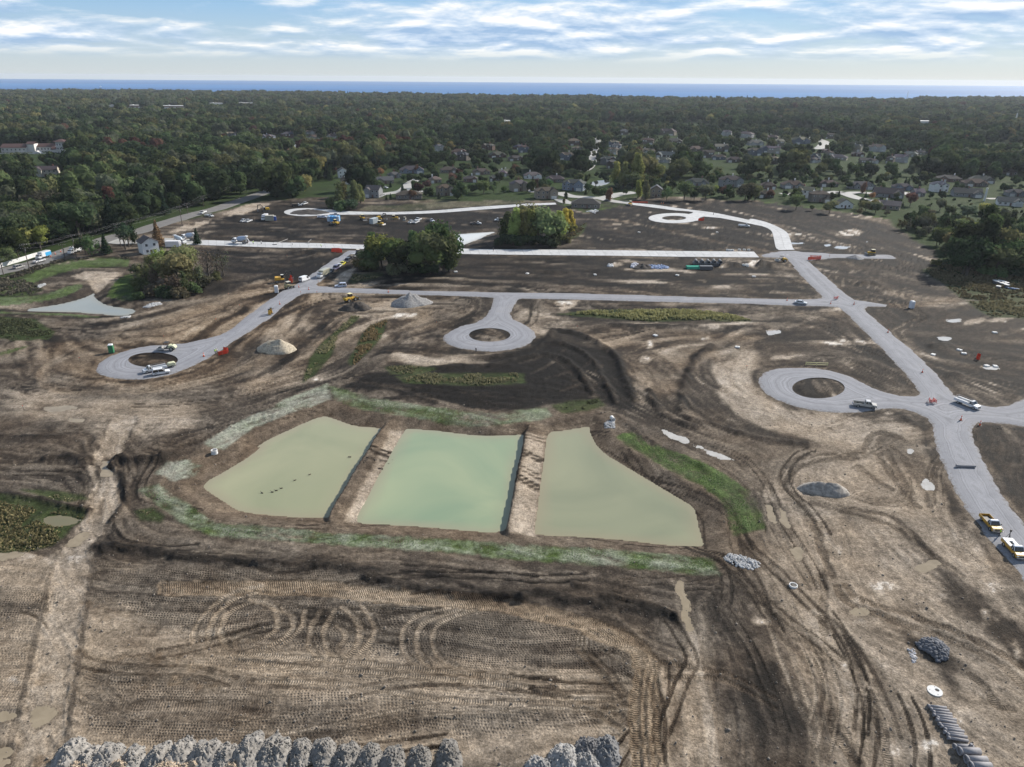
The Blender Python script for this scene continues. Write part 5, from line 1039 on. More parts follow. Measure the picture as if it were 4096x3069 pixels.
# trees in the streets of the nearer houses
for reg, x, y, k, c, h in [('R2',1130,905,'conifer2','pine',45),('R2',1228,935,'conifer2','pine',60),('R2',1132,1005,'conifer2','pine',50),('R2',1097,1005,'conifer2','dark',40),('R2',1315,1000,'small1','red',75),('R2',1235,860,'small1','dark',60),('R2',1270,850,'small1','dark',50),('R2',1370,865,'small1','dark',55),('R2',1330,915,'small1','green',70),('R2',1415,920,'small1','red',75),('R2',1340,790,'small2','red',60),('R2',1690,820,'small1','red',65),('R2',1630,870,'small1','red',80),('R2',1520,1000,'conifer2','dark',55),('R2',1880,960,'oak2','mid',100),('R2',1790,940,'small1','green',70),('R2',1960,950,'small1','mid',70),('R2',2045,950,'small1','green',60),('R2',1660,980,'small1','red',70),('R2',1040,940,'small1','green',90),('R2',860,850,'small1','dark',70),('R2',650,850,'conifer1','dark',110),('R2',620,840,'conifer1','pine',120),('R2',1470,770,'small1','green',70),('R2',1040,820,'small1','rust',70),('R2',2140,800,'small1','red',80),('R2',2010,870,'oak2','dark',80),
   ('R3',530,1000,'small2','dark',55),('R3',515,1035,'small2','olive',40),('R3',690,965,'conifer2','dark',50),('R3',715,945,'small1','dark',75),('R3',875,1015,'small2','red',95),('R3',1013,965,'small1','dark',45),('R3',295,910,'small2','red',70),('R3',840,960,'bush1','mid',55),('R3',400,910,'small1','green',70),('R3',1110,990,'tall2','lime',140),('R3',1170,1000,'tall1','olive',150),('R3',930,900,'tall1','gold',190),('R3',990,910,'tall1','olive',200),('R3',1100,900,'tall1','gold',250),('R3',1150,880,'oak2','olive',200),('R3',1200,900,'small1','green',90),('R3',1060,920,'oak2','mid',120),('R3',1250,880,'oak2','olive',150),('R3',1340,1010,'loose1','mid',110),('R3',1480,1010,'oak2','mid',140),('R3',1560,1010,'small1','green',90),('R3',1650,1010,'oak2','grey',120),('R3',1730,960,'small1','lime',75),('R3',1820,980,'small1','red',90),('R3',1870,985,'conifer2','dark',70),('R3',1970,1010,'oak1','grey',130),('R3',2050,1010,'oak2','olive',110),('R3',2180,990,'small1','red',70),('R3',1920,900,'small1','red',55),('R3',1750,830,'loose1','olive',90),
   ('R4',910,955,'small2','red',80),('R4',715,985,'conifer2','dark',50),('R4',980,1005,'small1','rust',60),('R4',930,990,'conifer2','dark',45),('R4',1290,1060,'oak2','red',100),('R4',370,1090,'oak2','mid',115),('R4',280,1000,'small1','green',45),('R4',640,1120,'oak1','olive',120),('R4',500,1100,'small1','mid',60),('R4',930,1100,'oak3','olive',100),('R4',1010,1120,'oak2','grey',110),('R4',880,1130,'loose1','brush',70),('R4',1100,1140,'loose1','brush',70),('R4',1350,960,'small1','dark',60),('R4',790,920,'small1','dark',60),('R4',650,930,'small1','dark',70),('R4',1180,1000,'small1','grey',55),('R4',1440,1180,'oak2','grey',110),('R4',1330,1240,'loose2','olive',120),('R4',1270,1260,'loose2','grey',120),('R4',1400,1260,'oak2','grey',130),('R4',1480,1250,'loose1','grey',110),('R4',1220,1250,'loose1','olive',110),('R4',1610,1413,'oak1','olive',170),('R4',1800,1413,'bush1','lime',60),('R4',1880,1405,'bush1','olive',60),('R4',1700,1260,'oak3','olive',120),('R4',1820,1280,'oak1','gold',110),('R4',1930,1270,'oak3','olive',130),('R4',2050,1260,'oak2','gold',120),('R4',2000,1160,'oak3','olive',90),('R4',1880,1130,'oak2','gold',110),('R4',1750,1160,'oak3','grey',130),('R4',1600,1150,'oak2','mid',110),('R4',1530,1100,'oak2','grey',110),('R4',1960,1340,'bush1','dark',70),('R4',2150,1400,'oak1','olive',150),('R4',2200,1320,'oak2','mid',150),('R4',2120,1300,'oak2','grey',120),
   ('R8',1880,400,'bush1','mid',80),('R8',2000,410,'bush1','mid',100),('R8',2120,420,'bush1','dark',90),('R8',2200,410,'bush1','mid',80),('R8',1500,320,'bush2','olive',50),('R8',1760,330,'bush2','mid',40),('R8',1650,280,'bush1','olive',60)]:
    tree_px(reg, x, y, k, c, h, label={'red': 'red leaved street tree among the houses', 'rust': 'rust brown street tree among the houses', 'pine': 'dark spruce in a house garden', 'dark': 'small dark green garden tree among the houses', 'green': 'round green garden tree among the houses', 'mid': 'bushy green tree on the overgrown edge of the site', 'grey': 'grey green tree on the overgrown edge of the site', 'olive': 'olive tree on the overgrown edge of the site', 'gold': 'golden olive tree on the overgrown edge of the site', 'lime': 'yellow green tree on the overgrown edge of the site', 'brush': 'bare brown tree on the overgrown edge of the site', 'yellow': 'yellow tree'}[c] if 'bush' not in k else 'low %s bush on the overgrown edge of the site' % {'mid': 'green', 'dark': 'dark', 'olive': 'olive', 'lime': 'yellow green'}.get(c, c), group='trees among the houses and on the site edge')
print('site trees', NTREE, time.time() - T0)

# ---- tall grass and reeds: nobody could count the blades
def reeds(P, cls, hgt, idx):
    P = np.array(P); lo = P.min(0); hi = P.max(0); c = P.mean(0); dist = math.hypot(*c)
    step = .55 if dist < 190 else .8 if dist < 300 else 1.3
    gx, gy = np.meshgrid(np.arange(lo[0], hi[0], step), np.arange(lo[1], hi[1], step)); gx = gx.ravel() + rng.uniform(-.4, .4, gx.size) * step; gy = gy.ravel() + rng.uniform(-.4, .4, gy.size) * step
    d = polysd(gx + .8 * fbm(gx / 3, gy / 3, 2, 5), gy, P, 2); pn = fbm(gx / 4, gy / 4, 3, idx)
    k = (d < 0) & (pn > -.30 + .5 * np.clip(1 + d / 2.5, 0, 1)); k &= (np.abs(gx) < (gy * cp + H * sp) * .85)
    for B, wl, bank in BASINS: k &= polysd(gx, gy, B, 2) > .3
    k &= d_ok(gx, gy)
    gx, gy, d, pn = gx[k], gy[k], d[k], pn[k]; n = len(gx)
    if n == 0: return
    z0 = np.array([zat(a, b) for a, b in zip(gx, gy)])
    hh = .5 * hgt * (.4 + .6 * np.clip(-d / 3, 0, 1)) * (1 + .7 * pn) * (.6 if cls == 'rust' else 1) * rng.uniform(.7, 1.25, n)
    Vs = []; Fs = []; o = 0
    for b in range(3):
        a = rng.uniform(0, 6.28, n); wd = step * rng.uniform(.35, .6, n) * (.5 if cls == 'lawn' else 1); lx = rng.uniform(-.35, .35, n) * hh; ly = rng.uniform(-.35, .35, n) * hh
        A = np.stack([gx - np.cos(a) * wd, gy - np.sin(a) * wd, z0 - .1], 1); B_ = np.stack([gx + np.cos(a) * wd, gy + np.sin(a) * wd, z0 - .1], 1)
        C = np.stack([gx + np.cos(a) * wd * .7 + lx, gy + np.sin(a) * wd * .7 + ly, z0 + hh], 1); D_ = np.stack([gx - np.cos(a) * wd * .6 + lx, gy - np.sin(a) * wd * .6 + ly, z0 + hh * rng.uniform(.7, 1.1, n)], 1)
        Vs.append(np.stack([A, B_, C, D_], 1).reshape(-1, 3)); Fs.append(np.arange(n * 4).reshape(-1, 4) + o); o += n * 4
    me_ = np_mesh('tall_grass', np.concatenate(Vs), np.concatenate(Fs), STEM)
    ob = mesh_obj('tall_grass', me_); ob.color = {'reed': (.27, .255, .115, 1), 'olive': (.20, .18, .10, 1), 'gold': (.32, .255, .12, 1), 'rust': (.25, .225, .105, 1), 'lawn': (.10, .17, .045, 1), 'brush': (.105, .095, .072, 1), 'dkgreen': (.10, .11, .06, 1)}[cls]
    tag(ob, {'reed': 'long strip of green reeds below the gravel road', 'gold': 'golden weedy strip beside the tracks', 'rust': 'rust coloured meadow round the marshy puddle', 'brush': 'dark brown brush along the road', 'dkgreen': 'dark weedy patch on bare soil', 'lawn': 'short green grass sprouting on the pond bank'}.get(cls, 'olive weeds on uncleared ground'), 'grass', kind='stuff')
def d_ok(x, y):
    dd = polysd(x, y, ring_left, 1.2)
    for q in (conc_main, cr_poly, cl_poly): dd = np.minimum(dd, polysd(x, y, q, 1.2))
    return (dd > .4) | np.array([any(inside(np.array([a]), np.array([b]), i)[0] for i in ISLANDS) for a, b in zip(x, y)]) if len(x) < 3 else dd > .4
for i, (P, c, h) in enumerate(REEDS): reeds(P, c, h, 200 + i)
for i in (0, 3, 4): reeds(GRASS[i][0], 'lawn', .17, 240 + i)
print('reeds', time.time() - T0)
# ================================================================== HOUSES
class MB:
    def __init__(s): s.v = []; s.f = []
    def box(s, x0, x1, y0, y1, z0, z1):
        o = len(s.v); s.v += [(x0, y0, z0), (x1, y0, z0), (x1, y1, z0), (x0, y1, z0), (x0, y0, z1), (x1, y0, z1), (x1, y1, z1), (x0, y1, z1)]
        s.f += [tuple(o + i for i in q) for q in ((0, 3, 2, 1), (4, 5, 6, 7), (0, 1, 5, 4), (1, 2, 6, 5), (2, 3, 7, 6), (3, 0, 4, 7))]; return s
    def frustum(s, b, t, z0, z1):
        """b, t = (x0,x1,y0,y1) at z0 and z1"""
        o = len(s.v); s.v += [(b[0], b[2], z0), (b[1], b[2], z0), (b[1], b[3], z0), (b[0], b[3], z0), (t[0], t[2], z1), (t[1], t[2], z1), (t[1], t[3], z1), (t[0], t[3], z1)]
        s.f += [tuple(o + i for i in q) for q in ((0, 3, 2, 1), (4, 5, 6, 7), (0, 1, 5, 4), (1, 2, 6, 5), (2, 3, 7, 6), (3, 0, 4, 7))]; return s
    def prism(s, prof, a0, a1, axis='y', inset=0.0):
        """profile [(p,q)..] extruded along an axis: axis 'y' -> profile in x,z ; axis 'x' -> profile in y,z ; 'z' -> x,y"""
        o = len(s.v); n = len(prof); mp = {'y': lambda p, q, a: (p, a, q), 'x': lambda p, q, a: (a, p, q), 'z': lambda p, q, a: (p, q, a)}[axis]
        s.v += [mp(p, q, a0) for p, q in prof] + [mp(p, q, a1) for p, q in prof]
        s.f += [tuple(o + i for i in range(n)), tuple(o + n + i for i in range(n - 1, -1, -1))] + [(o + i, o + n + i, o + n + (i + 1) % n, o + (i + 1) % n) for i in range(n)]; return s
    def cyl(s, c, r, h, axis='z', n=14, r2=None, cap=True):
        o = len(s.v); r2 = r if r2 is None else r2; ax = {'x': 0, 'y': 1, 'z': 2}[axis]; u, w = [(1, 2), (2, 0), (0, 1)][ax]
        for k, (hh, rr) in enumerate(((-h / 2, r), (h / 2, r2))):
            for i in range(n):
                t = 2 * math.pi * i / n; p = list(c); p[ax] += hh; p[u] += rr * math.cos(t); p[w] += rr * math.sin(t); s.v.append(tuple(p))
        s.f += [(o + i, o + (i + 1) % n, o + n + (i + 1) % n, o + n + i) for i in range(n)]
        if cap: s.f += [tuple(o + i for i in range(n - 1, -1, -1)), tuple(o + n + i for i in range(n))]
        return s
    def bar(s, p, q, r, n=6):
        p = Vector(p); q = Vector(q); d = (q - p).normalized(); a = d.orthogonal().normalized(); b = d.cross(a); o = len(s.v)
        for c in (p, q):
            for i in range(n): t = 2 * math.pi * (i + .5) / n; s.v.append(tuple(c + (a * math.cos(t) + b * math.sin(t)) * r))
        s.f += [(o + i, o + (i + 1) % n, o + n + (i + 1) % n, o + n + i) for i in range(n)] + [tuple(o + i for i in range(n - 1, -1, -1)), tuple(o + n + i for i in range(n))]; return s
    def mesh(s, name, M, bevel=0.0, smooth=False):
        me_ = bpy.data.meshes.new(name); me_.from_pydata(s.v, [], s.f); bm = bmesh.new(); bm.from_mesh(me_); bmesh.ops.recalc_face_normals(bm, faces=bm.faces)
        if bevel: bmesh.ops.bevel(bm, geom=[e for e in bm.edges if e.calc_face_angle(0) > .5], offset=bevel, segments=1, affect='EDGES', clamp_overlap=True)
        if smooth:
            for f in bm.faces: f.smooth = True
        bm.to_mesh(me_); bm.free(); me_.materials.append(M); return me_
    def build(s, name, M, parent=None, bevel=0.0, smooth=False): return mesh_obj(name, s.mesh(name, M, bevel, smooth), None, parent)
def ocol_material(name, rough=.45, spec=.5, coat=0.0, var=.08, nscale=2.0, metal=0.0):
    """paint / siding whose colour is the object's own colour"""
    M = bpy.data.materials.new(name); M.use_nodes = True; nt = M.node_tree; b = nt.nodes['Principled BSDF']; oi = nt.nodes.new('ShaderNodeObjectInfo'); tc = nt.nodes.new('ShaderNodeTexCoord')
    n = nt.nodes.new('ShaderNodeTexNoise'); n.inputs['Scale'].default_value = nscale; n.inputs['Detail'].default_value = 5; nt.links.new(tc.outputs['Object'], n.inputs['Vector'])
    mr = nt.nodes.new('ShaderNodeMapRange'); mr.inputs['From Min'].default_value = .3; mr.inputs['From Max'].default_value = .7; mr.inputs['To Min'].default_value = 1 - var; mr.inputs['To Max'].default_value = 1 + var; nt.links.new(n.outputs['Fac'], mr.inputs['Value'])
    mx = nt.nodes.new('ShaderNodeMix'); mx.data_type = 'RGBA'; mx.blend_type = 'MULTIPLY'; mx.inputs[0].default_value = 1; nt.links.new(oi.outputs['Color'], mx.inputs[6]); nt.links.new(mr.outputs[0], mx.inputs[7]); nt.links.new(mx.outputs[2], b.inputs['Base Color'])
    b.inputs['Roughness'].default_value = rough; b.inputs['Specular IOR Level'].default_value = spec; b.inputs['Coat Weight'].default_value = coat; b.inputs['Metallic'].default_value = metal
    return M
SIDING = ocol_material('siding', .85, .3, 0, .08, 1.5); ROOFM = ocol_material('shingles', .9, .25, 0, .16, 2.5); TRIM = mat('white_trim', (.62, .62, .61), .6); PANE = mat('window_glass', (.020, .024, .030), .08, spec=.8); GDOOR = mat('garage_door_paint', (.52, .52, .51), .6); BRICK = mat('chimney_brick', (.20, .10, .075), .9, var=.25, nscale=8); DOORM = mat('front_door', (.10, .05, .04), .5)
WALLC = {'tan': (.23, .20, .16), 'grey': (.22, .225, .23), 'blue': (.17, .20, .25), 'white': (.62, .62, .61), 'cream': (.45, .42, .35), 'brick': (.16, .105, .085), 'taupe': (.17, .15, .13), 'dark': (.10, .095, .09)}
ROOFC = {'brown': (.060, .048, .042), 'grey': (.075, .075, .078), 'black': (.022, .022, .025), 'char': (.042, .042, .046), 'tan': (.12, .10, .082), 'red': (.115, .055, .045), 'blue': (.055, .062, .08)}
WIN_ME = MB().box(-.5, .5, -.06, .05, 0, 1).mesh('window', TRIM); PANE_ME = MB().box(-.42, -.02, -.075, 0, .06, .94).box(.02, .42, -.075, 0, .06, .94).mesh('pane', PANE)
GAR_ME = MB().box(-.5, .5, -.06, .05, 0, 1).box(-.47, .47, -.075, -.02, .05, .235).box(-.47, .47, -.075, -.02, .27, .47).box(-.47, .47, -.075, -.02, .51, .71).box(-.47, .47, -.075, -.02, .75, .95).mesh('garage_door', GDOOR); DR_ME = MB().box(-.5, .5, -.06, .05, 0, 1).box(-.32, .32, -.075, -.02, .5, .9).mesh('door', DOORM)
def gable(mb, x0, x1, y0, y1, z, rise, axis, t=.22, oh=.5, ends=True):
    """two roof slopes with thickness; ridge along the axis"""
    if axis == 'x': prof = [(y0 - oh, z - oh * rise / ((y1 - y0) / 2)), ((y0 + y1) / 2, z + rise), (y1 + oh, z - oh * rise / ((y1 - y0) / 2))]; a0, a1 = x0 - oh, x1 + oh; ax = 'x'
    else: prof = [(x0 - oh, z - oh * rise / ((x1 - x0) / 2)), ((x0 + x1) / 2, z + rise), (x1 + oh, z - oh * rise / ((x1 - x0) / 2))]; a0, a1 = y0 - oh, y1 + oh; ax = 'y'
    p = prof + [(a, b + t) for a, b in prof[::-1]]; mb.prism(p, a0, a1, ax)
def gable_wall(mb, x0, x1, y0, y1, z, rise, axis):
    if axis == 'x': mb.prism([(y0, 0), (y0, z), ((y0 + y1) / 2, z + rise), (y1, z), (y1, 0)], x0, x1, 'x')
    else: mb.prism([(x0, 0), (x0, z), ((x0 + x1) / 2, z + rise), (x1, z), (x1, 0)], y0, y1, 'y')
def put(name, me_, parent, x, y, z, w, h, rz=0.0, kids=None):
    o = mesh_obj(name, me_, None, parent); o.location = (x, y, z); o.scale = (w, 1, h); o.rotation_euler = (0, 0, rz)
    if kids: c = mesh_obj('pane', kids, None, o)
    return o
def house(x, y, rz, w, d, storeys, style, wc, rc, label, near=True, group=None, seed=0, name='house'):
    r = random.Random(seed); hz = 2.9 * storeys; root = empty(name, (x, y, 0), rz, label, 'house', group)
    wall = MB(); roof = MB(); rise = d * .5 * r.uniform(.52, .68); x0, x1, y0, y1 = -w / 2, w / 2, -d / 2, d / 2
    wing = r.choice([-1, 1]); ww = w * r.uniform(.32, .40); wx0 = (x1 - ww) if wing > 0 else x0; wx1 = wx0 + ww; fy = y0 - d * r.uniform(.22, .34); wr = ww * .5 * r.uniform(.62, .78)
    base = -.6
    if style in ('gable', 'barn'): gable_wall(wall, x0, x1, y0, y1, hz, rise, 'x'); gable(roof, x0, x1, y0, y1, hz, rise, 'x')
    elif style == 'side': gable_wall(wall, x0, x1, y0, y1, hz, w * .5 * .6, 'y'); gable(roof, x0, x1, y0, y1, hz, w * .5 * .6, 'y')
    else:                                    # hip roof
        wall.box(x0, x1, y0, y1, 0, hz); q = d * .5; rl = max(w / 2 - q, .4); o = .55
        roof.frustum((x0 - o, x1 + o, y0 - o, y1 + o), (-rl, rl, -.15, .15), hz - .05, hz + rise * .95); roof.box(x0 - o, x1 + o, y0 - o, y1 + o, hz - .25, hz - .06)
    if style not in ('barn', 'side', 'plain'):
        wh = 2.9 if storeys < 2 or style == 'hip' else hz
        gable_wall(wall, wx0, wx1, fy, y0 + .5, wh, wr, 'y'); gable(roof, wx0, wx1, fy, y0 + d * .45, wh + .03, wr, 'y', .2, .4)
        if style == 'gables':
            cx = x0 + w * .26 if wing > 0 else x1 - w * .26; cw = w * .2; gable_wall(wall, cx - cw / 2, cx + cw / 2, y0 - 1.2, y0 + .5, hz + .1, cw * .42, 'y'); gable(roof, cx - cw / 2, cx + cw / 2, y0 - 1.2, y0 + d * .4, hz + .14, cw * .42, 'y', .2, .35)
    wall.box(x0 + .05, x1 - .05, y0 + .05, y1 - .05, base, .02)
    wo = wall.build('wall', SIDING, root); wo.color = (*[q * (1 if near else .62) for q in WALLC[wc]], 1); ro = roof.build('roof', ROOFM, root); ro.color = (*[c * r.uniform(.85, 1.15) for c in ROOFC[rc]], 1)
    if style in ('hip', 'gable', 'gables') and r.random() < .7:
        ch = MB().box(-.45, .45, -.35, .35, 0, 2.4).box(-.52, .52, -.42, .42, 2.4, 2.55).build('chimney', BRICK if r.random() < .5 else TRIM, ro); ch.location = (r.uniform(-.3, .3) * w, d * .12, hz + rise * .55)
    if not near and style != 'barn':
        if style not in ('side', 'plain'): put('garage_door', GAR_ME, root, (wx0 + wx1) / 2, fy - .01, 0, ww * .62, 2.2)
        for k in range(2): put('window', WIN_ME, root, (x0 + w * .2 * (k + 1) if wing > 0 else x1 - w * .2 * (k + 1)), y0 - .012, .95 + hz - 2.9, 1.5, 1.35)
        return root
    if style == 'barn':
        for k in range(3): put('window', WIN_ME, root, x0 + w * (.25 + .25 * k), y0 - .012, 1.0, 1.1, 1.2, 0, PANE_ME)
        return root
    mx_ = (wx0 + wx1) / 2
    if style == 'side':
        for k in (-1, 1):
            for s_ in range(storeys): put('window', WIN_ME, root, k * w * .24, y0 - .012, .9 + 2.9 * s_, 1.3, 1.4, 0, PANE_ME)
        put('door', DR_ME, root, 0, y0 - .012, 0, 1.1, 2.1)
        for k in range(2): put('window', WIN_ME, root, x1 + .012, y0 + d * (.3 + .4 * k), 1.0, 1.2, 1.3, math.pi / 2, PANE_ME)
        return root
    if style == 'plain':
        for k in range(4): put('window', WIN_ME, root, x0 + w * (.15 + .235 * k), y0 - .012, .9, 1.5, 1.4, 0, PANE_ME)
        put('door', DR_ME, root, .06 * w, y0 - .012, 0, 1.4, 2.1)
    else:
        put('garage_door', GAR_ME, root, mx_, fy - .012, 0, min(5.0, ww * .64), 2.25)
        if wr > 1.6: put('window', WIN_ME, root, mx_, fy - .012, 2.9 + .35 if storeys < 2 or style == 'hip' else 3.7, 1.1, 1.0, 0, PANE_ME)
        n = 3 if w > 15 else 2; s0, s1 = (x0, wx0) if wing > 0 else (wx1, x1)
        for k in range(n):
            xx = s0 + (s1 - s0) * (k + .5) / n
            for s_ in range(storeys):
                if style == 'gables' and abs(xx - (x0 + w * .26 if wing > 0 else x1 - w * .26)) < w * .1: put('window', WIN_ME, root, xx, y0 - 1.212, .9 + 2.9 * s_, 1.5, 1.4, 0, PANE_ME)
                elif s_ == 0 and k == (n - 1 if wing > 0 else 0): put('door', DR_ME, root, xx, y0 - .012, 0, 1.2, 2.1)
                else: put('window', WIN_ME, root, xx, y0 - .012, .9 + 2.9 * s_, 1.5, 1.4, 0, PANE_ME)
    for k in range(2): put('window', WIN_ME, root, x1 + .012, y0 + d * (.3 + .4 * k), .9, 1.2, 1.3, math.pi / 2, PANE_ME)
    return root
HOUSES = []
def house_px(reg, x, yb, wpx, style, wc, rc, storeys, label, rot=0.0, near=True, group=None, depth=None, vis=1.0):
    gx, gy = G(reg, x, yb); w = wpx * ZR[reg][2] / ppm(gx, gy) * .95; w = min(max(w, 7), 30); d = depth or min(max(w * .55, 7.5), 12)
    face = math.atan2(gx, gy) * -.5 + rot
    cy = gy + d * .75
    HOUSES.append((gx, gy, w, d, vis))
    return house(gx, cy, face, w, d, storeys, style, wc, rc, label, near, group, seed=int(x * 7 + yb))
NG = 'suburban houses beyond the site'
for reg, x, yb, w, st, wc, rc, s_, lab, rot in [
 ('R2',735,832,78,'side','white','grey',2,'white two storey farmhouse behind the black roofed barn',.2),('R2',775,884,105,'barn','white','black',1,'white barn with black gable roof',.05),('R2',1075,880,140,'gable','tan','grey',1,'tan house with brown grey roof left of the cul-de-sac',.3),
 ('R2',1155,832,105,'gables','grey','grey',1,'grey house with pale gable by the cul-de-sac top',.3),('R2',1290,795,200,'gables','blue','char',1,'wide blue grey house with several front gables',.1),('R2',990,990,122,'gable','grey','grey',2,'grey two storey house with low annex beside the olive willows',-.35),('R2',1270,1004,215,'plain','taupe','brown',1,'long brown ranch house backing on the dug slope',0),
 ('R2',1560,975,126,'gables','tan','brown',2,'tall tan two storey house above the seeded slope',.35),('R2',1485,872,96,'hip','tan','tan',1,'tan hip roofed house behind the tall tan house',.2),('R2',1595,792,145,'hip','taupe','brown',1,'brown hip roofed house below the dark wood',.1),('R2',1858,806,140,'gables','tan','brown',1,'tan house with twin front gables',.2),('R2',1770,865,115,'hip','brick','brown',1,'low brick house between red trees',0),('R2',1965,858,82,'hip','dark','char',1,'low dark roofed house behind bushes',0),('R2',2040,812,88,'gable','tan','tan',1,'pale tan house with light hip roof',.2),
 ('R3',150,938,142,'gables','tan','grey',2,'tan two storey house with white edged gables',.35),('R3',370,1000,180,'gables','tan','brown',2,'brown roofed two storey house with double garage',.2),('R3',600,934,184,'gables','blue','char',2,'blue grey house with steep gable and white garage doors',-.25),('R3',262,838,142,'gables','white','tan',1,'white house with pale tan roof and twin gables',.1),('R3',445,868,150,'hip','taupe','brown',1,'wide brown roofed house behind the blue grey house',0),('R3',700,1078,240,'plain','taupe','brown',1,'big brown hip roofed ranch house at the edge of the site',-.1),('R3',22,820,62,'hip','grey','grey',1,'small grey roofed house beside the red tree',0),
 ('R3',1265,988,98,'side','tan','grey',2,'narrow tan two storey house alone among shrubs',-.1),('R3',1600,896,185,'gables','grey','char',1,'grey house with two white edged gables facing the shrubs',.1),('R3',1870,905,180,'gables','grey','char',2,'grey two storey house with tall white edged gables',.15),('R3',2150,992,130,'hip','dark','brown',1,'dark brown house behind the red sapling',0),
 ('R4',160,925,120,'hip','brick','brown',1,'dark brick house beside the street end',0),('R4',365,920,180,'gables','grey','brown',1,'grey house with white gable behind the lawn',.1),('R4',470,998,118,'gable','white','tan',2,'white gabled two storey house at the lawn',-.4),('R4',575,1032,150,'hip','taupe','brown',2,'large olive grey two storey house backing on the shrubs',.2),('R4',650,906,150,'hip','dark','brown',1,'dark house with brown double garage',.1),('R4',780,1082,128,'side','white','char',1,'white gabled house with covered rear porch',.15),('R4',920,926,190,'gables','grey','char',1,'grey house with white gables and round window',.15),
 ('R4',1150,995,228,'gable','grey','char',1,'long grey house with dark roof and side windows',-.1),('R4',1255,936,150,'gables','blue','char',1,'blue gabled house with white garage',.1),('R4',1140,1092,205,'gable','tan','tan',1,'tan house with dark wing behind the red maple',-.3),('R4',1548,948,128,'gables','white','blue',2,'white trimmed two storey house with dark garage',.1),('R4',1380,985,86,'gable','grey','grey',1,'small grey gabled house behind the shrubs',.3),('R4',1790,992,215,'gable','grey','char',1,'long low grey house beside the white chimney pole',0),('R4',1850,905,185,'gables','taupe','brown',1,'brown house with peaked roof behind the long grey house',.1),('R4',2175,985,150,'gables','grey','char',1,'grey house with dark roof at the lawn edge',.1),('R4',2130,1062,180,'gable','white','grey',1,'white ranch house with grey roof on green lawn',-.1),
 ('R4',1640,868,180,'hip','brick','brown',1,'wide reddish brown hip roofed house below the wood',0),('R4',1900,878,175,'hip','taupe','char',1,'wide dark hip roofed house beside the wood',0),('R4',2125,812,92,'hip','taupe','brown',1,'small brown house in the trees right of the wood',0),('R5',1160,243,130,'side','white','grey',2,'white two storey farmhouse among pines by the road',.5)]:
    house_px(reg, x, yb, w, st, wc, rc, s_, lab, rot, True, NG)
far = [('R2',1518,615,86),('R2',1680,642,132),('R2',1920,608,95),('R2',1982,668,150),('R2',2140,694,130),('R2',1700,690,130),('R2',2165,600,100),('R2',310,512,140),('R2',505,520,112),('R2',665,512,122),('R2',130,512,92),('R2',470,478,90),('R2',1140,468,46),('R3',540,690,130),('R3',620,610,74),('R3',590,568,110),('R3',920,580,86),('R3',915,640,92),('R3',880,725,135),('R3',905,752,90),('R3',1325,708,132),('R3',1350,668,150),('R3',1192,560,104),('R3',1190,638,122),('R3',1350,486,152),('R3',1410,552,132),('R3',1580,618,132),('R3',1785,618,112),('R3',1770,684,112),('R3',1680,668,96),('R3',1895,706,122),('R3',2050,650,112),('R3',1830,492,82),('R3',1990,508,122),('R3',2060,568,122),('R3',2160,628,104),('R3',1000,482,66),('R3',940,606,82),('R3',190,625,84),
 ('R4',945,714,90),('R4',1012,716,70),('R4',1150,716,56),('R4',730,690,150),('R4',520,680,122),('R4',870,618,90),('R4',885,660,100),('R4',1040,622,122),('R4',610,632,72),('R4',420,560,150),('R4',190,520,100),('R4',240,575,82),('R4',60,560,112),('R4',42,644,92),('R4',200,634,100),('R4',195,722,92),('R4',530,712,100),('R4',1310,660,122),('R4',1392,648,100),('R4',650,516,72),('R4',655,650,52),('R4',1230,710,100),('R1',1890,492,66),('R1',1850,505,60),('R1',2150,512,100)]
hr = random.Random(5)
ADJ = {'tan': 'tan', 'grey': 'grey', 'blue': 'blue grey', 'white': 'white', 'cream': 'cream', 'brick': 'brick', 'taupe': 'brown grey'}
for reg, x, yb, w in far:
    wc = hr.choice(['tan', 'grey', 'taupe', 'brick', 'white', 'blue', 'tan', 'cream']); rc = hr.choice(['brown', 'char', 'grey', 'brown', 'tan']); st = hr.choice(['gables', 'hip', 'gables', 'gable'])
    house_px(reg, x, yb, w, st, wc, rc, 1 if hr.random() < .5 else 2, '%s house with %s roof deep among the trees' % (ADJ[wc], {'brown': 'brown', 'char': 'charcoal', 'grey': 'grey', 'tan': 'light brown'}[rc]), hr.uniform(-.5, .5), False, 'houses deep among the trees')
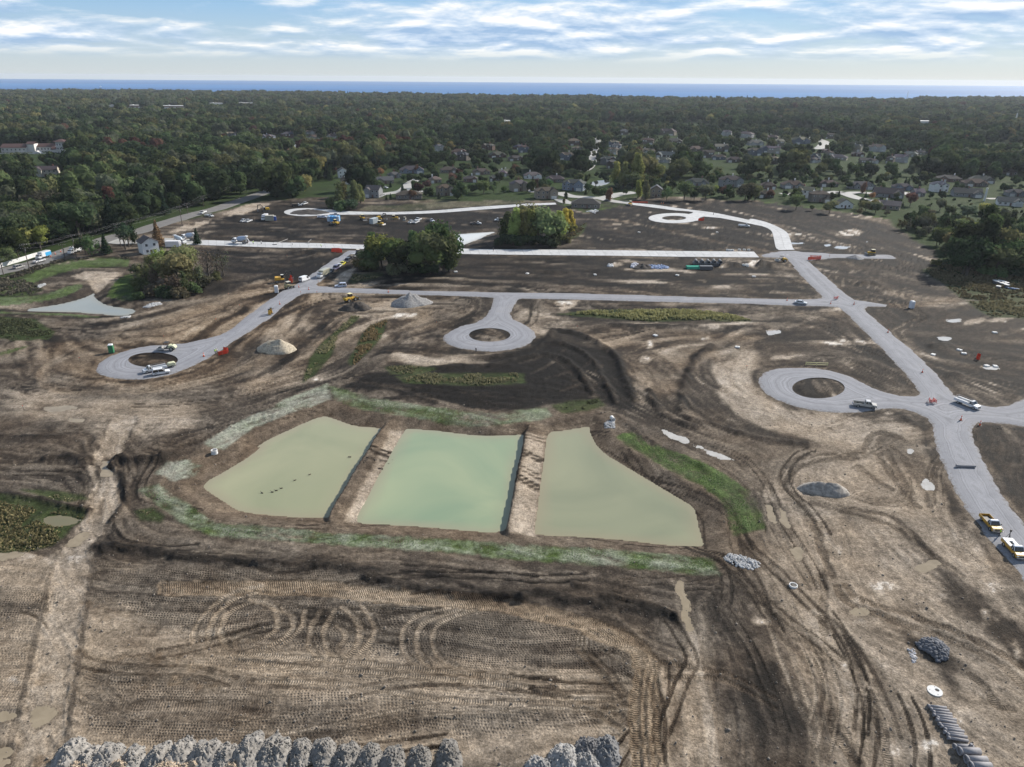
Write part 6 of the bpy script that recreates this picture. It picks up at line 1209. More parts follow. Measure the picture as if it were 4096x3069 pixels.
# ---- convent-like white complex with red tiled roofs and a tower
def complex_building():
    gx, gy = G('R1', 300, 640); m_ = 1 / ppm(gx, gy) / 2.0109; root = empty('white_villa_complex', (gx, gy, -2.5), .12, 'white stucco complex with red tiled roofs and a square tower', 'building', None, .86)
    S = lambda p: p * m_
    def wing(x0, x1, y0, y1, h, rise, axis='x'):
        wl = MB().box(S(x0), S(x1), y0, y1, -1, h).build('wall', SIDING, root); wl.color = (.60, .58, .56, 1); rf = MB(); gable(rf, S(x0), S(x1), y0, y1, h, rise, axis, .3, .8); rr = rf.build('roof', ROOFM, root); rr.color = (.075, .045, .042, 1); return wl
    n = 0
    for (x0, x1, y0, y1, h, rise, cnt, st) in [(-420,-195,30,48,9,4,6,2),(-130,45,40,56,9,3.5,6,2),(45,150,26,42,7,3,5,1)]:
        wing(x0, x1, y0, y1, h, rise)
        for k in range(cnt):
            for s_ in range(st): put('window', WIN_ME, root, S(x0 + (x1 - x0) * (k + .5) / cnt), y0 - .02, 1.2 + 4 * s_, 1.8, 2.2, 0, PANE_ME)
    wing(-195, -130, 34, 46, 13, 2.5)
    t = MB().box(S(115), S(190), 20, 32, -1, 17).box(S(108), S(197), 18.8, 33.2, 11, 11.6).box(S(108), S(197), 18.8, 33.2, 7, 7.5).build('tower', SIDING, root); t.color = (.60, .58, .56, 1)
    tr = MB().frustum((S(100), S(205), 17, 35), (S(150), S(155), 25.8, 26.2), 17, 20).build('tower_roof', ROOFM, root); tr.color = (.075, .045, .042, 1)
    for k in range(3):
        for s_ in range(3): put('window', WIN_ME, root, S(128 + 25 * k), 19.98, 2 + 5 * s_, 1.6, 2.6, 0, PANE_ME)
    gw = MB().box(S(-420), S(60), 8, 8.6, -1, 4.2).build('garden_wall', SIDING, root); gw.color = (.58, .56, .53, 1)
    MBg = MB(); gable_wall(MBg, S(-60), S(10), 5.5, 12, 4.6, 2.2, 'y'); g = MBg.build('gatehouse', SIDING, root); g.color = (.60, .58, .56, 1); put('gate', DR_ME, root, S(-25), 5.45, 0, 3, 3.4)
    HOUSES.append((gx - S(100), gy + 6, S(560), 50, 1.0))
complex_building()
gx, gy = G('R1', 345, 822); HOUSES.append((gx, gy, 22, 14, 1.0)); house(gx, gy + 8, .25, 17, 9, 2, 'gable', 'cream', 'brown', 'small cream building with verandah peeping out of the dark wood', True, None, 3)
# ---- long flat-roofed shops far off, and other pale roofs in the canopy
def flat_shop(reg, x, yb, wpx, label, h=6.5, col=(.45, .44, .42), d=28):
    gx, gy = G(reg, x, yb); w = wpx * ZR[reg][2] / ppm(gx, gy); root = empty('flat_roofed_shop', (gx, gy + d / 2, 0), 0, label, 'shop', 'far shops and flat roofs')
    wl = MB().box(-w / 2, w / 2, -d / 2, d / 2, -1, h).build('wall', SIDING, root); wl.color = (*col, 1)
    rf = MB().box(-w / 2 - .3, w / 2 + .3, -d / 2 - .3, d / 2 + .3, h, h + .6).box(-w * .2, -w * .2 + 4, -2, 2, h + .6, h + 2).build('roof', ROOFM, root); rf.color = (.58, .58, .57, 1)
    for k in range(5): put('shop_window', WIN_ME, root, -w / 2 + w * (k + .5) / 5, -d / 2 - .02, .4, w / 8, 3)
    HOUSES.append((gx, gy, w, d, .6))
for a in [('R1',1085,268,190,'long brick red shop hall beyond the woods',7,(.28,.18,.15)),('R1',1400,272,300,'longest flat roofed shop hall beyond the woods',7,(.35,.25,.22)),('R1',1740,246,220,'pale flat roofed hall beyond the woods',6,(.5,.5,.5)),('R1',1960,240,180,'low white hall beside the pale hall',5,(.55,.55,.55)),('R1',900,262,90,'small white roofed shop at the woods',5,(.5,.48,.46)),('R2',355,612,80,'white flat roofed building beside the brick house',4,(.5,.5,.5)),('R2',250,620,90,'long brick building at the wood edge',4,(.22,.12,.09)),('R2',20,240,80,'white roofed hall at the far clearing',5,(.5,.5,.5)),('R2',190,246,40,'small blue roofed shed by the far clearing',4,(.25,.3,.45)),('R4',1410,396,160,'single long white roof in the far woods',5,(.6,.6,.6)),('R1',275,205,40,'tiny brick block in the far woods',6,(.3,.2,.18)),('R1',780,205,60,'small white roof in the far woods',5,(.55,.55,.55)),('R1',910,168,50,'tiny white roof near the lake shore',5,(.55,.55,.55)),('R1',390,385,50,'tan roofed building in the deep wood',6,(.35,.28,.22)),('R1',110,380,30,'little white gable in the deep wood',5,(.6,.6,.6)),('R2',2060,385,90,'pale paved yard building in the middle woods',3,(.4,.4,.38)),('R4',1250,222,22,'small white block at the foot of the mast',8,(.6,.6,.6))]:
    flat_shop(*a[:5], h=a[5], col=a[6])
print('houses', time.time() - T0)

# ================================================================== FAR FOREST
def keep_visible(reg, x, y, wpx): gx, gy = G(reg, x, y); HOUSES.append((gx, gy, wpx * ZR[reg][2] / ppm(gx, gy), 2, 1.0))
for reg, x, y, w in [('R3',735,690,60),('R3',760,620,40),('R3',780,540,40),('R3',790,880,120),('R3',780,1000,300),('R3',560,990,200),('R3',1000,955,200),('R3',900,1020,200),('R2',1280,880,120),('R2',1100,955,140),('R2',1150,930,260),('R4',700,955,500),('R4',900,990,200),('R4',560,590,80),('R4',600,545,80),('R2',600,880,200),('R1',1000,1330,300),('R1',1300,1230,200),('R1',1550,1140,200),('R1',1750,1090,160),('R1',1950,1030,160),('R5',150,370,300),('R5',420,290,150),('R3',960,385,330),('R3',1560,385,150),('R3',60,385,60),('R2',560,250,200),('R4',430,430,150),('R4',2050,560,300),('R2',700,880,240),('R4',1990,1050,260),('R5',420,190,260)]: keep_visible(reg, x, y, w)
def forest_points():
    pts = []
    y = 430.0
    while y < 3430:
        st = 11.5 if y < 1000 else 13.5 if y < 1800 else 16.5
        hw = (y * cp + H * sp) * .86
        xs_ = np.arange(-hw, hw, st); n = len(xs_)
        pts.append(np.stack([xs_ + rng.uniform(-.42, .42, n) * st, np.full(n, y) + rng.uniform(-.42, .42, n) * st], 1)); y += st
    # woods west of the road reach further forward
    y = 150.0
    while y < 430:
        hw = (y * cp + H * sp) * .86; xs_ = np.arange(-hw, hw, 9.2); n = len(xs_); pts.append(np.stack([xs_ + rng.uniform(-4, 4, n), np.full(n, y) + rng.uniform(-4, 4, n)], 1)); y += 9.2
    P = np.concatenate(pts); x, y = P[:, 0], P[:, 1]
    ds = polysd(x, y, site_poly, 40); k = ds > 3.0
    # nothing on the site side of the public road
    pb = np.array(catmull(pub, 3)); dr = seg_d(x, y, pb, False); k &= dr > 11.5
    pub_side = np.interp(x, pb[:, 0], pb[:, 1]); left = x < pb[:, 0].max(); k &= ~(left & (y < pub_side + 12) & (x < G('R1', 2150, 1000)[0]))
    nb = fbm(x / 160, y / 160, 3, 301)
    # the built-up quarter is thinner and its trees lower
    res = poly('R2', [(1380,560),(2212,560)], 'R3', [(300,500),(700,470),(1300,420),(2212,430)], 'R4', [(500,460),(1500,600),(1500,720),(1100,735),(600,735),(0,735)], 'R3', [(1900,735),(1000,735),(600,760),(0,740)], 'R2', [(1500,690),(1380,640)])
    res2 = poly('R2', [(560,760),(900,770),(1150,745),(2212,770)], 'R3', [(200,780),(560,830),(900,800),(1300,850),(2212,830)], 'R4', [(400,830),(1500,830),(2400,850),(2400,1180),(1400,1180),(600,1080),(0,1030)], 'R3', [(1300,1000),(1000,1010),(0,940)], 'R2', [(1500,1010),(560,900)])
    a = inside(x, y, res); b = inside(x, y, res2)
    br = inside(x, y, poly('R4', [(1150,1060),(1700,1010),(2300,1080),(2500,1500),(1400,1450)])); edge = b & (ds < 24) & (x > 60) & (x < 330); b = b & ~edge; k &= y < shore(x, y)
    u = rng.random(len(x)); k &= ~(a & (u > .92)) & ~(b & (u > .62))
    h = (.95 + .85 * rng.random(len(x)) ** 1.6) * (1 + .2 * nb); h = np.where(a, h * .55, h); h = np.where(b, h * .40, h); h = np.where(edge, h * .5, h); h = np.where(br, h * .42, h)
    ht = h * 12.5
    for (hx, hy, w, d, vis) in HOUSES:
        if hy < 140: continue
        tan = H / math.hypot(hx, hy); dirx, diry = hx / math.hypot(hx, hy), hy / math.hypot(hx, hy)
        rx, ry = x - hx, y - hy; t = -(rx * dirx + ry * diry); lat = np.abs(rx * diry - ry * dirx)
        k &= ~((t > 0) & (lat < w * .5 * vis + 2.2) & (t < (ht - 1.2) / tan * .92)); k &= ~((t <= 0) & (t > -d - 4) & (lat < w * .5 + 3))
    return x[k], y[k], h[k], a[k], b[k], nb[k]
fx_, fy_, fh, fa, fb, fn = forest_points()
n = len(fx_); print('forest', n, time.time() - T0)
FK = ['oak1', 'oak2', 'oak3', 'tall1', 'loose1', 'oak1', 'oak2', 'oak3', 'conifer1', 'oak2']
FCOL = ['dark', 'dark', 'green', 'mid', 'olive', 'green', 'mid', 'dark', 'pine', 'red', 'grey', 'gold']
cn = fbm(fx_ / 70, fy_ / 70, 3, 311) + rng.normal(0, .30, n); cu = rng.random(n)
ci = np.select([cn < -.42, cn < -.18, cn < .08, cn < .30, cn < .44], [0, 1, 2, 6, 10], 4)
ci = np.where(cu < .012, 11, ci); ci = np.where((cu > .03) & (cu < .036), 9, ci); ci = np.where((cu > .05) & (cu < .085), 8, ci)
redspot = [G('R2', 1190, 650), G('R2', 550, 650), G('R1', 1050, 690), G('R2', 680, 640), G('R3', 620, 640), G('R4', 930, 660)]
for (rx, ry), rad in zip(redspot, (26, 40, 30, 22, 22, 22)): ci = np.where((np.hypot(fx_ - rx, fy_ - ry) < rad) & (rng.random(n) < .6), 9, ci)
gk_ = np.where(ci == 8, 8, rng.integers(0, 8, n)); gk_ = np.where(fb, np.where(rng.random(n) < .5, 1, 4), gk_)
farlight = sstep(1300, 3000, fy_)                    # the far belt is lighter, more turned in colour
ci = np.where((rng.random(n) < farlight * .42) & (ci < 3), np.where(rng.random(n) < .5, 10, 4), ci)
# the 300 trees that show largest are things of their own
order = np.argsort(fy_ + np.abs(fx_) * .3 - fh * 10); nind = max(0, 298 - NTREE)
inframe = np.abs(fx_) < (fy_ * cp + H * sp) * .73
order = order[inframe[order]]; ind = order[:nind]; rest = np.setdiff1d(np.arange(n), ind)
for i in ind:
    c = FCOL[ci[i]]; key = FK[gk_[i]]
    add_tree(key, float(fx_[i]), float(fy_[i]), c, float(fh[i]), label='%s %%s at the wood edge %%s' % {'dark': 'dark green tree', 'green': 'green tree', 'mid': 'mid green tree', 'olive': 'olive tree', 'pine': 'dark conifer', 'red': 'red brown tree', 'grey': 'grey green tree', 'gold': 'golden tree'}[c] % ('standing high' if fh[i] > 1.35 else 'of medium height' if fh[i] > 1.1 else 'of low growth', 'behind the white board fence' if fx_[i] < -175 else 'across from the farmhouse' if fx_[i] < -130 else 'beside the bend of the county road' if fx_[i] < -70 else 'behind the far equipment yard' if fx_[i] < 60 else 'right of the village houses'), group='front trees of the woods', z=0)
# instanced far woods: one object
protos = bpy.data.collections.new('forest_prototypes'); PK = []
FM = {c_: leaf_material('woodland_' + c_, .40, tuple(q * .95 for q in LC[c_])) for c_ in ('dark', 'green', 'mid', 'olive', 'grey', 'gold', 'red', 'pine')}
for j, (key, c) in enumerate([(k_, c_) for c_ in ('dark', 'green', 'mid', 'olive', 'grey', 'gold', 'red', 'pine') for k_ in ('a', 'b')]):
    r_ = 500 + j; w_, h_ = (12.0, 12.8) if key == 'a' else (10.5, 12.2)
    if c == 'pine': Va, Fa = crown(r_, 6.5, 13.5, .8, 9, 260, .8, 'cone')
    else: Va, Fa = crown(r_, w_, h_, 1.0, 8, 300, .95, 'round', .93, .3)
    o = bpy.data.objects.new('proto_%02d' % j, pydata('proto_%02d' % j, Va.tolist(), Fa, FM[c])); protos.objects.link(o); PK.append((c, key))
cmap = {c: [j for j, (cc, _) in enumerate(PK) if cc == c] for c in LC}
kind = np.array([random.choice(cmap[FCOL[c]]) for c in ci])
far_i = rest
Vp = np.stack([fx_[far_i], fy_[far_i], np.zeros(len(far_i))], 1)
fm = bpy.data.meshes.new('forest'); fm.vertices.add(len(Vp)); fm.vertices.foreach_set('co', Vp.astype(np.float32).ravel()); fm.update()
for nm, ty, arr, key in (('scl', 'FLOAT', fh[far_i] * np.where(fy_[far_i] > 1800, 1.15, 1.0), 'value'), ('rot', 'FLOAT', rng.uniform(0, 6.28, len(far_i)), 'value'), ('kind', 'INT', kind[far_i], 'value')):
    a_ = fm.attributes.new(nm, ty, 'POINT'); a_.data.foreach_set(key, arr.astype(np.int32 if ty == 'INT' else np.float32))
fo = mesh_obj('forest', fm); tag(fo, 'dense autumn woodland stretching to the lake shore', 'forest', kind='stuff')
ng = bpy.data.node_groups.new('forest_scatter', 'GeometryNodeTree'); ng.interface.new_socket('Geometry', in_out='INPUT', socket_type='NodeSocketGeometry'); ng.interface.new_socket('Geometry', in_out='OUTPUT', socket_type='NodeSocketGeometry')
gi = ng.nodes.new('NodeGroupInput'); go = ng.nodes.new('NodeGroupOutput'); iop = ng.nodes.new('GeometryNodeInstanceOnPoints'); cinf = ng.nodes.new('GeometryNodeCollectionInfo')
cinf.inputs['Collection'].default_value = protos; cinf.inputs['Separate Children'].default_value = True; cinf.inputs['Reset Children'].default_value = True
def nattr(nm, ty):
    q = ng.nodes.new('GeometryNodeInputNamedAttribute'); q.data_type = ty; q.inputs['Name'].default_value = nm; return q.outputs['Attribute']
ng.links.new(gi.outputs[0], iop.inputs['Points']); ng.links.new(cinf.outputs[0], iop.inputs['Instance']); iop.inputs['Pick Instance'].default_value = True
ng.links.new(nattr('kind', 'INT'), iop.inputs['Instance Index']); cx_ = ng.nodes.new('ShaderNodeCombineXYZ'); ng.links.new(nattr('rot', 'FLOAT'), cx_.inputs[2])
e2r = ng.nodes.new('FunctionNodeEulerToRotation'); ng.links.new(cx_.outputs[0], e2r.inputs[0]); ng.links.new(e2r.outputs[0], iop.inputs['Rotation']); ng.links.new(nattr('scl', 'FLOAT'), iop.inputs['Scale']); ng.links.new(iop.outputs[0], go.inputs[0])
md = fo.modifiers.new('scatter', 'NODES'); md.node_group = ng
print('forest done', len(far_i), 'individual', NTREE, time.time() - T0)
# ================================================================== VEHICLES
PAINT = ocol_material('vehicle_paint', .32, .5, .35, .05, 1.2); MPAINT = ocol_material('machine_paint', .6, .4, 0, .18, 2.0); GLASS = mat('car_glass', (.012, .014, .018), .06, spec=.8); TYRE = mat('tyre_rubber', (.018, .018, .018), .9, var=.2); RIM = mat('wheel_rim', (.38, .38, .38), .4, metal=.6); CHROME = mat('bumper_metal', (.55, .55, .56), .3, metal=.7); BLACKP = mat('black_plastic', (.025, .025, .026), .6, var=.15); LAMP = mat('headlamp_glass', (.6, .6, .6), .15, spec=.8); REDL = mat('tail_lamp', (.35, .012, .01), .3); STEEL = mat('worn_steel', (.22, .215, .21), .5, metal=.5, var=.3, nscale=3); RUST = mat('track_steel', (.10, .088, .075), .75, var=.35, nscale=4)
WHITE = (.62, .63, .64); YEL = (.52, .32, .035); CREAM = (.50, .50, .34)
WHEELS = {}
def wheel_mesh(r, w):
    if (r, w) not in WHEELS:
        t = MB(); n = 18; prof = [(r * .62, -w / 2), (r * .92, -w / 2), (r, -w * .32), (r, w * .32), (r * .92, w / 2), (r * .62, w / 2)]
        for i in range(n):
            a = 2 * math.pi * i / n
            for rad, y in prof: t.v.append((rad * math.cos(a), y, rad * math.sin(a)))
        m_ = len(prof)
        for i in range(n):
            for j in range(m_ - 1): a, b = i * m_ + j, ((i + 1) % n) * m_ + j; t.f.append((a, b, b + 1, a + 1))
        rm = MB().cyl((0, 0, 0), r * .64, w * .72, 'y', 16).cyl((0, 0, 0), r * .2, w * .86, 'y', 8)
        WHEELS[(r, w)] = (t.mesh('tyre', TYRE), rm.mesh('rim', RIM))
    return WHEELS[(r, w)]
def wheel(parent, x, y, r, w=.26):
    """a wheel part with tyre and rim as its pieces"""
    t, rm = wheel_mesh(r, w); o = mesh_obj('wheel', rm, None, parent); o.location = (x, y, r); c = mesh_obj('tyre', t, None, o); return o
def part(mb, name, M, parent, col=None, bevel=0.0, smooth=False):
    o = mb.build(name, M, parent, bevel, smooth)
    if col: o.color = (*col, 1)
    return o
def glazed(parent, b, t, z0, z1, col, rb=.04):
    """cabin glazing with roof and corner posts; b/t = (x0,x1,y0,y1)"""
    part(MB().frustum(b, t, z0, z1), 'windows', GLASS, parent)
    rf = MB().frustum((t[0] - .03, t[1] + .03, t[2] - .03, t[3] + .03), (t[0] + .12, t[1] - .12, t[2] + .12, t[3] - .12), z1 - .02, z1 + .09)
    for sx in (0, 1):
        for sy in (2, 3): rf.bar((b[sx], b[sy], z0), (t[sx], t[sy], z1), .055, 4)
    mx_, tx_ = (b[0] + b[1]) / 2, (t[0] + t[1]) / 2
    for sy in (2, 3): rf.bar((mx_, b[sy], z0), (tx_, t[sy], z1), .05, 4)
    part(rf, 'roof', PAINT, parent, col)
def lights(parent, xf, xr, hw, z, zr=None):
    for s in (-1, 1):
        part(MB().box(xf - .06, xf + .03, s * hw - .22, s * hw + .22, z - .1, z + .1), 'headlight', LAMP, parent); part(MB().box(xr - .03, xr + .05, s * hw - .1, s * hw + .1, (zr or z) - .16, (zr or z) + .16), 'taillight', REDL, parent)
def car(kind, col, name, label, cat, group=None, lower=None):
    """kind: sedan, suv, van, pickup, crew, utility, flatbed"""
    root = empty(name, (0, 0, 0), 0, label, cat, group); lo = lower or col
    if kind in ('sedan', 'suv', 'van'):
        Lh, w, ht = {'sedan': (2.35, .92, 1.45), 'suv': (2.45, .97, 1.78), 'van': (2.75, 1.0, 2.25)}[kind]; wr = .34 if kind == 'sedan' else .38
        zb = .92 if kind != 'van' else 1.15; hood = zb - .04 if kind != 'van' else 1.1
        body = MB().prism([(-Lh, .42), (-Lh - .04, .62), (-Lh + .02, zb), (Lh * .42, zb), (Lh * .9, hood - .12), (Lh, hood - .3), (Lh + .03, .5), (Lh - .1, .28), (-Lh + .1, .28)], -w, w)
        part(body, 'body', PAINT, root, lo, .08)
        if kind == 'sedan': glazed(root, (-Lh * .78, Lh * .42, -w + .06, w - .06), (-Lh * .45, Lh * .12, -w + .22, w - .22), zb - .01, ht, col)
        elif kind == 'suv': glazed(root, (-Lh + .12, Lh * .44, -w + .05, w - .05), (-Lh + .35, Lh * .16, -w + .18, w - .18), zb - .01, ht, col)
        else:
            glazed(root, (Lh * .12, Lh * .72, -w + .04, w - .04), (Lh * .10, Lh * .42, -w + .14, w - .14), zb - .01, ht - .12, col)
            part(MB().frustum((-Lh + .02, Lh * .2, -w + .02, w - .02), (-Lh + .12, Lh * .2, -w + .12, w - .12), zb - .03, ht), 'cargo_body', PAINT, root, col, .06); part(MB().box(-Lh - .015, -Lh + .1, -.7, -.05, 1.25, 1.85).box(-Lh - .015, -Lh + .1, .05, .7, 1.25, 1.85), 'rear_window', GLASS, root)
        part(MB().box(Lh - .05, Lh + .1, -w + .1, w - .1, .3, .5), 'front_bumper', BLACKP, root); part(MB().box(-Lh - .1, -Lh + .05, -w + .1, w - .1, .3, .55), 'rear_bumper', BLACKP, root); lights(root, Lh, -Lh, w - .3, .68, .85)
        for x in (-Lh * .62, Lh * .62):
            for s in (-1, 1): wheel(root, x, s * (w - .1), wr, .24)
        for s in (-1, 1): part(MB().box(Lh * .32, Lh * .40, s * (w + .02) - .1, s * (w + .02) + .1, zb, zb + .16), 'mirror', BLACKP, root)
        return root
    # pickups and light trucks, nose towards +x
    Lh = {'pickup': 2.75, 'crew': 2.95, 'utility': 3.3, 'flatbed': 3.4, 'dump': 3.4}[kind]; w = 1.0; cab = 1.75 if kind == 'crew' else 1.15; xc = Lh - 1.25
    body = MB().prism([(xc - cab, .48), (xc - cab, 1.18), (xc, 1.18), (Lh - .12, 1.08), (Lh, .92), (Lh + .03, .55), (Lh - .12, .42)], -w, w); part(body, 'cab_body', PAINT, root, lo, .07)
    glazed(root, (xc - cab + .02, xc + .06, -w + .06, w - .06), (xc - cab + .12, xc - .42, -w + .2, w - .2), 1.17, 1.88, col)
    part(MB().box(Lh - .02, Lh + .16, -w + .05, w - .05, .42, .62), 'front_bumper', CHROME, root); part(MB().box(Lh - .04, Lh + .05, -.62, .62, .68, .96), 'grille', BLACKP, root); xb = xc - cab - .06; lights(root, Lh, -Lh, w - .22, .86)
    if kind in ('pickup', 'crew'):
        part(MB().box(-Lh, xb, -w, -w + .10, .52, 1.17).box(-Lh, xb, w - .10, w, .52, 1.17).box(-Lh, -Lh + .09, -w + .1, w - .1, .52, 1.15).box(xb - .09, xb, -w + .1, w - .1, .52, 1.2), 'cargo_bed', PAINT, root, lo, .03); part(MB().box(-Lh + .09, xb - .09, -w + .1, w - .1, .55, .72), 'bed_floor', BLACKP, root)
        part(MB().box(-Lh - .14, -Lh - .01, -w + .1, w - .1, .46, .62), 'rear_bumper', CHROME, root)
    elif kind == 'utility':
        b = MB()
        for s in (-1, 1): b.box(-Lh, xb, s * .82 - .26, s * .82 + .26, .7, 1.42)
        part(b, 'tool_boxes', PAINT, root, col, .03); part(MB().box(-Lh, xb, -.56, .56, .66, .82), 'bed_floor', BLACKP, root)
        rk = MB()
        for s in (-1, 1): rk.bar((-Lh + .1, s * .75, 1.95), (xb + 1.2, s * .75, 1.95), .05); [rk.bar((x, s * .75, 1.4), (x, s * .75, 1.95), .04) for x in (-Lh + .2, xb - .2)]
        for x in (-Lh + .2, xb - .2): rk.bar((x, -.75, 1.95), (x, .75, 1.95), .04)
        part(rk, 'pipe_rack', STEEL, root)
    elif kind == 'flatbed':
        part(MB().box(-Lh, xb, -1.15, 1.15, .82, .98), 'deck', STEEL, root); part(MB().box(xb - .08, xb, -1.1, 1.1, .98, 1.85), 'headboard', BLACKP, root); part(MB().box(-Lh + .2, xb - .5, -.8, .8, .98, 1.35).box(-1.2, -.2, -.9, .4, 1.35, 1.7), 'load', RUST, root)
    elif kind == 'dump':
        part(MB().frustum((-Lh + .1, xb - .1, -1.0, 1.0), (-Lh - .1, xb, -1.2, 1.2), .85, 1.75), 'dump_body', MPAINT, root, (.05, .05, .05)); part(MB().frustum((-Lh + .2, xb - .3, -.9, .9), (-Lh + .8, xb - .9, -.3, .3), 1.72, 2.05), 'soil_load', mat('loaded_soil', (.10, .085, .065), .95, var=.3), root)
    part(MB().box(-Lh + .1, Lh - .3, -.35, .35, .38, .58), 'chassis', BLACKP, root)
    for x in (-Lh * .58, Lh - .95):
        for s in (-1, 1): wheel(root, x, s * (w - .09), .42, .28)
    for s in (-1, 1): part(MB().box(xc - .2, xc - .08, s * (w + .13) - .12, s * (w + .13) + .12, 1.2, 1.45), 'mirror', BLACKP, root)
    return root
def mixer(label, group=None, drum=(.33, .40, .52)):
    root = empty('concrete_mixer', (0, 0, 0), 0, label, 'truck', group)
    part(MB().box(-4.3, 4.2, -.45, .45, .75, 1.05), 'chassis', BLACKP, root); part(MB().prism([(2.3, .8), (2.3, 2.75), (3.6, 2.8), (4.05, 1.9), (4.6, 1.7), (4.65, .7)], -1.15, 1.15), 'cab', PAINT, root, WHITE, .08); part(MB().prism([(2.55, 1.95), (2.55, 2.6), (3.5, 2.65), (3.9, 1.95)], -1.17, 1.17).box(3.55, 3.98, -1.0, 1.0, 1.97, 2.6), 'windows', GLASS, root)
    d = MB(); n = 20; prof = [(-3.5, .55, 3.45), (-2.9, .95, 3.1), (-1.2, 1.28, 2.65), (.6, 1.22, 2.4), (1.7, .75, 2.2), (1.9, .3, 2.15)]
    for x, r, z in prof:
        for i in range(n): a = 2 * math.pi * i / n; d.v.append((x + .12 * math.sin(a), r * math.cos(a), z + r * math.sin(a)))
    for j in range(len(prof) - 1):
        for i in range(n): d.f.append((j * n + i, j * n + (i + 1) % n, (j + 1) * n + (i + 1) % n, (j + 1) * n + i))
    part(d, 'drum', PAINT, root, drum, 0, True); part(MB().frustum((-4.3, -3.3, -.5, .5), (-4.5, -3.2, -.8, .8), 3.4, 4.1).bar((-4.2, 0, 3.0), (-5.2, 0, 1.3), .22).bar((-3.6, -.5, 1), (-3.6, -.3, 3.2), .09).bar((-3.6, .5, 1), (-3.6, .3, 3.2), .09), 'hopper_and_chute', PAINT, root, WHITE)
    for x in (-3.4, -2.1, 3.4):
        for s in (-1, 1): wheel(root, x, s * 1.0, .52, .4)
    lights(root, 4.62, -4.3, .85, 1.05); return root
def box_truck(label, box=WHITE, stripe=None, group=None):
    root = empty('box_truck', (0, 0, 0), 0, label, 'truck', group); part(MB().box(-3.8, 3.5, -.45, .45, .55, .85), 'chassis', BLACKP, root); part(MB().prism([(1.9, .6), (1.9, 2.3), (2.9, 2.35), (3.4, 1.5), (3.9, 1.35), (3.95, .5)], -1.05, 1.05), 'cab', PAINT, root, WHITE, .07); part(MB().prism([(2.1, 1.5), (2.1, 2.15), (2.85, 2.2), (3.25, 1.5)], -1.07, 1.07).box(2.9, 3.3, -.9, .9, 1.55, 2.15), 'windows', GLASS, root)
    part(MB().box(-3.9, 1.8, -1.2, 1.2, .9, 3.2), 'cargo_box', PAINT, root, box, .05)
    if stripe: part(MB().box(-3.93, -.4, -1.22, 1.22, 1.0, 2.7), 'blue_panel', PAINT, root, stripe)
    for x in (-2.5, 2.9):
        for s in (-1, 1): wheel(root, x, s * .95, .46, .35)
    lights(root, 3.9, -3.9, .8, .85); return root
def tracks(root, L, gap, w, h):
    for s in (-1, 1):
        t = MB().prism([(-L / 2, h * .5), (-L / 2 + h * .35, h), (L / 2 - h * .35, h), (L / 2, h * .5), (L / 2 - h * .35, 0), (-L / 2 + h * .35, 0)], s * gap - w / 2, s * gap + w / 2); o = part(t, 'track', RUST, root)
        part(MB().cyl((-L / 2 + h * .5, s * gap, h * .5), h * .36, w + .04, 'y', 10).cyl((L / 2 - h * .5, s * gap, h * .5), h * .36, w + .04, 'y', 10), 'sprocket', STEEL, o)
def excavator(label, col=YEL, group=None, reach=1.0):
    root = empty('excavator', (0, 0, 0), 0, label, 'excavator', group); tracks(root, 4.2, 1.15, .6, .95)
    part(MB().prism([(-2.3, 1.05), (-2.45, 1.5), (-2.2, 2.3), (.2, 2.3), (.2, 1.05)], -1.35, 1.35).box(.2, 1.5, -1.35, -.1, 1.05, 1.5), 'engine_house', MPAINT, root, col, .06); part(MB().frustum((.25, 1.7, .15, 1.3), (.3, 1.4, .2, 1.25), 1.1, 2.9), 'cab', GLASS, root); part(MB().box(.25, 1.45, .15, 1.3, 2.9, 3.02), 'cab_roof', MPAINT, root, (.6, .6, .55))
    b = MB(); P = [(.9, 1.7), (2.6, 4.4), (4.6, 4.3)]
    for (a, c) in zip(P, P[1:]): b.prism([(a[0], a[1] - .28), (a[0], a[1] + .28), (c[0], c[1] + .2), (c[0], c[1] - .2)], -.55, -.2)
    part(b, 'boom', MPAINT, root, (.045, .045, .04)); part(MB().prism([(4.3, 4.7), (4.8, 4.6), (5.3, 1.6), (5.0, 1.5)], -.5, -.25), 'stick', MPAINT, root, (.045, .045, .04)); part(MB().prism([(4.7, 1.7), (5.4, 1.7), (5.3, .5), (4.6, .2), (4.2, .8)], -.9, .15), 'bucket', STEEL, root); part(MB().bar((1.2, -.38, 1.9), (2.8, -.38, 3.7), .08), 'hydraulic_ram', STEEL, root)
    return root
def loader(label, col=YEL, group=None):
    root = empty('wheel_loader', (0, 0, 0), 0, label, 'loader', group)
    part(MB().prism([(-3.0, 1.0), (-3.1, 1.9), (-1.2, 2.1), (-.4, 2.0), (-.4, .9)], -.95, .95).box(.1, 1.6, -.7, .7, .9, 1.6), 'engine_hood', MPAINT, root, col, .06); part(MB().frustum((-1.0, .5, -.75, .75), (-.9, .3, -.68, .68), 2.0, 3.2), 'cab', GLASS, root); part(MB().box(-1.1, .5, -.82, .82, 3.2, 3.36), 'cab_roof', MPAINT, root, (.62, .55, .30))
    for x in (-1.7, 1.5):
        for s in (-1, 1): wheel(root, x, s * .98, .78, .55)
    a = MB()
    for s in (-1, 1): a.prism([(.9, 1.7), (1.2, 2.0), (3.3, .8), (3.2, .5)], s * .55 - .1, s * .55 + .1)
    part(a, 'lift_arm', MPAINT, root, col); part(MB().prism([(3.0, .15), (3.0, 1.3), (3.3, 1.35), (3.35, .55), (4.3, .2), (4.2, .1)], -1.35, 1.35), 'bucket', STEEL, root); part(MB().bar((-2.2, .4, 2.0), (-2.2, .4, 2.7), .07), 'exhaust', BLACKP, root)
    return root
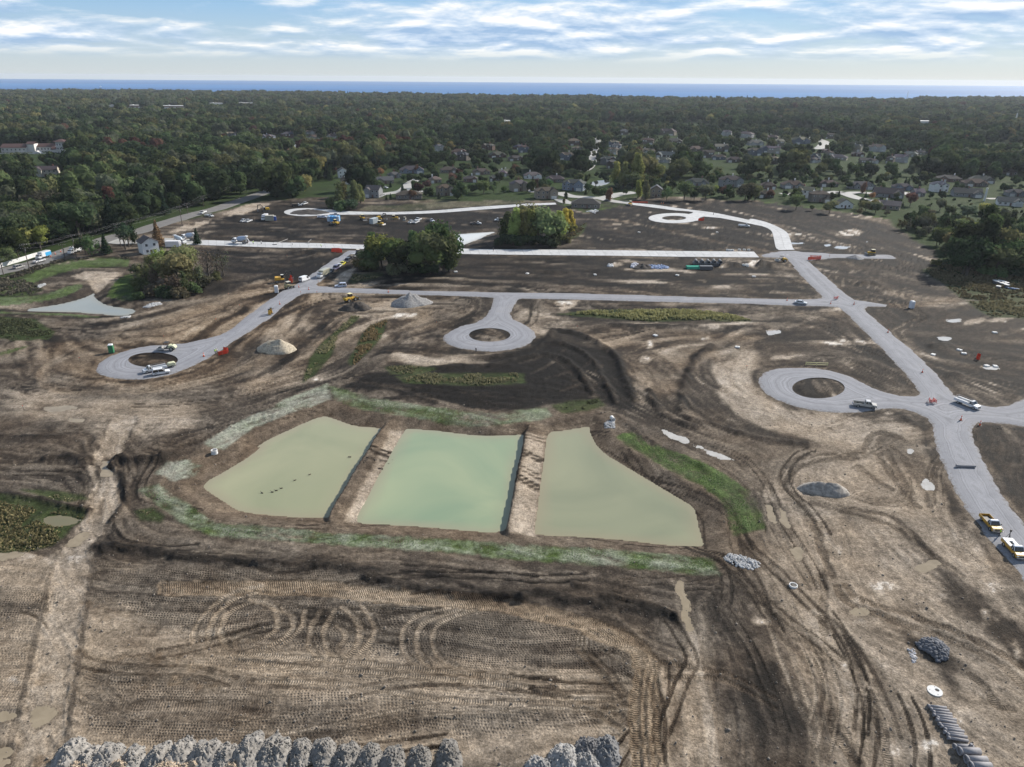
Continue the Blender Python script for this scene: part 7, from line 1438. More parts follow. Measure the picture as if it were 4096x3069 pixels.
def roller(label, col=CREAM, group=None):
    root = empty('road_roller', (0, 0, 0), 0, label, 'roller', group)
    part(MB().prism([(-2.9, .9), (-2.8, 1.5), (-2.2, 1.9), (-.7, 2.0), (-.4, 1.0)], -.85, .85), 'engine_hood', MPAINT, root, col, .08); part(MB().box(-.7, .6, -.8, .8, .75, 1.05).box(-.5, -.1, -.3, .3, 1.05, 1.7), 'operator_platform', BLACKP, root); part(MB().box(-.8, .7, -.85, .85, 2.75, 2.85), 'canopy', BLACKP, root); c = MB()
    for x in (-.7, .6):
        for s in (-1, 1): c.bar((x, s * .75, 1.0), (x, s * .75, 2.76), .05)
    part(c, 'canopy_post', BLACKP, root); part(MB().cyl((2.0, 0, .75), .75, 1.9, 'y', 22), 'drum', STEEL, root, None, 0, False); part(MB().box(.9, 3.0, -1.12, -.98, .6, 1.0).box(.9, 3.0, .98, 1.12, .6, 1.0).box(.7, 1.0, -1.12, 1.12, .6, 1.1).box(2.85, 3.05, -1.12, 1.12, .6, 1.0), 'drum_frame', MPAINT, root, (.42, .42, .40))
    for s in (-1, 1): wheel(root, -1.6, s * .85, .72, .5)
    part(MB().bar((-1.9, 0, 1.9), (-1.9, 0, 2.5), .06), 'exhaust', BLACKP, root); return root
def dozer(label, col=YEL, group=None):
    root = empty('bulldozer', (0, 0, 0), 0, label, 'bulldozer', group); tracks(root, 3.9, .95, .55, 1.1)
    part(MB().box(.2, 2.0, -.55, .55, .7, 1.85).box(-1.7, .2, -.75, .75, .8, 1.6), 'engine_hood', MPAINT, root, col, .05); part(MB().frustum((-1.4, .2, -.7, .7), (-1.3, .0, -.65, .65), 1.6, 2.8), 'cab', GLASS, root); part(MB().box(-1.5, .25, -.8, .8, 2.8, 2.95), 'cab_roof', MPAINT, root, (.6, .56, .42)); part(MB().prism([(2.5, .1), (2.75, .55), (2.5, 1.2), (2.62, 1.2), (2.9, .55), (2.65, .05)], -1.7, 1.7), 'blade', STEEL, root)
    for s in (-1, 1): part(MB().bar((-.2, s * 1.35, .5), (2.55, s * 1.35, .45), .1), 'push_arm', MPAINT, root, col)
    part(MB().bar((1.2, .2, 1.85), (1.2, .2, 2.5), .06), 'exhaust', BLACKP, root); return root
def skid(label, col=(.5, .5, .48), group=None):
    root = empty('skid_loader', (0, 0, 0), 0, label, 'loader', group); part(MB().prism([(-1.3, .5), (-1.3, 1.4), (-.6, 1.6), (.8, .9), (.9, .5)], -.6, .6), 'body', MPAINT, root, col, .05); part(MB().frustum((-.7, .7, -.55, .55), (-.7, .4, -.5, .5), 1.2, 2.1), 'cab', GLASS, root); part(MB().box(-.8, .5, -.58, .58, 2.1, 2.2), 'cab_roof', MPAINT, root, (.5, .48, .4))
    for x in (-.75, .55):
        for s in (-1, 1): wheel(root, x, s * .72, .42, .3)
    a = MB()
    for s in (-1, 1): a.bar((-1.1, s * .68, 1.6), (1.3, s * .68, .6), .08)
    part(a, 'lift_arm', MPAINT, root, col); part(MB().prism([(1.2, .1), (1.2, .8), (1.35, .8), (1.4, .4), (1.9, .15)], -.9, .9), 'bucket', STEEL, root); return root
def place(root, reg, x, y, nx, ny, z=None, scale=1.0):
    """stand a thing with its centre at one pixel, nose towards another"""
    gx, gy = G(reg, x, y); hx, hy = G(reg, nx, ny); root.location = (gx, gy, (road_z(gx, gy) if z is None else z)); root.rotation_euler = (0, 0, math.atan2(hy - gy, hx - gx)); root.scale = (scale,) * 3; return root
_RP = [np.array(ring_left), np.array(conc_main), np.array(cr_poly), np.array(cl_poly)]
def road_z(x, y):
    a, b = np.array([x]), np.array([y])
    if inside(a, b, _RP[0])[0] and not any(inside(a, b, i)[0] for i in ISLANDS): return ROADZ + .03
    if any(inside(a, b, p)[0] for p in _RP[1:]): return ROADZ + .01
    if seg_d(a, b, np.array(catmull(pub, 3)), False)[0] < 5.7: return .165
    return zat(x, y) - .02
YT = (.50, .285, .035)
SILV = (.42, .40, .36)
place(car('crew', (.55, .54, .52), 'pickup_truck', 'dusty silver crew cab pickup parked at the right turning circle', 'truck', None, SILV), 'S8', 922, 160, 985, 168)
u = place(car('utility', WHITE, 'utility_truck', 'white utility truck with tool boxes and pipe rack at the crossroads', 'truck'), 'S8', 1748, 150, 1830, 182)
place(car('pickup', (.60, .64, .70), 'pickup_truck', 'yellow pickup with white roof and open bed beside the worker', 'truck', None, YT), 'S8', 1935, 1122, 2000, 1195)
yp = place(car('pickup', (.60, .64, .70), 'pickup_truck', 'yellow pickup with white roof and white tool boxes in its bed', 'truck', None, YT), 'S8', 2122, 1330, 2190, 1405)
part(MB().box(-2.6, -1.6, -.95, .95, 1.0, 1.32).box(-1.5, .0, .3, .95, 1.0, 1.3).box(-1.5, .0, -.95, -.3, 1.0, 1.3), 'tool_boxes', PAINT, yp, WHITE, .03)
place(car('sedan', (.50, .52, .54), 'sedan', 'silver sedan on the gravel road by the crossing', 'car'), 'R8', 408, 640, 450, 645)
place(roller('cream road roller with black canopy on the left turning circle'), 'R5', 1350, 1012, 1290, 1012)
wt = place(car('utility', WHITE, 'utility_truck', 'white service truck towing the cream generator', 'truck'), 'R5', 1248, 1178, 1180, 1192)
place(car('suv', WHITE, 'suv', 'white suv beside the white service truck on the left turning circle', 'car'), 'R5', 1300, 1200, 1362, 1190)
tr = empty('generator_trailer', (0, 0, 0), 0, 'cream generator trailer hitched behind the white service truck', 'trailer'); part(MB().prism([(-1.2, .55), (-1.25, 1.2), (-.9, 1.55), (.7, 1.5), (1.1, 1.1), (1.1, .55)], -.7, .7), 'housing', MPAINT, tr, CREAM, .08); part(MB().bar((1.1, 0, .5), (2.4, 0, .5), .06).box(-1.3, 1.1, -.6, .6, .42, .55), 'drawbar', BLACKP, tr); [wheel(tr, -.2, s * .82, .34, .22) for s in (-1, 1)]
place(tr, 'R5', 1380, 1145, 1330, 1155)
place(car('van', WHITE, 'van', 'white delivery van parked beside the orange excavator', 'van'), 'R6', 440, 452, 478, 438)
place(excavator('yellow excavator with black boom beside the red netting', (.52, .30, .04)), 'R6', 248, 458, 320, 452)
place(skid('small skid loader with tan roof at the road bend', (.30, .26, .14)), 'R6', 315, 512, 345, 505, scale=1.35)
place(car('suv', (.42, .46, .56), 'suv', 'pale blue suv on the gravel road by the straw patch', 'car'), 'R6', 730, 498, 690, 500)
place(box_truck('muddy service truck heading the row of parked cars', (.30, .29, .22)), 'R6', 592, 418, 560, 432)
gp = 'cars parked along the gravel road'
for kd, x, y, c, lab in [('sedan', 656, 382, (.03, .03, .034), 'black sedan at the head of the parked row'), ('suv', 690, 358, (.10, .09, .16), 'dark violet suv in the parked row'), ('sedan', 716, 340, WHITE, 'white sedan in the parked row'), ('sedan', 744, 322, (.55, .50, .03), 'bright yellow sedan in the parked row'), ('suv', 784, 298, (.03, .03, .035), 'black suv in the shadow of the grove')]:
    place(car(kd, c, 'sedan' if kd == 'sedan' else 'suv', lab, 'car', gp), 'R6', x, y, x - 24, y + 16)
place(car('dump', WHITE, 'dump_truck', 'white cab dump truck parked in the shade of the grove', 'truck'), 'R6', 824, 270, 860, 246); place(skid('dark skid loader at the end of the parked row', (.06, .06, .06)), 'R6', 872, 242, 900, 225, scale=1.25)
place(loader('yellow wheel loader beside the dark soil heap'), 'R6', 812, 612, 845, 603)
mg = 'concrete mixers on the new road'
place(mixer('white concrete mixer with blue drum pouring on the new road', mg), 'R5', 1935, 150, 1875, 147); place(mixer('concrete mixer with pale drum half behind the olive thicket', mg, (.42, .48, .52)), 'R5', 1450, 148, 1510, 160); place(mixer('concrete mixer with blue drum behind the lone spruce', mg), 'R5', 1520, 122, 1480, 118)
place(box_truck('white lorry on the county road beside the cones'), 'R5', 605, 225, 560, 238); place(box_truck('white lorry with bright blue panel behind the white fence end', WHITE, (.05, .33, .62)), 'R5', 352, 270, 318, 280)
place(car('crew', (.55, .55, .56), 'pickup_truck', 'white pickup driving on the county road', 'truck'), 'R5', 318, 303, 352, 293); place(car('suv', (.35, .34, .32), 'suv', 'grey suv driving along the county road past the fence', 'car'), 'R5', 155, 350, 185, 342)
fgp = 'vehicles and machines in the far equipment yard'
for kd, reg, x, y, nx, ny, c, lab in [('dump', 'R2', 375, 1055, 410, 1053, WHITE, 'white dump truck above the far turning circle'), ('crew', 'R2', 440, 1042, 462, 1036, WHITE, 'white pickup beside the far dump truck'), ('crew', 'R2', 580, 1149, 615, 1149, (.5, .52, .6), 'pale blue pickup below the far turning circle'), ('crew', 'R2', 680, 1132, 712, 1130, (.5, .52, .58), 'pale pickup on the neck of the far turning circle'), ('crew', 'R2', 1302, 1192, 1286, 1197, WHITE, 'white pickup nosing down left of three'), ('crew', 'R2', 1337, 1192, 1322, 1198, WHITE, 'white pickup between two others in the yard'), ('crew', 'R2', 1354, 1172, 1338, 1178, WHITE, 'white pickup parked behind the other two'), ('flatbed', 'R2', 1448, 1180, 1478, 1186, (.45, .48, .55), 'blue grey flatbed truck in the yard'), ('flatbed', 'R2', 1815, 1200, 1850, 1200, WHITE, 'white flatbed with load on the dark field'), ('dump', 'R2', 2010, 1176, 1970, 1178, WHITE, 'white tipper truck near the yellow trees'), ('utility', 'R7', 1962, 18, 2005, 20, WHITE, 'white service truck on the dark right field'), ('crew', 'R1', 1965, 1182, 1945, 1188, WHITE, 'white pickup beside the site entrance heap'), ('crew', 'R1', 2000, 1183, 1985, 1188, WHITE, 'second white pickup beside the site entrance heap'), ('utility', 'R1', 1685, 1140, 1718, 1145, WHITE, 'white bucket truck at the site entrance'), ('utility', 'R1', 1635, 1118, 1620, 1124, WHITE, 'white truck with raised mast on the county road')]:
    nm = {'dump': 'dump_truck', 'crew': 'pickup_truck', 'flatbed': 'flatbed_truck', 'utility': 'utility_truck'}[kd]; place(car(kd, c, nm, lab, 'truck', fgp), reg, x, y, nx, ny)
for fn_, reg, x, y, nx, ny, lab in [(excavator, 'R2', 128, 1098, 100, 1100, 'yellow excavator left of the far turning circle'), (loader, 'R2', 685, 1206, 655, 1200, 'yellow loader below the blue wrapped pallets'), (loader, 'R2', 908, 1166, 930, 1175, 'yellow backhoe left of the grey container'), (excavator, 'R2', 1050, 1168, 1085, 1172, 'yellow excavator right of the grey container'), (dozer, 'R2', 1048, 1210, 1090, 1214, 'bulldozer in front of the grey container'), (dozer, 'R2', 1165, 1166, 1190, 1166, 'small bulldozer in the middle of the yard'), (skid, 'R2', 1245, 1172, 1235, 1180, 'skid loader left of the three white pickups'), (dozer, 'R8', 978, 246, 935, 246, 'yellow grader dozer on the gravel stub'), (roller, 'R8', 250, 298, 215, 298, 'yellow roller at the end of the straight concrete road'), (dozer, 'R3', 1045, 1048, 1015, 1058, 'bulldozer beside the brown ranch house lawn')]:
    r_ = place(fn_(lab, YEL, fgp) if fn_ is not skid else fn_(lab, (.4, .38, .3), fgp), reg, x, y, nx, ny)
tk = box_truck('white tanker lorry beside the tan container', (.6, .6, .62), None, fgp); place(tk, 'R2', 120, 1165, 98, 1178)
for reg, x, y, nx, ny, c, lab in [('R2', 1335, 838, 1345, 838, WHITE, 'white car on the village cul-de-sac'), ('R2', 1070, 972, 1055, 975, WHITE, 'white car on the drive of the grey annex house'), ('R2', 1095, 912, 1105, 914, WHITE, 'white car by the tan house garage'), ('R3', 710, 660, 715, 645, WHITE, 'white car parked on the far straight street'), ('R4', 650, 985, 670, 988, WHITE, 'white car behind the olive grey house'), ('R3', 860, 1018, 880, 1018, (.05, .05, .06), 'black car by the red street tree')]:
    place(car('sedan', c, 'sedan', lab, 'car', 'cars in the village'), reg, x, y, nx, ny)
print('vehicles', time.time() - T0)
# ================================================================== SITE THINGS
PLAST = ocol_material('moulded_plastic', .5, .4, 0, .06, 2); PRECAST = mat('precast_concrete', (.215, .21, .22), .85, var=.15, nscale=2.5, bump=.15); PALEC = mat('pale_precast', (.55, .55, .54), .85, var=.12, nscale=2.5); NET = mat('safety_net_orange', (.62, .07, .03), .7, var=.2, nscale=5); WOOD = mat('weathered_wood', (.22, .17, .12), .9, var=.25, nscale=4); POLEW = mat('utility_pole_wood', (.085, .068, .055), .9, var=.25, nscale=3)
def loc(reg, x, y, dz=0.0): gx, gy = G(reg, x, y); return (gx, gy, road_z(gx, gy) + dz)
def toilet(reg, x, y, col, label, scale=1.0):
    root = empty('portable_toilet', loc(reg, x, y), .3, label, 'toilet', None, scale); part(MB().box(-.58, .58, -.58, .58, .1, 2.15), 'cabin', PLAST, root, col, .06); part(MB().frustum((-.62, .62, -.62, .62), (-.4, .4, -.4, .4), 2.14, 2.38), 'roof', PLAST, root, (.62, .63, .63), .04); part(MB().box(-.42, .42, -.615, -.57, .15, 1.95).box(.28, .36, -.64, -.6, 1.0, 1.15), 'door', PLAST, root, tuple(c * .85 for c in col)); part(MB().box(-.62, .62, -.62, .62, 0, .12), 'skid_base', BLACKP, root); part(MB().bar((.4, .4, 2.2), (.4, .4, 2.7), .05), 'vent_pipe', BLACKP, root)
toilet('R5', 900, 1028, (.03, .17, .075), 'green portable toilet beside the left turning circle', 1.25); toilet('R6', 215, 545, (.58, .58, .60), 'white portable toilet at the bend of the gravel road', 1.3); toilet('R8', 1302, 670, (.58, .60, .64), 'white portable toilet beside the right crossing', 1.3); toilet('R2', 203, 1172, (.03, .10, .42), 'blue portable toilet beside the tan container', 1.2)
def container(reg, x, y, L, col, label, rz=0.0, w=2.4, h=2.6):
    root = empty('storage_container', loc(reg, x, y), rz, label, 'container', 'storage containers'); b = MB().box(-L / 2, L / 2, -w / 2, w / 2, .1, h); part(b, 'box', PLAST, root, col, .03); c = MB()
    for k in range(int(L / .5)): c.box(-L / 2 + .2 + k * .5, -L / 2 + .42 + k * .5, -w / 2 - .05, -w / 2 + .02, .25, h - .15)
    part(c, 'ribs', PLAST, root, tuple(q * .92 for q in col)); part(MB().box(L / 2 - .02, L / 2 + .06, -w / 2 + .1, -.05, .2, h - .1).box(L / 2 - .02, L / 2 + .06, .05, w / 2 - .1, .2, h - .1), 'door', PLAST, root, tuple(q * 1.1 for q in col)); part(MB().box(-L / 2, L / 2, -w / 2, -w / 2 + .3, 0, .12).box(-L / 2, L / 2, w / 2 - .3, w / 2, 0, .12), 'skid', BLACKP, root)
container('R2', 997, 1192, 6.1, (.34, .38, .40), 'grey storage container in the far equipment yard', 1.2, 2.6, 3.2); container('R2', 160, 1172, 5, (.36, .34, .28), 'tan storage container beside the blue toilet', .2, 3, 3.2); container('R5', 1395, 172, 7, (.58, .58, .60), 'white container trailer beside the concrete mixers', .1, 3, 3); container('R7', 1655, 358, 6, (.10, .10, .105), 'black open container below the pipe stacks', 0, 2.4, 1.8)
# blue wrapped pallets
px0, py0 = G('R2', 672, 1178)
for i in range(4):
    for k in range(2):
        root = empty('wrapped_pallet', (px0 + (i - 1.5) * 1.9, py0 + k * 1.9, zat(px0, py0)), 0, 'tall pallet wrapped in blue foil behind the yellow loader', 'pallet', 'blue wrapped pallets'); part(MB().box(-.8, .8, -.8, .8, .15, 3.3), 'wrapped_load', PLAST, root, (.10, .33, .62) if (i + k) % 3 else (.40, .50, .62), .1); part(MB().box(-.85, .85, -.85, .85, 0, .15), 'pallet_base', WOOD, root)
# ---- precast pipes at the bottom right: bell at the left end, in a stepped row
def pipe(x, y, L, r, rz, label, group, tee=False, material=PRECAST, z=None, t=.16):
    root = empty('concrete_pipe', (x, y, (zat(x, y) if z is None else z)), rz, label, 'pipe', group)
    def tube(prof):
        m_ = MB(); n = 20
        for (px_, rr) in prof:
            for i in range(n): a = 2 * math.pi * i / n; m_.v.append((px_, rr * math.cos(a), r + rr * math.sin(a)))
        k = len(prof)
        for j in range(k):
            for i in range(n): j2 = (j + 1) % k; m_.f.append((j * n + i, j * n + (i + 1) % n, j2 * n + (i + 1) % n, j2 * n + i))
        return m_
    ri = r * (1 - t * 1.5)
    part(tube([(-L / 2 + .25, r * .92), (L / 2, r * .92), (L / 2, ri), (-L / 2 + .25, ri)]), 'barrel', material, root, None, 0, True); part(tube([(-L / 2, r * 1.1), (-L / 2 + .22, r * 1.1), (-L / 2 + .34, r * .925), (-L / 2 + .34, ri * 1.02), (-L / 2, ri * 1.1)]), 'bell', material, root, None, 0, True)
    if tee: part(MB().cyl((L * .36, 0, r * 2.1), r * .62, r * 1.0, 'z', 16, cap=False).cyl((L * .36, 0, r * 2.1), r * .5, r * .98, 'z', 16, cap=True), 'tee_branch', material, root)
    return root
pg = 'small concrete pipes laid side by side'
def b4(x, y): return px('B4', x, y)
Z6 = lambda x, y: (3700 + x / 5.0367, 2740 + y / 5.0367)
sm = [(230,440,.0),(280,500,.0),(335,565,.0),(340,630,.0),(415,690,.0),(412,735,.04),(455,810,0),(500,865,.03),(570,920,0),(565,975,0),(630,1030,.02),(650,1100,.04)]
for i, (x, y, q) in enumerate(sm):
    gx, gy = unproj(*Z6(x, y + 30)); pipe(gx, gy, 2.55, .235, -.14 + q * -1.5, 'first second third fourth fifth sixth seventh eighth ninth tenth eleventh twelfth'.split()[i] + ' thin concrete pipe from the manhole slab in the pipe row', pg)
for i, (x, y, L, r, lab, tee) in enumerate([(760,1225,2.6,.36,'middle sized concrete pipe with a branch collar beside the thick pipes',True),(870,1335,2.75,.52,'thick concrete pipe next to the branched pipe',False),(1010,1500,2.75,.52,'thick concrete pipe between two other thick pipes',False),(1095,1625,2.75,.52,'thick concrete pipe at the open end of the row',False)]):
    gx, gy = unproj(*Z6(x, y + 60)); pipe(gx, gy, L, r, -.03, lab, None, tee)
# manhole slab, rings
gx, gy = unproj(3738, 2768); root = empty('manhole_slab', (gx, gy, zat(gx, gy) - .02), .3, 'round pale concrete manhole slab with an offset hole above the pipes', 'slab')
def slab_with_hole(r, h, hx, hr, n=40):
    m_ = MB(); out = [(r * math.cos(2 * math.pi * i / n), r * math.sin(2 * math.pi * i / n)) for i in range(n)]; inn = [(hx + hr * math.cos(2 * math.pi * i / n), hr * math.sin(2 * math.pi * i / n)) for i in range(n)]
    m_.v = [(x, y, h) for x, y in out] + [(x, y, h) for x, y in inn] + [(x, y, 0) for x, y in out] + [(x, y, 0) for x, y in inn]
    for i in range(n): j = (i + 1) % n; m_.f += [(i, j, n + j, n + i), (i, 2 * n + i, 2 * n + j, j), (n + i, n + j, 3 * n + j, 3 * n + i), (2 * n + i, 3 * n + i, 3 * n + j, 2 * n + j)]
    return m_
part(slab_with_hole(1.02, .22, .42, .30), 'disc', PALEC, root)
for a in (.9, 2.6, 4.4): o = part(MB().bar((0, 0, .2), (.12, 0, .27), .03), 'lifting_loop', STEEL, root); o.location = (.75 * math.cos(a), .75 * math.sin(a), 0)
def ring_pipe(gx, gy, r, h, label, sink=0.0, lid=False):
    root = empty('manhole_ring', (gx, gy, zat(gx, gy) - sink), 0, label, 'manhole'); part(slab_with_hole(r, h, 0, r * .78), 'ring', PALEC, root); part(slab_with_hole(r * 1.04, .14, 0, r * .80), 'base_flange', PALEC, root)
    if lid: o = part(MB().cyl((0, 0, 0), r * .75, .1, 'z', 20), 'lid', mat('iron_lid', (.04, .035, .03), .6), root); o.location = (r * .3, 0, h - .12)
ring_pipe(*unproj(859, 1815), .72, 1.0, 'white concrete manhole ring standing on the pond bank'); ring_pipe(*unproj(3173, 2345), .72, .35, 'sunken pale manhole ring in the tracked earth', .1, True)
# ---- gravel heaps
def heap(name, reg, x, y, w, d, h, seed, label, col, ridge=0.0, cat='gravel pile', rough=.18, rocks=0, rockcol=None, zo=0.0):
    gx, gy = G(reg, x, y); r = np.random.default_rng(seed); nr_, na = (26, 72) if rocks else (14, 40); V_ = [(0, 0, 0)]; root = empty(name, (gx, gy, zat(gx, gy) - .1 + zo), r.uniform(-.2, .2), label, cat)
    ph = r.uniform(0, 6.28, 4); VV = []
    for i in range(nr_ + 1):
        t = i / nr_
        for j in range(na):
            a = 2 * math.pi * j / na; k = 1 + .10 * math.sin(2 * a + ph[0]) + .07 * math.sin(3 * a + ph[1]) + .04 * math.sin(7 * a + ph[2]); xx = t * k * w / 2 * math.cos(a); yy = t * k * d / 2 * math.sin(a)
            q = math.hypot(max(abs(xx) - ridge * w / 2, 0) / (w / 2 * (1 - ridge * .9)), yy / (d / 2)); zz = h * max(0, 1 - q / k) ** .92; VV.append((xx, yy, zz))
    VV = np.array(VV); nzz = fbm(VV[:, 0] / (.12 * w) + seed, VV[:, 1] / (.12 * w), 5, seed, .68); VV[:, 2] = np.maximum(VV[:, 2] * (1 + rough * nzz) + rough * .22 * h * nzz * (VV[:, 2] > .04), -.05); VV[:, 2][-na:] = -.25
    Fc = [(i * na + j, i * na + (j + 1) % na, (i + 1) * na + (j + 1) % na, (i + 1) * na + j) for i in range(nr_) for j in range(na)]
    part_me = pydata('heap', VV.tolist(), Fc, mat('heap_%d' % seed, col, .95, var=.38, nscale=1.7, bump=.9), True)
    bm = bmesh.new(); bm.from_mesh(part_me); bmesh.ops.recalc_face_normals(bm, faces=bm.faces)
    if sum(f.normal.z for f in bm.faces) < 0: bmesh.ops.reverse_faces(bm, faces=bm.faces)
    bm.to_mesh(part_me); bm.free(); mesh_obj('heap', part_me, None, root)
    if rocks:
        RV = []; RF = []; o = 0
        for k in range(rocks):
            t = math.sqrt(r.random()) * 1.02; a = r.uniform(0, 6.28); i = min(int(t * nr_), nr_); b = VV[i * na + int(a / 6.283 * na) % na]; s = abs(r.normal(.0, .07)) + .045
            q = ICV * (1 + .5 * (r.random((len(ICV), 1)) - .5)) * s * r.uniform(.6, 1.25, 3); RV.append(q + b + np.array([0, 0, s * .25])); RF.append(ICF + o); o += len(ICV)
        ro = mesh_obj('clods', np_mesh('clods', np.concatenate(RV), np.concatenate(RF), mat('clods_%d' % seed, rockcol or col, .95, var=.3, nscale=2.0)), None, root); ro['kind'] = 'stuff'
    return root
heap('gravel_heap', 'R6', 1290, 632, 17, 12, 4.6, 1, 'conical grey gravel heap below the gravel road', (.20, .195, .19)); heap('gravel_heap', 'R6', 215, 1000, 12.5, 9.5, 3.6, 2, 'pale tan gravel heap on the tracked slope', (.33, .285, .215), .25); heap('gravel_heap', 'S8', 600, 835, 10.5, 5.5, 2.3, 3, 'long grey gravel heap with a dark shaded face', (.235, .215, .19), .45); heap('gravel_heap', 'R8', 845, 266, 9, 8, 1.6, 4, 'low grey gravel heap on the gravel stub', (.17, .172, .178))
heap('soil_heap', 'R6', 850, 672, 14, 8, 3.0, 5, 'dark soil heap in front of the yellow wheel loader', (.045, .037, .03), .2, 'soil pile', .4); heap('soil_heap', 'R2', 475, 1108, 26, 22, 2.2, 6, 'dark mound inside the far left turning circle', (.035, .03, .027), 0, 'soil pile', .5); heap('soil_heap', 'R6', 1470, 300, .1, .1, .02, 7, 'x', (.05, .04, .03)) if False else None
heap('soil_heap', 'R7', 1150, 345, 11, 7, 2.0, 8, 'black soil heap between the rubbish bags', (.04, .034, .03), 0, 'soil pile', .4)
# ---- row of end-dumped clay piles at the bottom of the picture
ORD = 'first second third fourth fifth sixth seventh eighth ninth tenth eleventh twelfth thirteenth fourteenth fifteenth sixteenth seventeenth eighteenth'.split()
piles = [(560,1480,1.0),(690,1490,.95),(850,1490,.95),(1060,1490,1.0),(1270,1490,.85),(1430,1470,.95),(1640,1460,1.0),(1810,1470,.95),(1990,1440,1.0),(2170,1440,1.0)]
for i, (x, y, s) in enumerate(piles):
    s *= (1.1, .9, 1.0, .85, 1.12, .95, 1.05, .88, 1.1, .92)[i]; y += (0, 20, -10, 15, 5, -15, 10, 0, 18, -8)[i]
    heap('clay_pile', 'B1', x, y, 4.1 * s, 6.6 * s, 1.45 * s, 20 + i, ORD[i] + ' lumpy clay pile from the pale haul road in the dumped row', tuple(q * (.23 - .005 * i) for q in (1, .94, .86)), .1, 'clay pile', .5, 130)['group'] = 'dumped clay piles in a row'
for i, (x, y, s) in enumerate([(230,1450,.95),(410,1450,.9),(590,1440,.95),(770,1480,.95),(960,1470,.85),(1150,1510,.95),(1360,1490,.85),(1600,1490,1.05)]):
    heap('clay_pile', 'B2', x, y, 3.8 * s, 6.0 * s, 1.4 * s, 40 + i, ORD[i + 10] + ' lumpy clay pile from the pale haul road in the dumped row', tuple(q * (.185 - .006 * i) for q in (1, .94, .86)), .1, 'clay pile', .55, 170)['group'] = 'dumped clay piles in a row'
for i, (x, y, s, c) in enumerate([(700,1390,.8,(.13,.128,.13)),(860,1420,1.05,(.14,.14,.142)),(520,1510,1.2,(.25,.243,.235)),(700,1520,1.0,(.25,.243,.235)),(330,1570,1.0,(.24,.233,.225))]):
    heap('clay_pile', 'B3', x, y, 4.0 * s, 5.0 * s, 1.5 * s, 60 + i, ORD[i] + ' clay pile of the cluster beside the curving haul track', c, .1, 'clay pile', .55, 170)['group'] = 'clay piles beside the haul track'
# brown crumbly spill in front of the row
for i, (x, y) in enumerate([(620,1560),(980,1560),(1320,1565),(1560,1560),(1880,1570)]):
    heap('clay_pile', 'B1', x, y, 4.2, 3.6, 1.1, 80 + i, ORD[i] + ' buff crumbly spill before the dumped row from the haul road', (.34, .27, .20), .1, 'clay pile', .6, 150)['group'] = 'buff spills before the dumped row'
# ---- rubble and rip-rap: broken stone nobody could count
def riprap(P, n, smin, smax, col, label, hgt=.25, seed=1, name='riprap', z=None):
    r = np.random.default_rng(seed); P = np.array(P); lo = P.min(0); hi = P.max(0); RV = []; RF = []; o = 0; cnt = 0; c = P.mean(0); rad = np.abs(P - c).max(0)
    while cnt < n:
        x, y = r.uniform(lo, hi)
        if not inside(np.array([x]), np.array([y]), P)[0]: continue
        s = r.uniform(smin, smax); q = ICV * (1 + .45 * (r.random((len(ICV), 1)) - .5)) * s * r.uniform(.6, 1.3, 3); e = max(0, 1 - (((x - c[0]) / rad[0]) ** 2 + ((y - c[1]) / rad[1]) ** 2))
        RV.append(q + np.array([x, y, (zat(x, y) if z is None else z) + hgt * e * r.uniform(.4, 1)])); RF.append(ICF + o); o += len(ICV); cnt += 1
    tag(mesh_obj(name, np_mesh(name, np.concatenate(RV), np.concatenate(RF), mat('stone_' + label[:16].replace(' ', '_'), col, .9, var=.3, nscale=1.2))), label, 'stones', kind='stuff')
riprap(poly('S7', [(1790,1370),(1850,1335),(1960,1360),(2090,1410),(2085,1450),(2000,1462),(1880,1430)]), 420, .12, .26, (.37, .37, .37), 'white rip-rap stones at the pond outlet', .2, 1); riprap(poly('S7', [(842,280),(920,265),(925,330),(845,320)]), 170, .13, .26, (.38, .375, .39), 'white rip-rap stones below the culvert end', .2, 2)
riprap(poly('R5', [(1150,655),(1200,640),(1290,625),(1300,640),(1200,665)]), 220, .2, .4, (.50, .49, .48), 'white rip-rap stones beside the left pond', .2, 3); riprap(poly('R5', [(965,745),(1050,733),(1040,748),(980,752)]), 130, .2, .38, (.5, .5, .49), 'white rip-rap stones at the left pond tip', .2, 4); riprap(poly('R5', [(295,490),(360,465),(370,480),(310,505)]), 120, .2, .38, (.45, .44, .43), 'white rip-rap stones in the brush', .2, 5)
riprap(poly('B4', [(1340,560),(1420,520),(1500,530),(1570,560),(1600,620),(1590,680),(1520,700),(1430,640),(1370,600)]), 520, .14, .38, (.105, .11, .125), 'dark heap of broken blue grey rubble', 1.1, 6, 'rubble'); riprap(poly('B4', [(1270,600),(1330,600),(1350,700),(1310,710)]), 60, .08, .2, (.45, .44, .45), 'scatter of white stones beside the rubble heap', 0, 7, 'rubble')
riprap(poly('R7', [(1050,330),(1080,310),(1110,320),(1090,350),(1060,345)]), 60, .3, .8, (.48, .48, .52), 'white rubbish bags piled on the dark field', .6, 8, 'rubbish'); riprap(poly('R7', [(1200,330),(1270,325),(1350,335),(1360,352),(1280,358),(1210,350)]), 110, .25, .8, (.22, .28, .42), 'blue and white wrapped rubbish on the dark field', .4, 9, 'rubbish')
riprap(poly('R7', [(865,325),(900,318),(905,335),(870,338)]), 25, .4, .9, (.45, .45, .46), 'pale stone lumps on the grey patch', .2, 10, 'rubble'); riprap(poly('R3', [(690,1100),(760,1085),(800,1095),(770,1115)]), 60, .25, .6, (.55, .55, .56), 'white garden stones behind the brown ranch house', .2, 11, 'rubble')
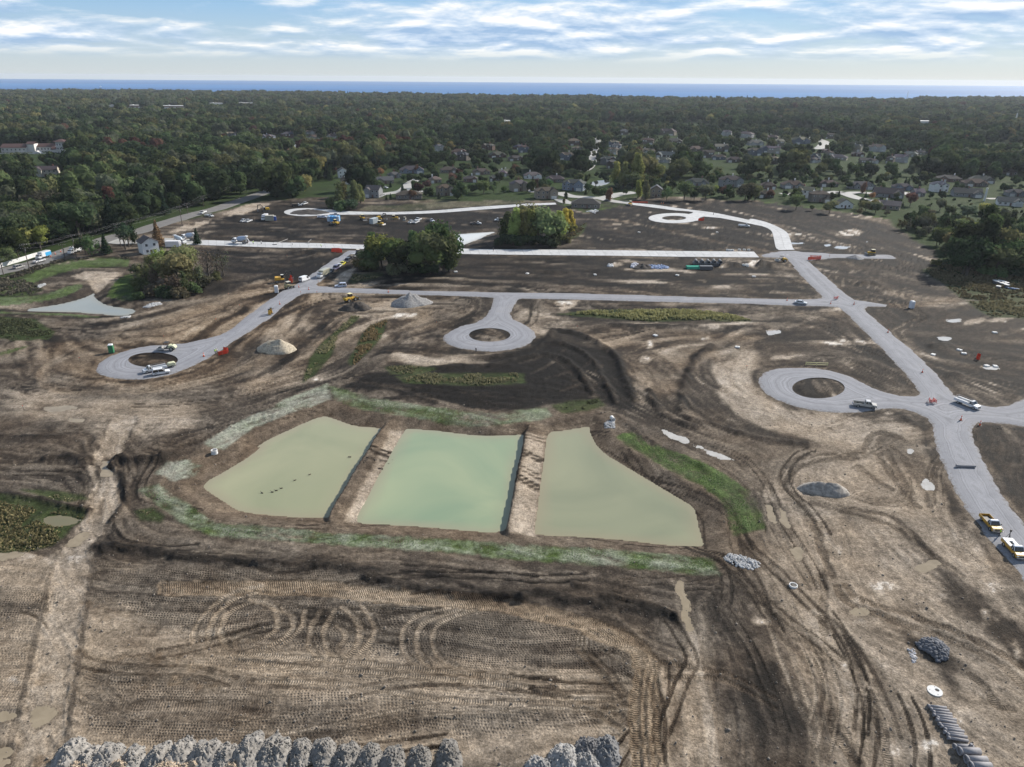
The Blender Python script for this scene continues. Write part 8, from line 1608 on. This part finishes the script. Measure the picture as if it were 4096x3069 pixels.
# loose clods strewn over the near earth
def clods():
    r = np.random.default_rng(77); n_ = 2600; y = 58 + 120 * r.random(n_) ** 1.5; x = r.uniform(-1, 1, n_) * (y * cp + H * sp) * .72; k = polysd(x, y, ring_left, 2) > .5
    for b_ in BASINS[:3]: k &= polysd(x, y, b_[0], 2) > .5
    x, y = x[k], y[k]; n_ = len(x); s = np.abs(r.normal(0, .07, n_)) + .045; z = np.array([zat(a, b) for a, b in zip(x, y)]) + s * .3
    q = ICV[None] * (1 + .5 * (r.random((n_, len(ICV), 1)) - .5)) * s[:, None, None] * r.uniform(.6, 1.3, (n_, 1, 3)) + np.stack([x, y, z], 1)[:, None]
    tag(mesh_obj('clods', np_mesh('clods', q.reshape(-1, 3), (ICF[None] + np.arange(n_)[:, None, None] * len(ICV)).reshape(-1, 3), mat('loose_clods', (.17, .145, .12), .95, var=.4, nscale=.6))), 'loose clods and stones strewn over the graded earth', 'clods', kind='stuff')
clods()
# ---- stacked plastic/concrete pipes and a green pipe bundle on the dark field
for i in range(13):
    gx, gy = G('R7', 1562 + i * 16, 322); pipe(gx, gy, 5.0, .75, 1.45, 'big dark grey drainage pipe in the stack by the concrete road', 'drainage pipes in the stack', False, mat('dark_pipe', (.10, .105, .115), .7, var=.1)); 
    if i % 3 == 0: pipe(gx + .8, gy, 5.0, .7, 1.45, 'dark grey drainage pipe lying on top of the stack', 'drainage pipes in the stack', False, MATS['dark_pipe'], z=zat(gx, gy) + 1.25)
gx, gy = G('R7', 1558, 356)
for i in range(8):
    for k in range(3): r_ = empty('green_pipe', (gx, gy - .5 + i * .42, zat(gx, gy) + .25 + k * .40), 0, 'bright green sewer pipe in the bundle', 'pipe', 'green sewer pipes in the bundle'); part(MB().cyl((0, 0, 0), .21, 6.4, 'x', 8), 'barrel', mat('green_pvc', (.02, .30, .20), .45), r_); part(MB().cyl((-3.1, 0, 0), .25, .3, 'x', 8), 'socket', MATS['green_pvc'], r_)
# precast blocks and blue tubes by the right-hand brush
for i, (x, y) in enumerate([(1978,458),(1995,468),(2012,458),(2030,462),(2048,470),(2030,478),(2050,485),(2070,495),(2002,506),(2068,478)]):
    l_ = loc('R8', x, y + 8); root = empty('precast_box', l_, .3 * i, 'square precast inlet box with white lid in the brush', 'concrete box', 'precast inlet boxes'); part(MB().box(-.8, .8, -.8, .8, 0, 1.1), 'box', mat('dark_precast', (.09, .09, .095), .8, var=.2), root); part(MB().box(-.85, .85, -.85, .85, 1.1, 1.28), 'lid', PALEC, root)
for i in range(3): gx, gy = G('R8', 2100 + i * 14, 512 + i * 3); r_ = empty('blue_pipe', (gx, gy, zat(gx, gy) + .3), -.6, 'long blue pipe lying beside the inlet boxes', 'pipe', 'blue pipes beside the boxes'); part(MB().cyl((0, 0, 0), .32, 5, 'x', 10), 'barrel', mat('blue_pvc', (.10, .17, .30), .5), r_); part(MB().cyl((2.4, 0, 0), .38, .4, 'x', 10), 'socket', MATS['blue_pvc'], r_)
# precast riser rings by the concrete road end
for i, (x, y) in enumerate([(1830,206),(1850,208),(1870,208),(1925,203),(1965,203),(2000,203),(1960,330),(1985,326),(1990,334)]):
    gx, gy = G('R7', x, y); root = empty('manhole_riser', (gx, gy, zat(gx, gy) - .05), 0, 'pale manhole riser ring stored near the end of the concrete road', 'manhole', 'stored riser rings'); part(slab_with_hole(.75, .7, 0, .55, 16), 'ring', PALEC, root); part(slab_with_hole(.8, .15, 0, .56, 16), 'base_flange', PALEC, root)
# white sample slabs / flags scattered on the right fields
for i, (reg, x, y) in enumerate([('R8',1975,872),('R8',1478,1048),('R8',1980,1143),('R8',1690,1010),('R8',1725,1042),('R8',1910,1140),('R7',112 + 108,392),('R7',765,400),('R7',1425,410),('R7',2042,420),('R7',1118,60),('R7',1746,60),('R7',1250,888),('R7',1910,985),('R6',1655,383)]):
    gx, gy = G(reg, x, y); root = empty('manhole_cover_slab', (gx, gy, zat(gx, gy) - .03), i * .7, 'small white concrete slab lying on the dark earth', 'slab', 'white slabs on the dark earth'); part(MB().box(-.75, .75, -.6, .6, 0, .45), 'block', PALEC, root, None, .05); part(MB().bar((-.2, 0, .45), (.2, 0, .5), .05), 'lifting_loop', STEEL, root)
# ---- orange netting, barricades, cones, stakes
def netting(reg, pts, label, h=1.2):
    P = [loc(reg, x, y) for x, y in pts]; root = empty('safety_fence', P[0], 0, label, 'fence', 'orange safety fences'); o = Vector(P[0]); m_ = MB()
    for a, b in zip(P, P[1:]):
        a = Vector(a) - o; b = Vector(b) - o; n_ = 6
        for k in range(n_):
            p = a.lerp(b, k / n_); q = a.lerp(b, (k + 1) / n_); s1 = .12 * math.sin(k * 2.1); s2 = .12 * math.sin(k * 2.1 + 2.1)
            for z0, z1 in ((.05, .2), (.4, .5), (.7, .8), (h - .2, h)): m_.v += [(p.x, p.y + s1, p.z + z0), (q.x, q.y + s2, q.z + z0), (q.x, q.y + s2, q.z + z1 - .05 * (k % 2)), (p.x, p.y + s1, p.z + z1)]; i = len(m_.v); m_.f.append((i - 4, i - 3, i - 2, i - 1))
            for t in (.15, .5, .85): r1 = p.lerp(q, t); m_.v += [(r1.x - .08, r1.y + s1, r1.z + .05), (r1.x + .08, r1.y + s1, r1.z + .05), (r1.x + .08, r1.y + s1, r1.z + h - .05), (r1.x - .08, r1.y + s1, r1.z + h - .05)]; i = len(m_.v); m_.f.append((i - 4, i - 3, i - 2, i - 1))
    part(m_, 'net', NET, root)
    for p in P: q = Vector(p) - o; part(MB().bar((q.x, q.y, q.z - .3), (q.x, q.y, q.z + h + .2), .05), 'post', WOOD, root)
netting('R6', [(655,218),(690,221),(725,224),(740,220),(720,210),(660,210)], 'orange red netting round the heap by the road fork', 1.6); netting('R6', [(315,462),(340,465),(345,440),(325,432)], 'bright red netting beside the yellow excavator', 1.9); netting('R5', [(1755,1050),(1790,1042),(1830,1030),(1835,1015),(1800,1010)], 'orange netting round the pit by the left gravel road', 1.3); netting('R8', [(465,286),(510,284),(570,280),(570,274),(480,272)], 'red netting at the corner of the gravel stub', 1.5); netting('R3', [(1595,1172),(1620,1175),(1640,1172),(1635,1160)], 'red netting beside the right turning circle', 1.5); netting('R3', [(1060,1030),(1120,1030),(1190,1032)], 'orange netting across the street end', 1.2); netting('R8', [(1825,1085),(1850,1090),(1855,1070),(1835,1065),(1825,1085)], 'small red ring of netting round a pit', 1.2)
def barricade(reg, x, y, label, rz=0.0, col=(.62, .06, .04)):
    root = empty('barricade', loc(reg, x, y), rz, label, 'barricade', 'red barricades'); b = MB()
    for z in (.45, .75, 1.05): b.box(-.9, .9, -.03, .03, z, z + .18)
    part(b, 'board', PLAST, root, col); lg = MB()
    for s in (-1, 1): lg.bar((s * .75, -.35, 0), (s * .75, 0, 1.3), .04).bar((s * .75, .35, 0), (s * .75, 0, 1.3), .04)
    part(lg, 'leg', STEEL, root)
for reg, x, y, lab, rz in [('S8',1465,135,'red barricade round the manhole at the crossroads',.2),('S8',1485,128,'red barricade behind the manhole at the crossroads',1.6),('S8',1448,128,'red barricade left of the manhole at the crossroads',1.4),('R8',690,606,'red barricade on the upper crossing',.1),('R8',705,600,'second red barricade on the upper crossing',1.0)]: barricade(reg, x, y, lab, rz)
def cone(reg, x, y, label, s=1.0, col=(.62, .10, .03), group='traffic cones'):
    root = empty('traffic_cone', loc(reg, x, y), 0, label, 'cone', group, s); part(MB().cyl((0, 0, .58), .2, 1.1, 'z', 12, .04), 'cone', PLAST, root, col); part(MB().cyl((0, 0, .62), .175, .16, 'z', 12, .15), 'collar', PLAST, root, (.7, .7, .7)); part(MB().box(-.28, .28, -.28, .28, 0, .06), 'base', BLACKP, root)
for reg, x, y, lab, s in [('S8',1700,270,'orange cone on the road below the crossroads',1.3),('R5',1640,1062,'orange cone left of the two workers',1.2),('R8',1112,872,'red marker cone halfway along the diagonal road',1.1),('R8',1390,1195,'red marker cone at the foot of the diagonal road',1.1),('R8',838,646,'red marker cone east of the upper crossing',1.1),('R8',650,640,'red marker cone west of the upper crossing',1.1),('R8',298,615,'red marker cone left of the silver sedan',1.1),('R6',240,642,'red marker cone on the left gravel road',1.1),('R6',473,525,'red marker cone at the fork',1.1),('R6',393,505,'red marker cone beside the skid loader',1.1),('R6',1113,545,'red marker cone on the long gravel road',1.1),('R5',410,262,'orange cone behind the blue panelled lorry',1.3),('R5',445,240,'orange cone ahead of the white lorry',1.2),('R5',490,222,'orange cone beside the white lorry',1.2),('S8',1855,305,'orange cone at the corner of the right stub',1.3)]: cone(reg, x, y, lab, s)
# two yellow plate compactors standing together
for i, (x, y, lab) in enumerate([(158,728,'yellow rammer compactor with black top on the gravel road edge'),(172,716,'second yellow rammer just behind the other')]):
    root = empty('rammer_compactor', loc('R6', x, y), .4, lab, 'compactor'); part(MB().prism([(-.5, .3), (-.35, 2.0), (.35, 2.0), (.5, .3)], -.4, .4), 'engine_case', MPAINT, root, (.50, .29, .05), .08); part(MB().box(-.7, .7, -.45, .45, 0, .22), 'foot', STEEL, root); part(MB().box(-.35, .35, -.35, .35, 2.0, 2.3), 'cap', BLACKP, root); part(MB().bar((.4, -.35, 1.7), (1.0, -.35, 2.0), .05).bar((.4, .35, 1.7), (1.0, .35, 2.0), .05).bar((1.0, -.35, 2.0), (1.0, .35, 2.0), .05), 'handle', BLACKP, root)
# small loose items: silt pipe on ditch, marker posts, yellow frame, concrete forms
root = empty('guard_rail_frame', loc('R8', 535, 1135), -.05, 'pale yellow pipe frame lying by the right turning circle', 'frame'); b = MB()
for z in (.4, 1.0): b.bar((-3.4, 0, z), (3.4, -.3, z), .09)
part(b, 'rail', PLAST, root, (.55, .52, .25)); b = MB(); [b.bar((x, -.15, 0), (x, -.15, 1.15), .08) for x in (-3.3, 0, 3.3)]; part(b, 'post', PLAST, root, (.55, .52, .25))
root = empty('form_panel', loc('S8', 1740, 650), -.05, 'long grey pipe section lying on the road bend', 'pipe'); part(MB().cyl((0, 0, .35), .28, 4.2, 'x', 12), 'barrel', PRECAST, root); part(MB().cyl((-2.0, 0, .35), .36, .4, 'x', 12), 'flange', PRECAST, root)
root = empty('instrument_post', loc('S8', 2086, 1222), 0, 'dark instrument on a post behind the second yellow pickup', 'instrument'); part(MB().bar((0, 0, 0), (0, 0, 1.5), .06).bar((0, 0, 1.2), (.4, .3, 0), .035).bar((0, 0, 1.2), (-.4, .3, 0), .035).bar((0, 0, 1.2), (0, -.45, 0), .035), 'tripod', BLACKP, root); part(MB().box(-.16, .16, -.14, .14, 1.5, 1.95), 'head', BLACKP, root, None, .04)
for i, (reg, x, y) in enumerate([('R8',640,262),('R8',1122,660),('R5',1322,925),('R6',410,560),('R6',540,560),('R5',1840,580),('R5',1930,670),('S5',190,180),('R6',1500,805),('R6',550,475),('R7',620,840),('R7',1980,1165),('R6',300,265),('R5',645,1100),('R5',1740,785)]):
    gx, gy = G(reg, x, y); root = empty('survey_stake', (gx, gy, zat(gx, gy) - .1), i, 'thin wooden survey stake in the earth', 'stake', 'survey stakes'); part(MB().box(-.05, .05, -.03, .03, 0, 1.6), 'stake', WOOD, root); part(MB().box(-.08, .08, -.05, .05, 1.3, 1.55), 'flagging', NET, root)
# water birds on the left pond
def bird(x, y, z, rz, sc=1.0):
    root = empty('goose', (x, y, z), rz, 'small dark goose on the silty pond', 'goose', 'geese on the pond', sc); b = MB(); n = 10; prof = [(-.42, .02, .16), (-.3, .10, .16), (0, .17, .15), (.25, .13, .17), (.36, .06, .24), (.42, .045, .42), (.46, .055, .50), (.56, .03, .48), (.62, .012, .46)]
    for px_, r_, z_ in prof:
        for i in range(n): a = 2 * math.pi * i / n; b.v.append((px_, r_ * math.cos(a), z_ + r_ * .9 * math.sin(a)))
    for j in range(len(prof) - 1):
        for i in range(n): b.f.append((j * n + i, j * n + (i + 1) % n, (j + 1) * n + (i + 1) % n, (j + 1) * n + i))
    part(b, 'body', mat('goose_feathers', (.055, .045, .035), .9, var=.3, nscale=8), root, None, 0, True)
for i, (x, y) in enumerate([(98,850),(180,843),(212,831),(253,813),(362,748),(482,702),(797,559),(810,560)]): gx, gy = G('S6', x, y, WL); bird(gx, gy, WL - .06, 2.6 + .3 * i, .85)
for i, (x, y) in enumerate([(943,565),(930,590),(920,603),(1003,567),(1040,618),(1052,615),(1064,618),(1108,572),(1130,546)]): gx, gy = G('S6', x, y); bird(gx, gy, zat(gx, gy) - .02, i * .8, .85)
# ---- utility poles and wires along the county road
def upole(gx, gy, h, label, arms=1):
    root = empty('utility_pole', (gx, gy, 0), .62, label, 'utility pole', 'utility poles along the county road'); part(MB().cyl((0, 0, h / 2 - .5), .20, h + 1, 'z', 10, .14), 'shaft', POLEW, root); part(MB().cyl((0, 0, 0), .01, .01, 'z', 3), 'pin', POLEW, root) if False else None
    for k in range(arms):
        ca = part(MB().box(-1.5, 1.5, -.07, .07, h - .5 - k * 1.5, h - .34 - k * 1.5), 'crossarm', POLEW, root)
        for x in (-1.3, -.5, .5, 1.3): part(MB().cyl((x, 0, h - .24 - k * 1.5), .06, .2, 'z', 6), 'insulator', PALEC, ca)
    part(MB().cyl((.28, 0, h - 2.6), .22, .8, 'z', 10), 'transformer', STEEL, root); return (gx, gy, h)
PL = []
for (reg, x, y, top, lab, arms) in [('R5',30,405,308,'utility pole at the near end of the county road',1),('R5',243,375,165,'utility pole in front of the white fence',2),('R5',525,272,160,'utility pole between blue lorry and white lorry',1),('R5',618,272,92,'utility pole beside the thin trees',1),('R5',975,182,0,'utility pole left of the bronze conifer',2),('R1',1468,1215,1068,'utility pole at the bend of the wires',2),('R1',1512,1118,1040,'thin pole across the county road',1),('R1',1640,1062,978,'utility pole beside the bucket truck',2),('R1',680,1275,1185,'utility pole under the wood edge',2)]:
    gx, gy = G(reg, x, y); hh = (y - top) * ZR[reg][2] / ppm(gx, gy) / .95; hh = min(max(hh, 7), 15); PL.append(upole(gx, gy, hh, lab, arms))
def wires(seq, offs, label, ext=()):
    m_ = MB(); pts = [PL[i] for i in seq] + list(ext)
    for ox, dz in offs:
        for a, b in zip(pts, pts[1:]):
            d = Vector((b[0] - a[0], b[1] - a[1])).normalized(); Q = [(a[0] + (b[0] - a[0]) * t - d.y * ox, a[1] + (b[1] - a[1]) * t + d.x * ox, a[2] + (b[2] - a[2]) * t + dz - 3.6 * t * (1 - t)) for t in np.linspace(0, 1, 9)]
            for p, q in zip(Q, Q[1:]): m_.bar(p, q, .014, 3)
    tag(m_.build('overhead_wire', mat('wire', (.30, .30, .30), .5)), label, 'wire')
e1 = G('R1', 1900, 985); e0 = G('R5', -420, 520); e2 = G('R1', 2150, 905)
wires([0, 1, 3, 4, 5, 7], [(-1.3, 0), (1.3, 0), (0, -1.9)], 'overhead wires strung along the county road', ((e1[0], e1[1], 11), (e2[0], e2[1], 11)))
# ---- white board fence by the road, built of panels
fp = [loc('R5', x, y, -.05) for x, y in [(-140,392),(0,345),(60,325),(110,310),(160,296),(215,280),(270,262),(330,245)]]
fr = empty('board_fence', fp[0], 0, 'tall white board fence along the county road', 'fence'); o = Vector(fp[0])
for a, b in zip(fp, fp[1:]):
    a = Vector(a) - o; b = Vector(b) - o; n_ = 2 if (b - a).length > 6 else 1; nrm = Vector((-(b - a).y, (b - a).x, 0)).normalized() * .04
    for k in range(n_):
        p = a.lerp(b, k / n_ + .01); q = a.lerp(b, (k + 1) / n_ - .01); m_ = MB(); c1 = [(p + nrm), (q + nrm), (q - nrm), (p - nrm)]; m_.v = [(v.x, v.y, v.z + .05) for v in c1] + [(v.x, v.y, v.z + 2.0) for v in c1]; m_.f = [(0, 3, 2, 1), (4, 5, 6, 7), (0, 1, 5, 4), (1, 2, 6, 5), (2, 3, 7, 6), (3, 0, 4, 7)]; part(m_, 'panel', mat('white_vinyl', (.66, .66, .65), .5), fr); part(MB().box(p.x - .09, p.x + .09, p.y - .09, p.y + .09, p.z - .2, p.z + 2.12), 'post', MATS['white_vinyl'], fr)
# second white fence near the farmhouse on the far side
fp = [loc('R2', x, y, -.05) for x, y in [(845,866),(870,858),(900,845),(930,832),(965,818)]]
fr = empty('board_fence', fp[0], 0, 'white board fence running up behind the black roofed barn', 'fence'); o = Vector(fp[0])
for a, b in zip(fp, fp[1:]):
    a = Vector(a) - o; b = Vector(b) - o; nrm = Vector((-(b - a).y, (b - a).x, 0)).normalized() * .05; m_ = MB(); c1 = [(a + nrm), (b + nrm), (b - nrm), (a - nrm)]; m_.v = [(v.x, v.y, v.z) for v in c1] + [(v.x, v.y, v.z + 2.2) for v in c1]; m_.f = [(0, 3, 2, 1), (4, 5, 6, 7), (0, 1, 5, 4), (1, 2, 6, 5), (2, 3, 7, 6), (3, 0, 4, 7)]; part(m_, 'panel', MATS['white_vinyl'], fr); part(MB().box(a.x - .12, a.x + .12, a.y - .12, a.y + .12, a.z, a.z + 2.35), 'post', MATS['white_vinyl'], fr)
# ---- masts far off
def mast(reg, x, yb, yt, label, w):
    gx, gy = G(reg, x, yb); h = (yb - yt) * ZR[reg][2] / ppm(gx, gy); root = empty('radio_mast', (gx, gy, 0), 0, label, 'mast'); b = MB()
    for i in range(3): a = 2.094 * i; b.bar((w * math.cos(a), w * math.sin(a), 0), (w * .3 * math.cos(a), w * .3 * math.sin(a), h), .28, 5)
    part(b, 'leg', TRIM, root); c = MB(); n_ = 14
    for k in range(n_):
        z0, z1 = h * k / n_, h * (k + 1) / n_; q0, q1 = w * (1 - .7 * k / n_), w * (1 - .7 * (k + 1) / n_)
        for i in range(3): a, a2 = 2.094 * i, 2.094 * (i + 1); c.bar((q0 * math.cos(a), q0 * math.sin(a), z0), (q1 * math.cos(a2), q1 * math.sin(a2), z1), .16, 4)
    part(c, 'bracing', TRIM, root); part(MB().bar((0, 0, h), (0, 0, h + 6), .15), 'antenna', TRIM, root)
mast('R4', 1258, 232, 145, 'thin radio mast standing against the lake', 3.0); mast('R4', 2128, 428, 318, 'lattice radio mast in the right hand woods', 2.4)
gx, gy = G('R4', 1890, 1020); root = empty('vent_stack', (gx, gy, zat(gx, gy)), 0, 'white concrete stack in the shrubs before the long grey house', 'chimney'); part(MB().cyl((0, 0, 4.6), .75, 9.4, 'z', 14, .6), 'shaft', PALEC, root); part(MB().cyl((0, 0, 9.3), .8, .5, 'z', 14), 'cap', PALEC, root)
# ---- boat on the lake
gx, gy = unproj(402, 348, LAKEZ); root = empty('motor_boat', (gx, gy, LAKEZ - .6), 0, 'white motor boat far out on the lake', 'boat'); part(MB().prism([(-9, 0), (-9.5, 3), (9, 3.4), (12, 4), (8, 0)], -3, 3), 'hull', PAINT, root, (.8, .8, .8)); part(MB().box(-5, 4, -2.2, 2.2, 3, 6.5), 'cabin', PAINT, root, (.8, .8, .8)); part(MB().bar((-2, 0, 6.5), (-2, 0, 10), .2), 'mast', STEEL, root)
# ---- pipe-end culvert and flared end section
gx, gy = G('S7', 903, 262); pipe(gx, gy, 1.6, .55, 1.7, 'pale culvert end above the small rip-rap patch', None, False, PALEC)
print('things', time.time() - T0)
# ================================================================== PEOPLE
SKIN = mat('skin', (.36, .22, .16), .6); HAIR = mat('dark_hair', (.03, .022, .018), .8); VEST = mat('hi_vis_vest', (.36, .62, .04), .7); TROU = mat('dark_work_trousers', (.03, .033, .045), .85); BOOT = mat('work_boots', (.05, .035, .025), .8); HELM = mat('hard_hat', (.65, .65, .62), .4)
BODY = {}
def person(gx, gy, rz, label, z=None, vest=VEST, pose='stand', hat=HELM, group=None):
    """one skinned body; clothing colours by height; vest, hair/hat as children"""
    root = empty('person', (gx, gy, road_z(gx, gy) if z is None else z), rz, label, 'person', group)
    V_ = []; E = []; Rr = []
    def chain(start, pts):
        prev = start
        for p, r_ in pts:
            V_.append(p); Rr.append(r_); E.append((prev, len(V_) - 1)) if prev is not None else None; prev = len(V_) - 1
        return prev
    bend = .28 if pose == 'bend' else 0.0; step = .16 if pose == 'walk' else .0
    chain(None, [((0, 0, .94), (.155, .13))]); chest = chain(0, [((bend * .4, 0, 1.14), (.145, .115)), ((bend * .9, 0, 1.38), (.17, .12)), ((bend * 1.15, 0, 1.50), (.075, .07)), ((bend * 1.3, 0, 1.56), (.06, .06)), ((bend * 1.35 + .015, 0, 1.66), (.082, .098)), ((bend * 1.4 + .01, 0, 1.76), (.075, .088))])
    for s in (-1, 1):
        sx = step * s
        chain(0, [((.0, s * .10, .88), (.095, .095)), ((.04 + sx * .6, s * .11, .50), (.07, .07)), ((sx, s * .115, .10), (.045, .045)), ((sx + .05, s * .12, .045), (.05, .04)), ((sx + .19, s * .13, .04), (.045, .035))])
        arm = chain(2, [((bend * .9, s * .20, 1.42), (.065, .065)), ((bend * .9 + .02, s * .255, 1.14), (.048, .048)), ((bend * .9 + .16, s * .24, .93), (.036, .036)), ((bend * .9 + .20, s * .235, .87), (.04, .022))])
        for k, (dx, ln) in enumerate(((-.02, .075), (-.006, .085), (.008, .08), (.022, .065))): chain(arm, [((bend * .9 + .22 + dx, s * (.235 - .012 * k), .83), (.010, .010)), ((bend * .9 + .235 + dx, s * (.23 - .012 * k), .83 - ln * .6), (.009, .009))])
        chain(arm, [((bend * .9 + .235, s * .205, .865), (.011, .011)), ((bend * .9 + .25, s * .195, .835), (.009, .009))])
    if pose in BODY: ev = BODY[pose].copy(); o = mesh_obj('body', ev, None, root)
    else: ev = None
    me_ = bpy.data.meshes.new('skeleton'); me_.from_pydata(V_, E, []); o = o if ev else mesh_obj('body', me_, None, root)
    if ev is None:
        sk = o.modifiers.new('skin', 'SKIN'); 
        if not me_.skin_vertices: 
            bm = bmesh.new(); bm.from_mesh(me_); bm.verts.layers.skin.verify(); bm.to_mesh(me_); bm.free()
        for v, r_ in zip(me_.skin_vertices[0].data, Rr): v.radius = r_; v.use_root = False
        me_.skin_vertices[0].data[0].use_root = True
        o.modifiers.new('sub', 'SUBSURF').levels = 1; o.modifiers['sub'].render_levels = 1
        dg = bpy.context.evaluated_depsgraph_get(); ev = bpy.data.meshes.new_from_object(o.evaluated_get(dg)); o.modifiers.clear(); o.data = ev; BODY[pose] = ev
    ev.materials.clear()
    for M in (SKIN, TROU, vest, BOOT): ev.materials.append(M)
    for p in ev.polygons:
        c = p.center; p.use_smooth = True; arm_low = abs(c.y) > .2 and c.z < 1.1 and c.x > .05
        p.material_index = 3 if c.z < .13 else 0 if (c.z > 1.49 or arm_low) else 1 if c.z < .98 else 2
    hx = bend * 1.38 + .012
    if hat: part(MB().cyl((hx, 0, 1.79), .115, .03, 'z', 14).cyl((hx, 0, 1.84), .108, .1, 'z', 14, .06), 'hard_hat', hat, root)
    hb = MB().cyl((hx - .012, 0, 1.745), .098, .09, 'z', 12, .075); part(hb, 'hair', HAIR, root)
    fc = MB().cyl((hx + .095, 0, 1.655), .014, .035, 'x', 6); fc.box(hx + .082, hx + .09, -.04, -.022, 1.685, 1.697).box(hx + .082, hx + .09, .022, .04, 1.685, 1.697).box(hx + .078, hx + .088, -.025, .025, 1.61, 1.618); part(fc, 'face', SKIN, root)
    return root
gx, gy = G('S8', 2010, 1205); person(gx, gy, 2.6, 'worker in a bright green vest standing by the yellow pickup nose')
for reg, x, y, rz, lab, ps, v in [('R5',1735,1042,2.4,'worker in green vest at the orange netting','stand',VEST),('R5',1748,1036,-.6,'second worker in pale vest beside the orange netting','stand',mat('pale_vest', (.5, .5, .42), .8)),('R5',2036,158,0,'worker on the fresh concrete near the mixer','stand',VEST),('R5',2103,156,2,'worker in white on the fresh concrete','stand',mat('white_shirt', (.6, .6, .58), .8)),('R6',27,155,1,'paver raking the fresh concrete','bend',VEST),('R6',92,157,2.5,'paver standing on the wet slab','stand',MATS['white_shirt']),('R6',340,164,.5,'paver in white by the long float','walk',MATS['white_shirt']),('R6',575,182,3.0,'paver kneeling over the slab joint','bend',VEST),('R6',1957,215,.4,'two tone dressed worker walking on the long concrete road','walk',mat('dark_jacket', (.05, .05, .06), .8)),('R3',1297,1046,1.2,'worker in orange at the street end','stand',mat('orange_vest', (.62, .14, .02), .7)),('R3',1313,1048,2.0,'second worker in orange at the street end','stand',MATS['orange_vest']),('R3',1716,1128,.2,'worker on the curved concrete road','stand',MATS['dark_jacket']),('R6',1818,1025,1.0,'worker standing at the lip of the middle turning circle','stand',MATS['dark_jacket'])]:
    gx, gy = G(reg, x, y); person(gx, gy, rz, lab, None, v, ps)
# screed bridges and long floats on the fresh slab
for reg, x, y, x2, y2, lab in [('R6',200,160,305,130,'long screed pole propped over the fresh slab'),('R6',465,148,495,132,'bull float pole leaning on the fresh slab'),('R6',215,140,330,142,'paving bridge across the fresh slab')]:
    a = loc(reg, x, y); b = loc(reg, x2, y2); root = empty('paving_tool', a, 0, lab, 'tool'); d = Vector(b) - Vector(a); part(MB().bar((0, 0, .3), (d.x, d.y, 1.0), .09), 'pole', STEEL, root); part(MB().box(-1.2, 1.2, -.25, .25, 0, .3), 'blade', STEEL, root)
print('people', time.time() - T0)
# ================================================================== HAZE
HM = bpy.data.materials.new('moist_air'); HM.use_nodes = True; nt = HM.node_tree
for n_ in list(nt.nodes): nt.nodes.remove(n_)
ho = nt.nodes.new('ShaderNodeOutputMaterial'); pv = nt.nodes.new('ShaderNodeVolumePrincipled'); pv.inputs['Color'].default_value = (.80, .88, 1, 1); pv.inputs['Density'].default_value = .00004; pv.inputs['Anisotropy'].default_value = .2
nt.links.new(pv.outputs[0], ho.inputs['Volume'])
hz = MB().box(-31000, 31000, -400, 17200, -18.5, 92).build('haze', HM); tag(hz, 'thin bluish air over the whole view', 'haze', kind='stuff')
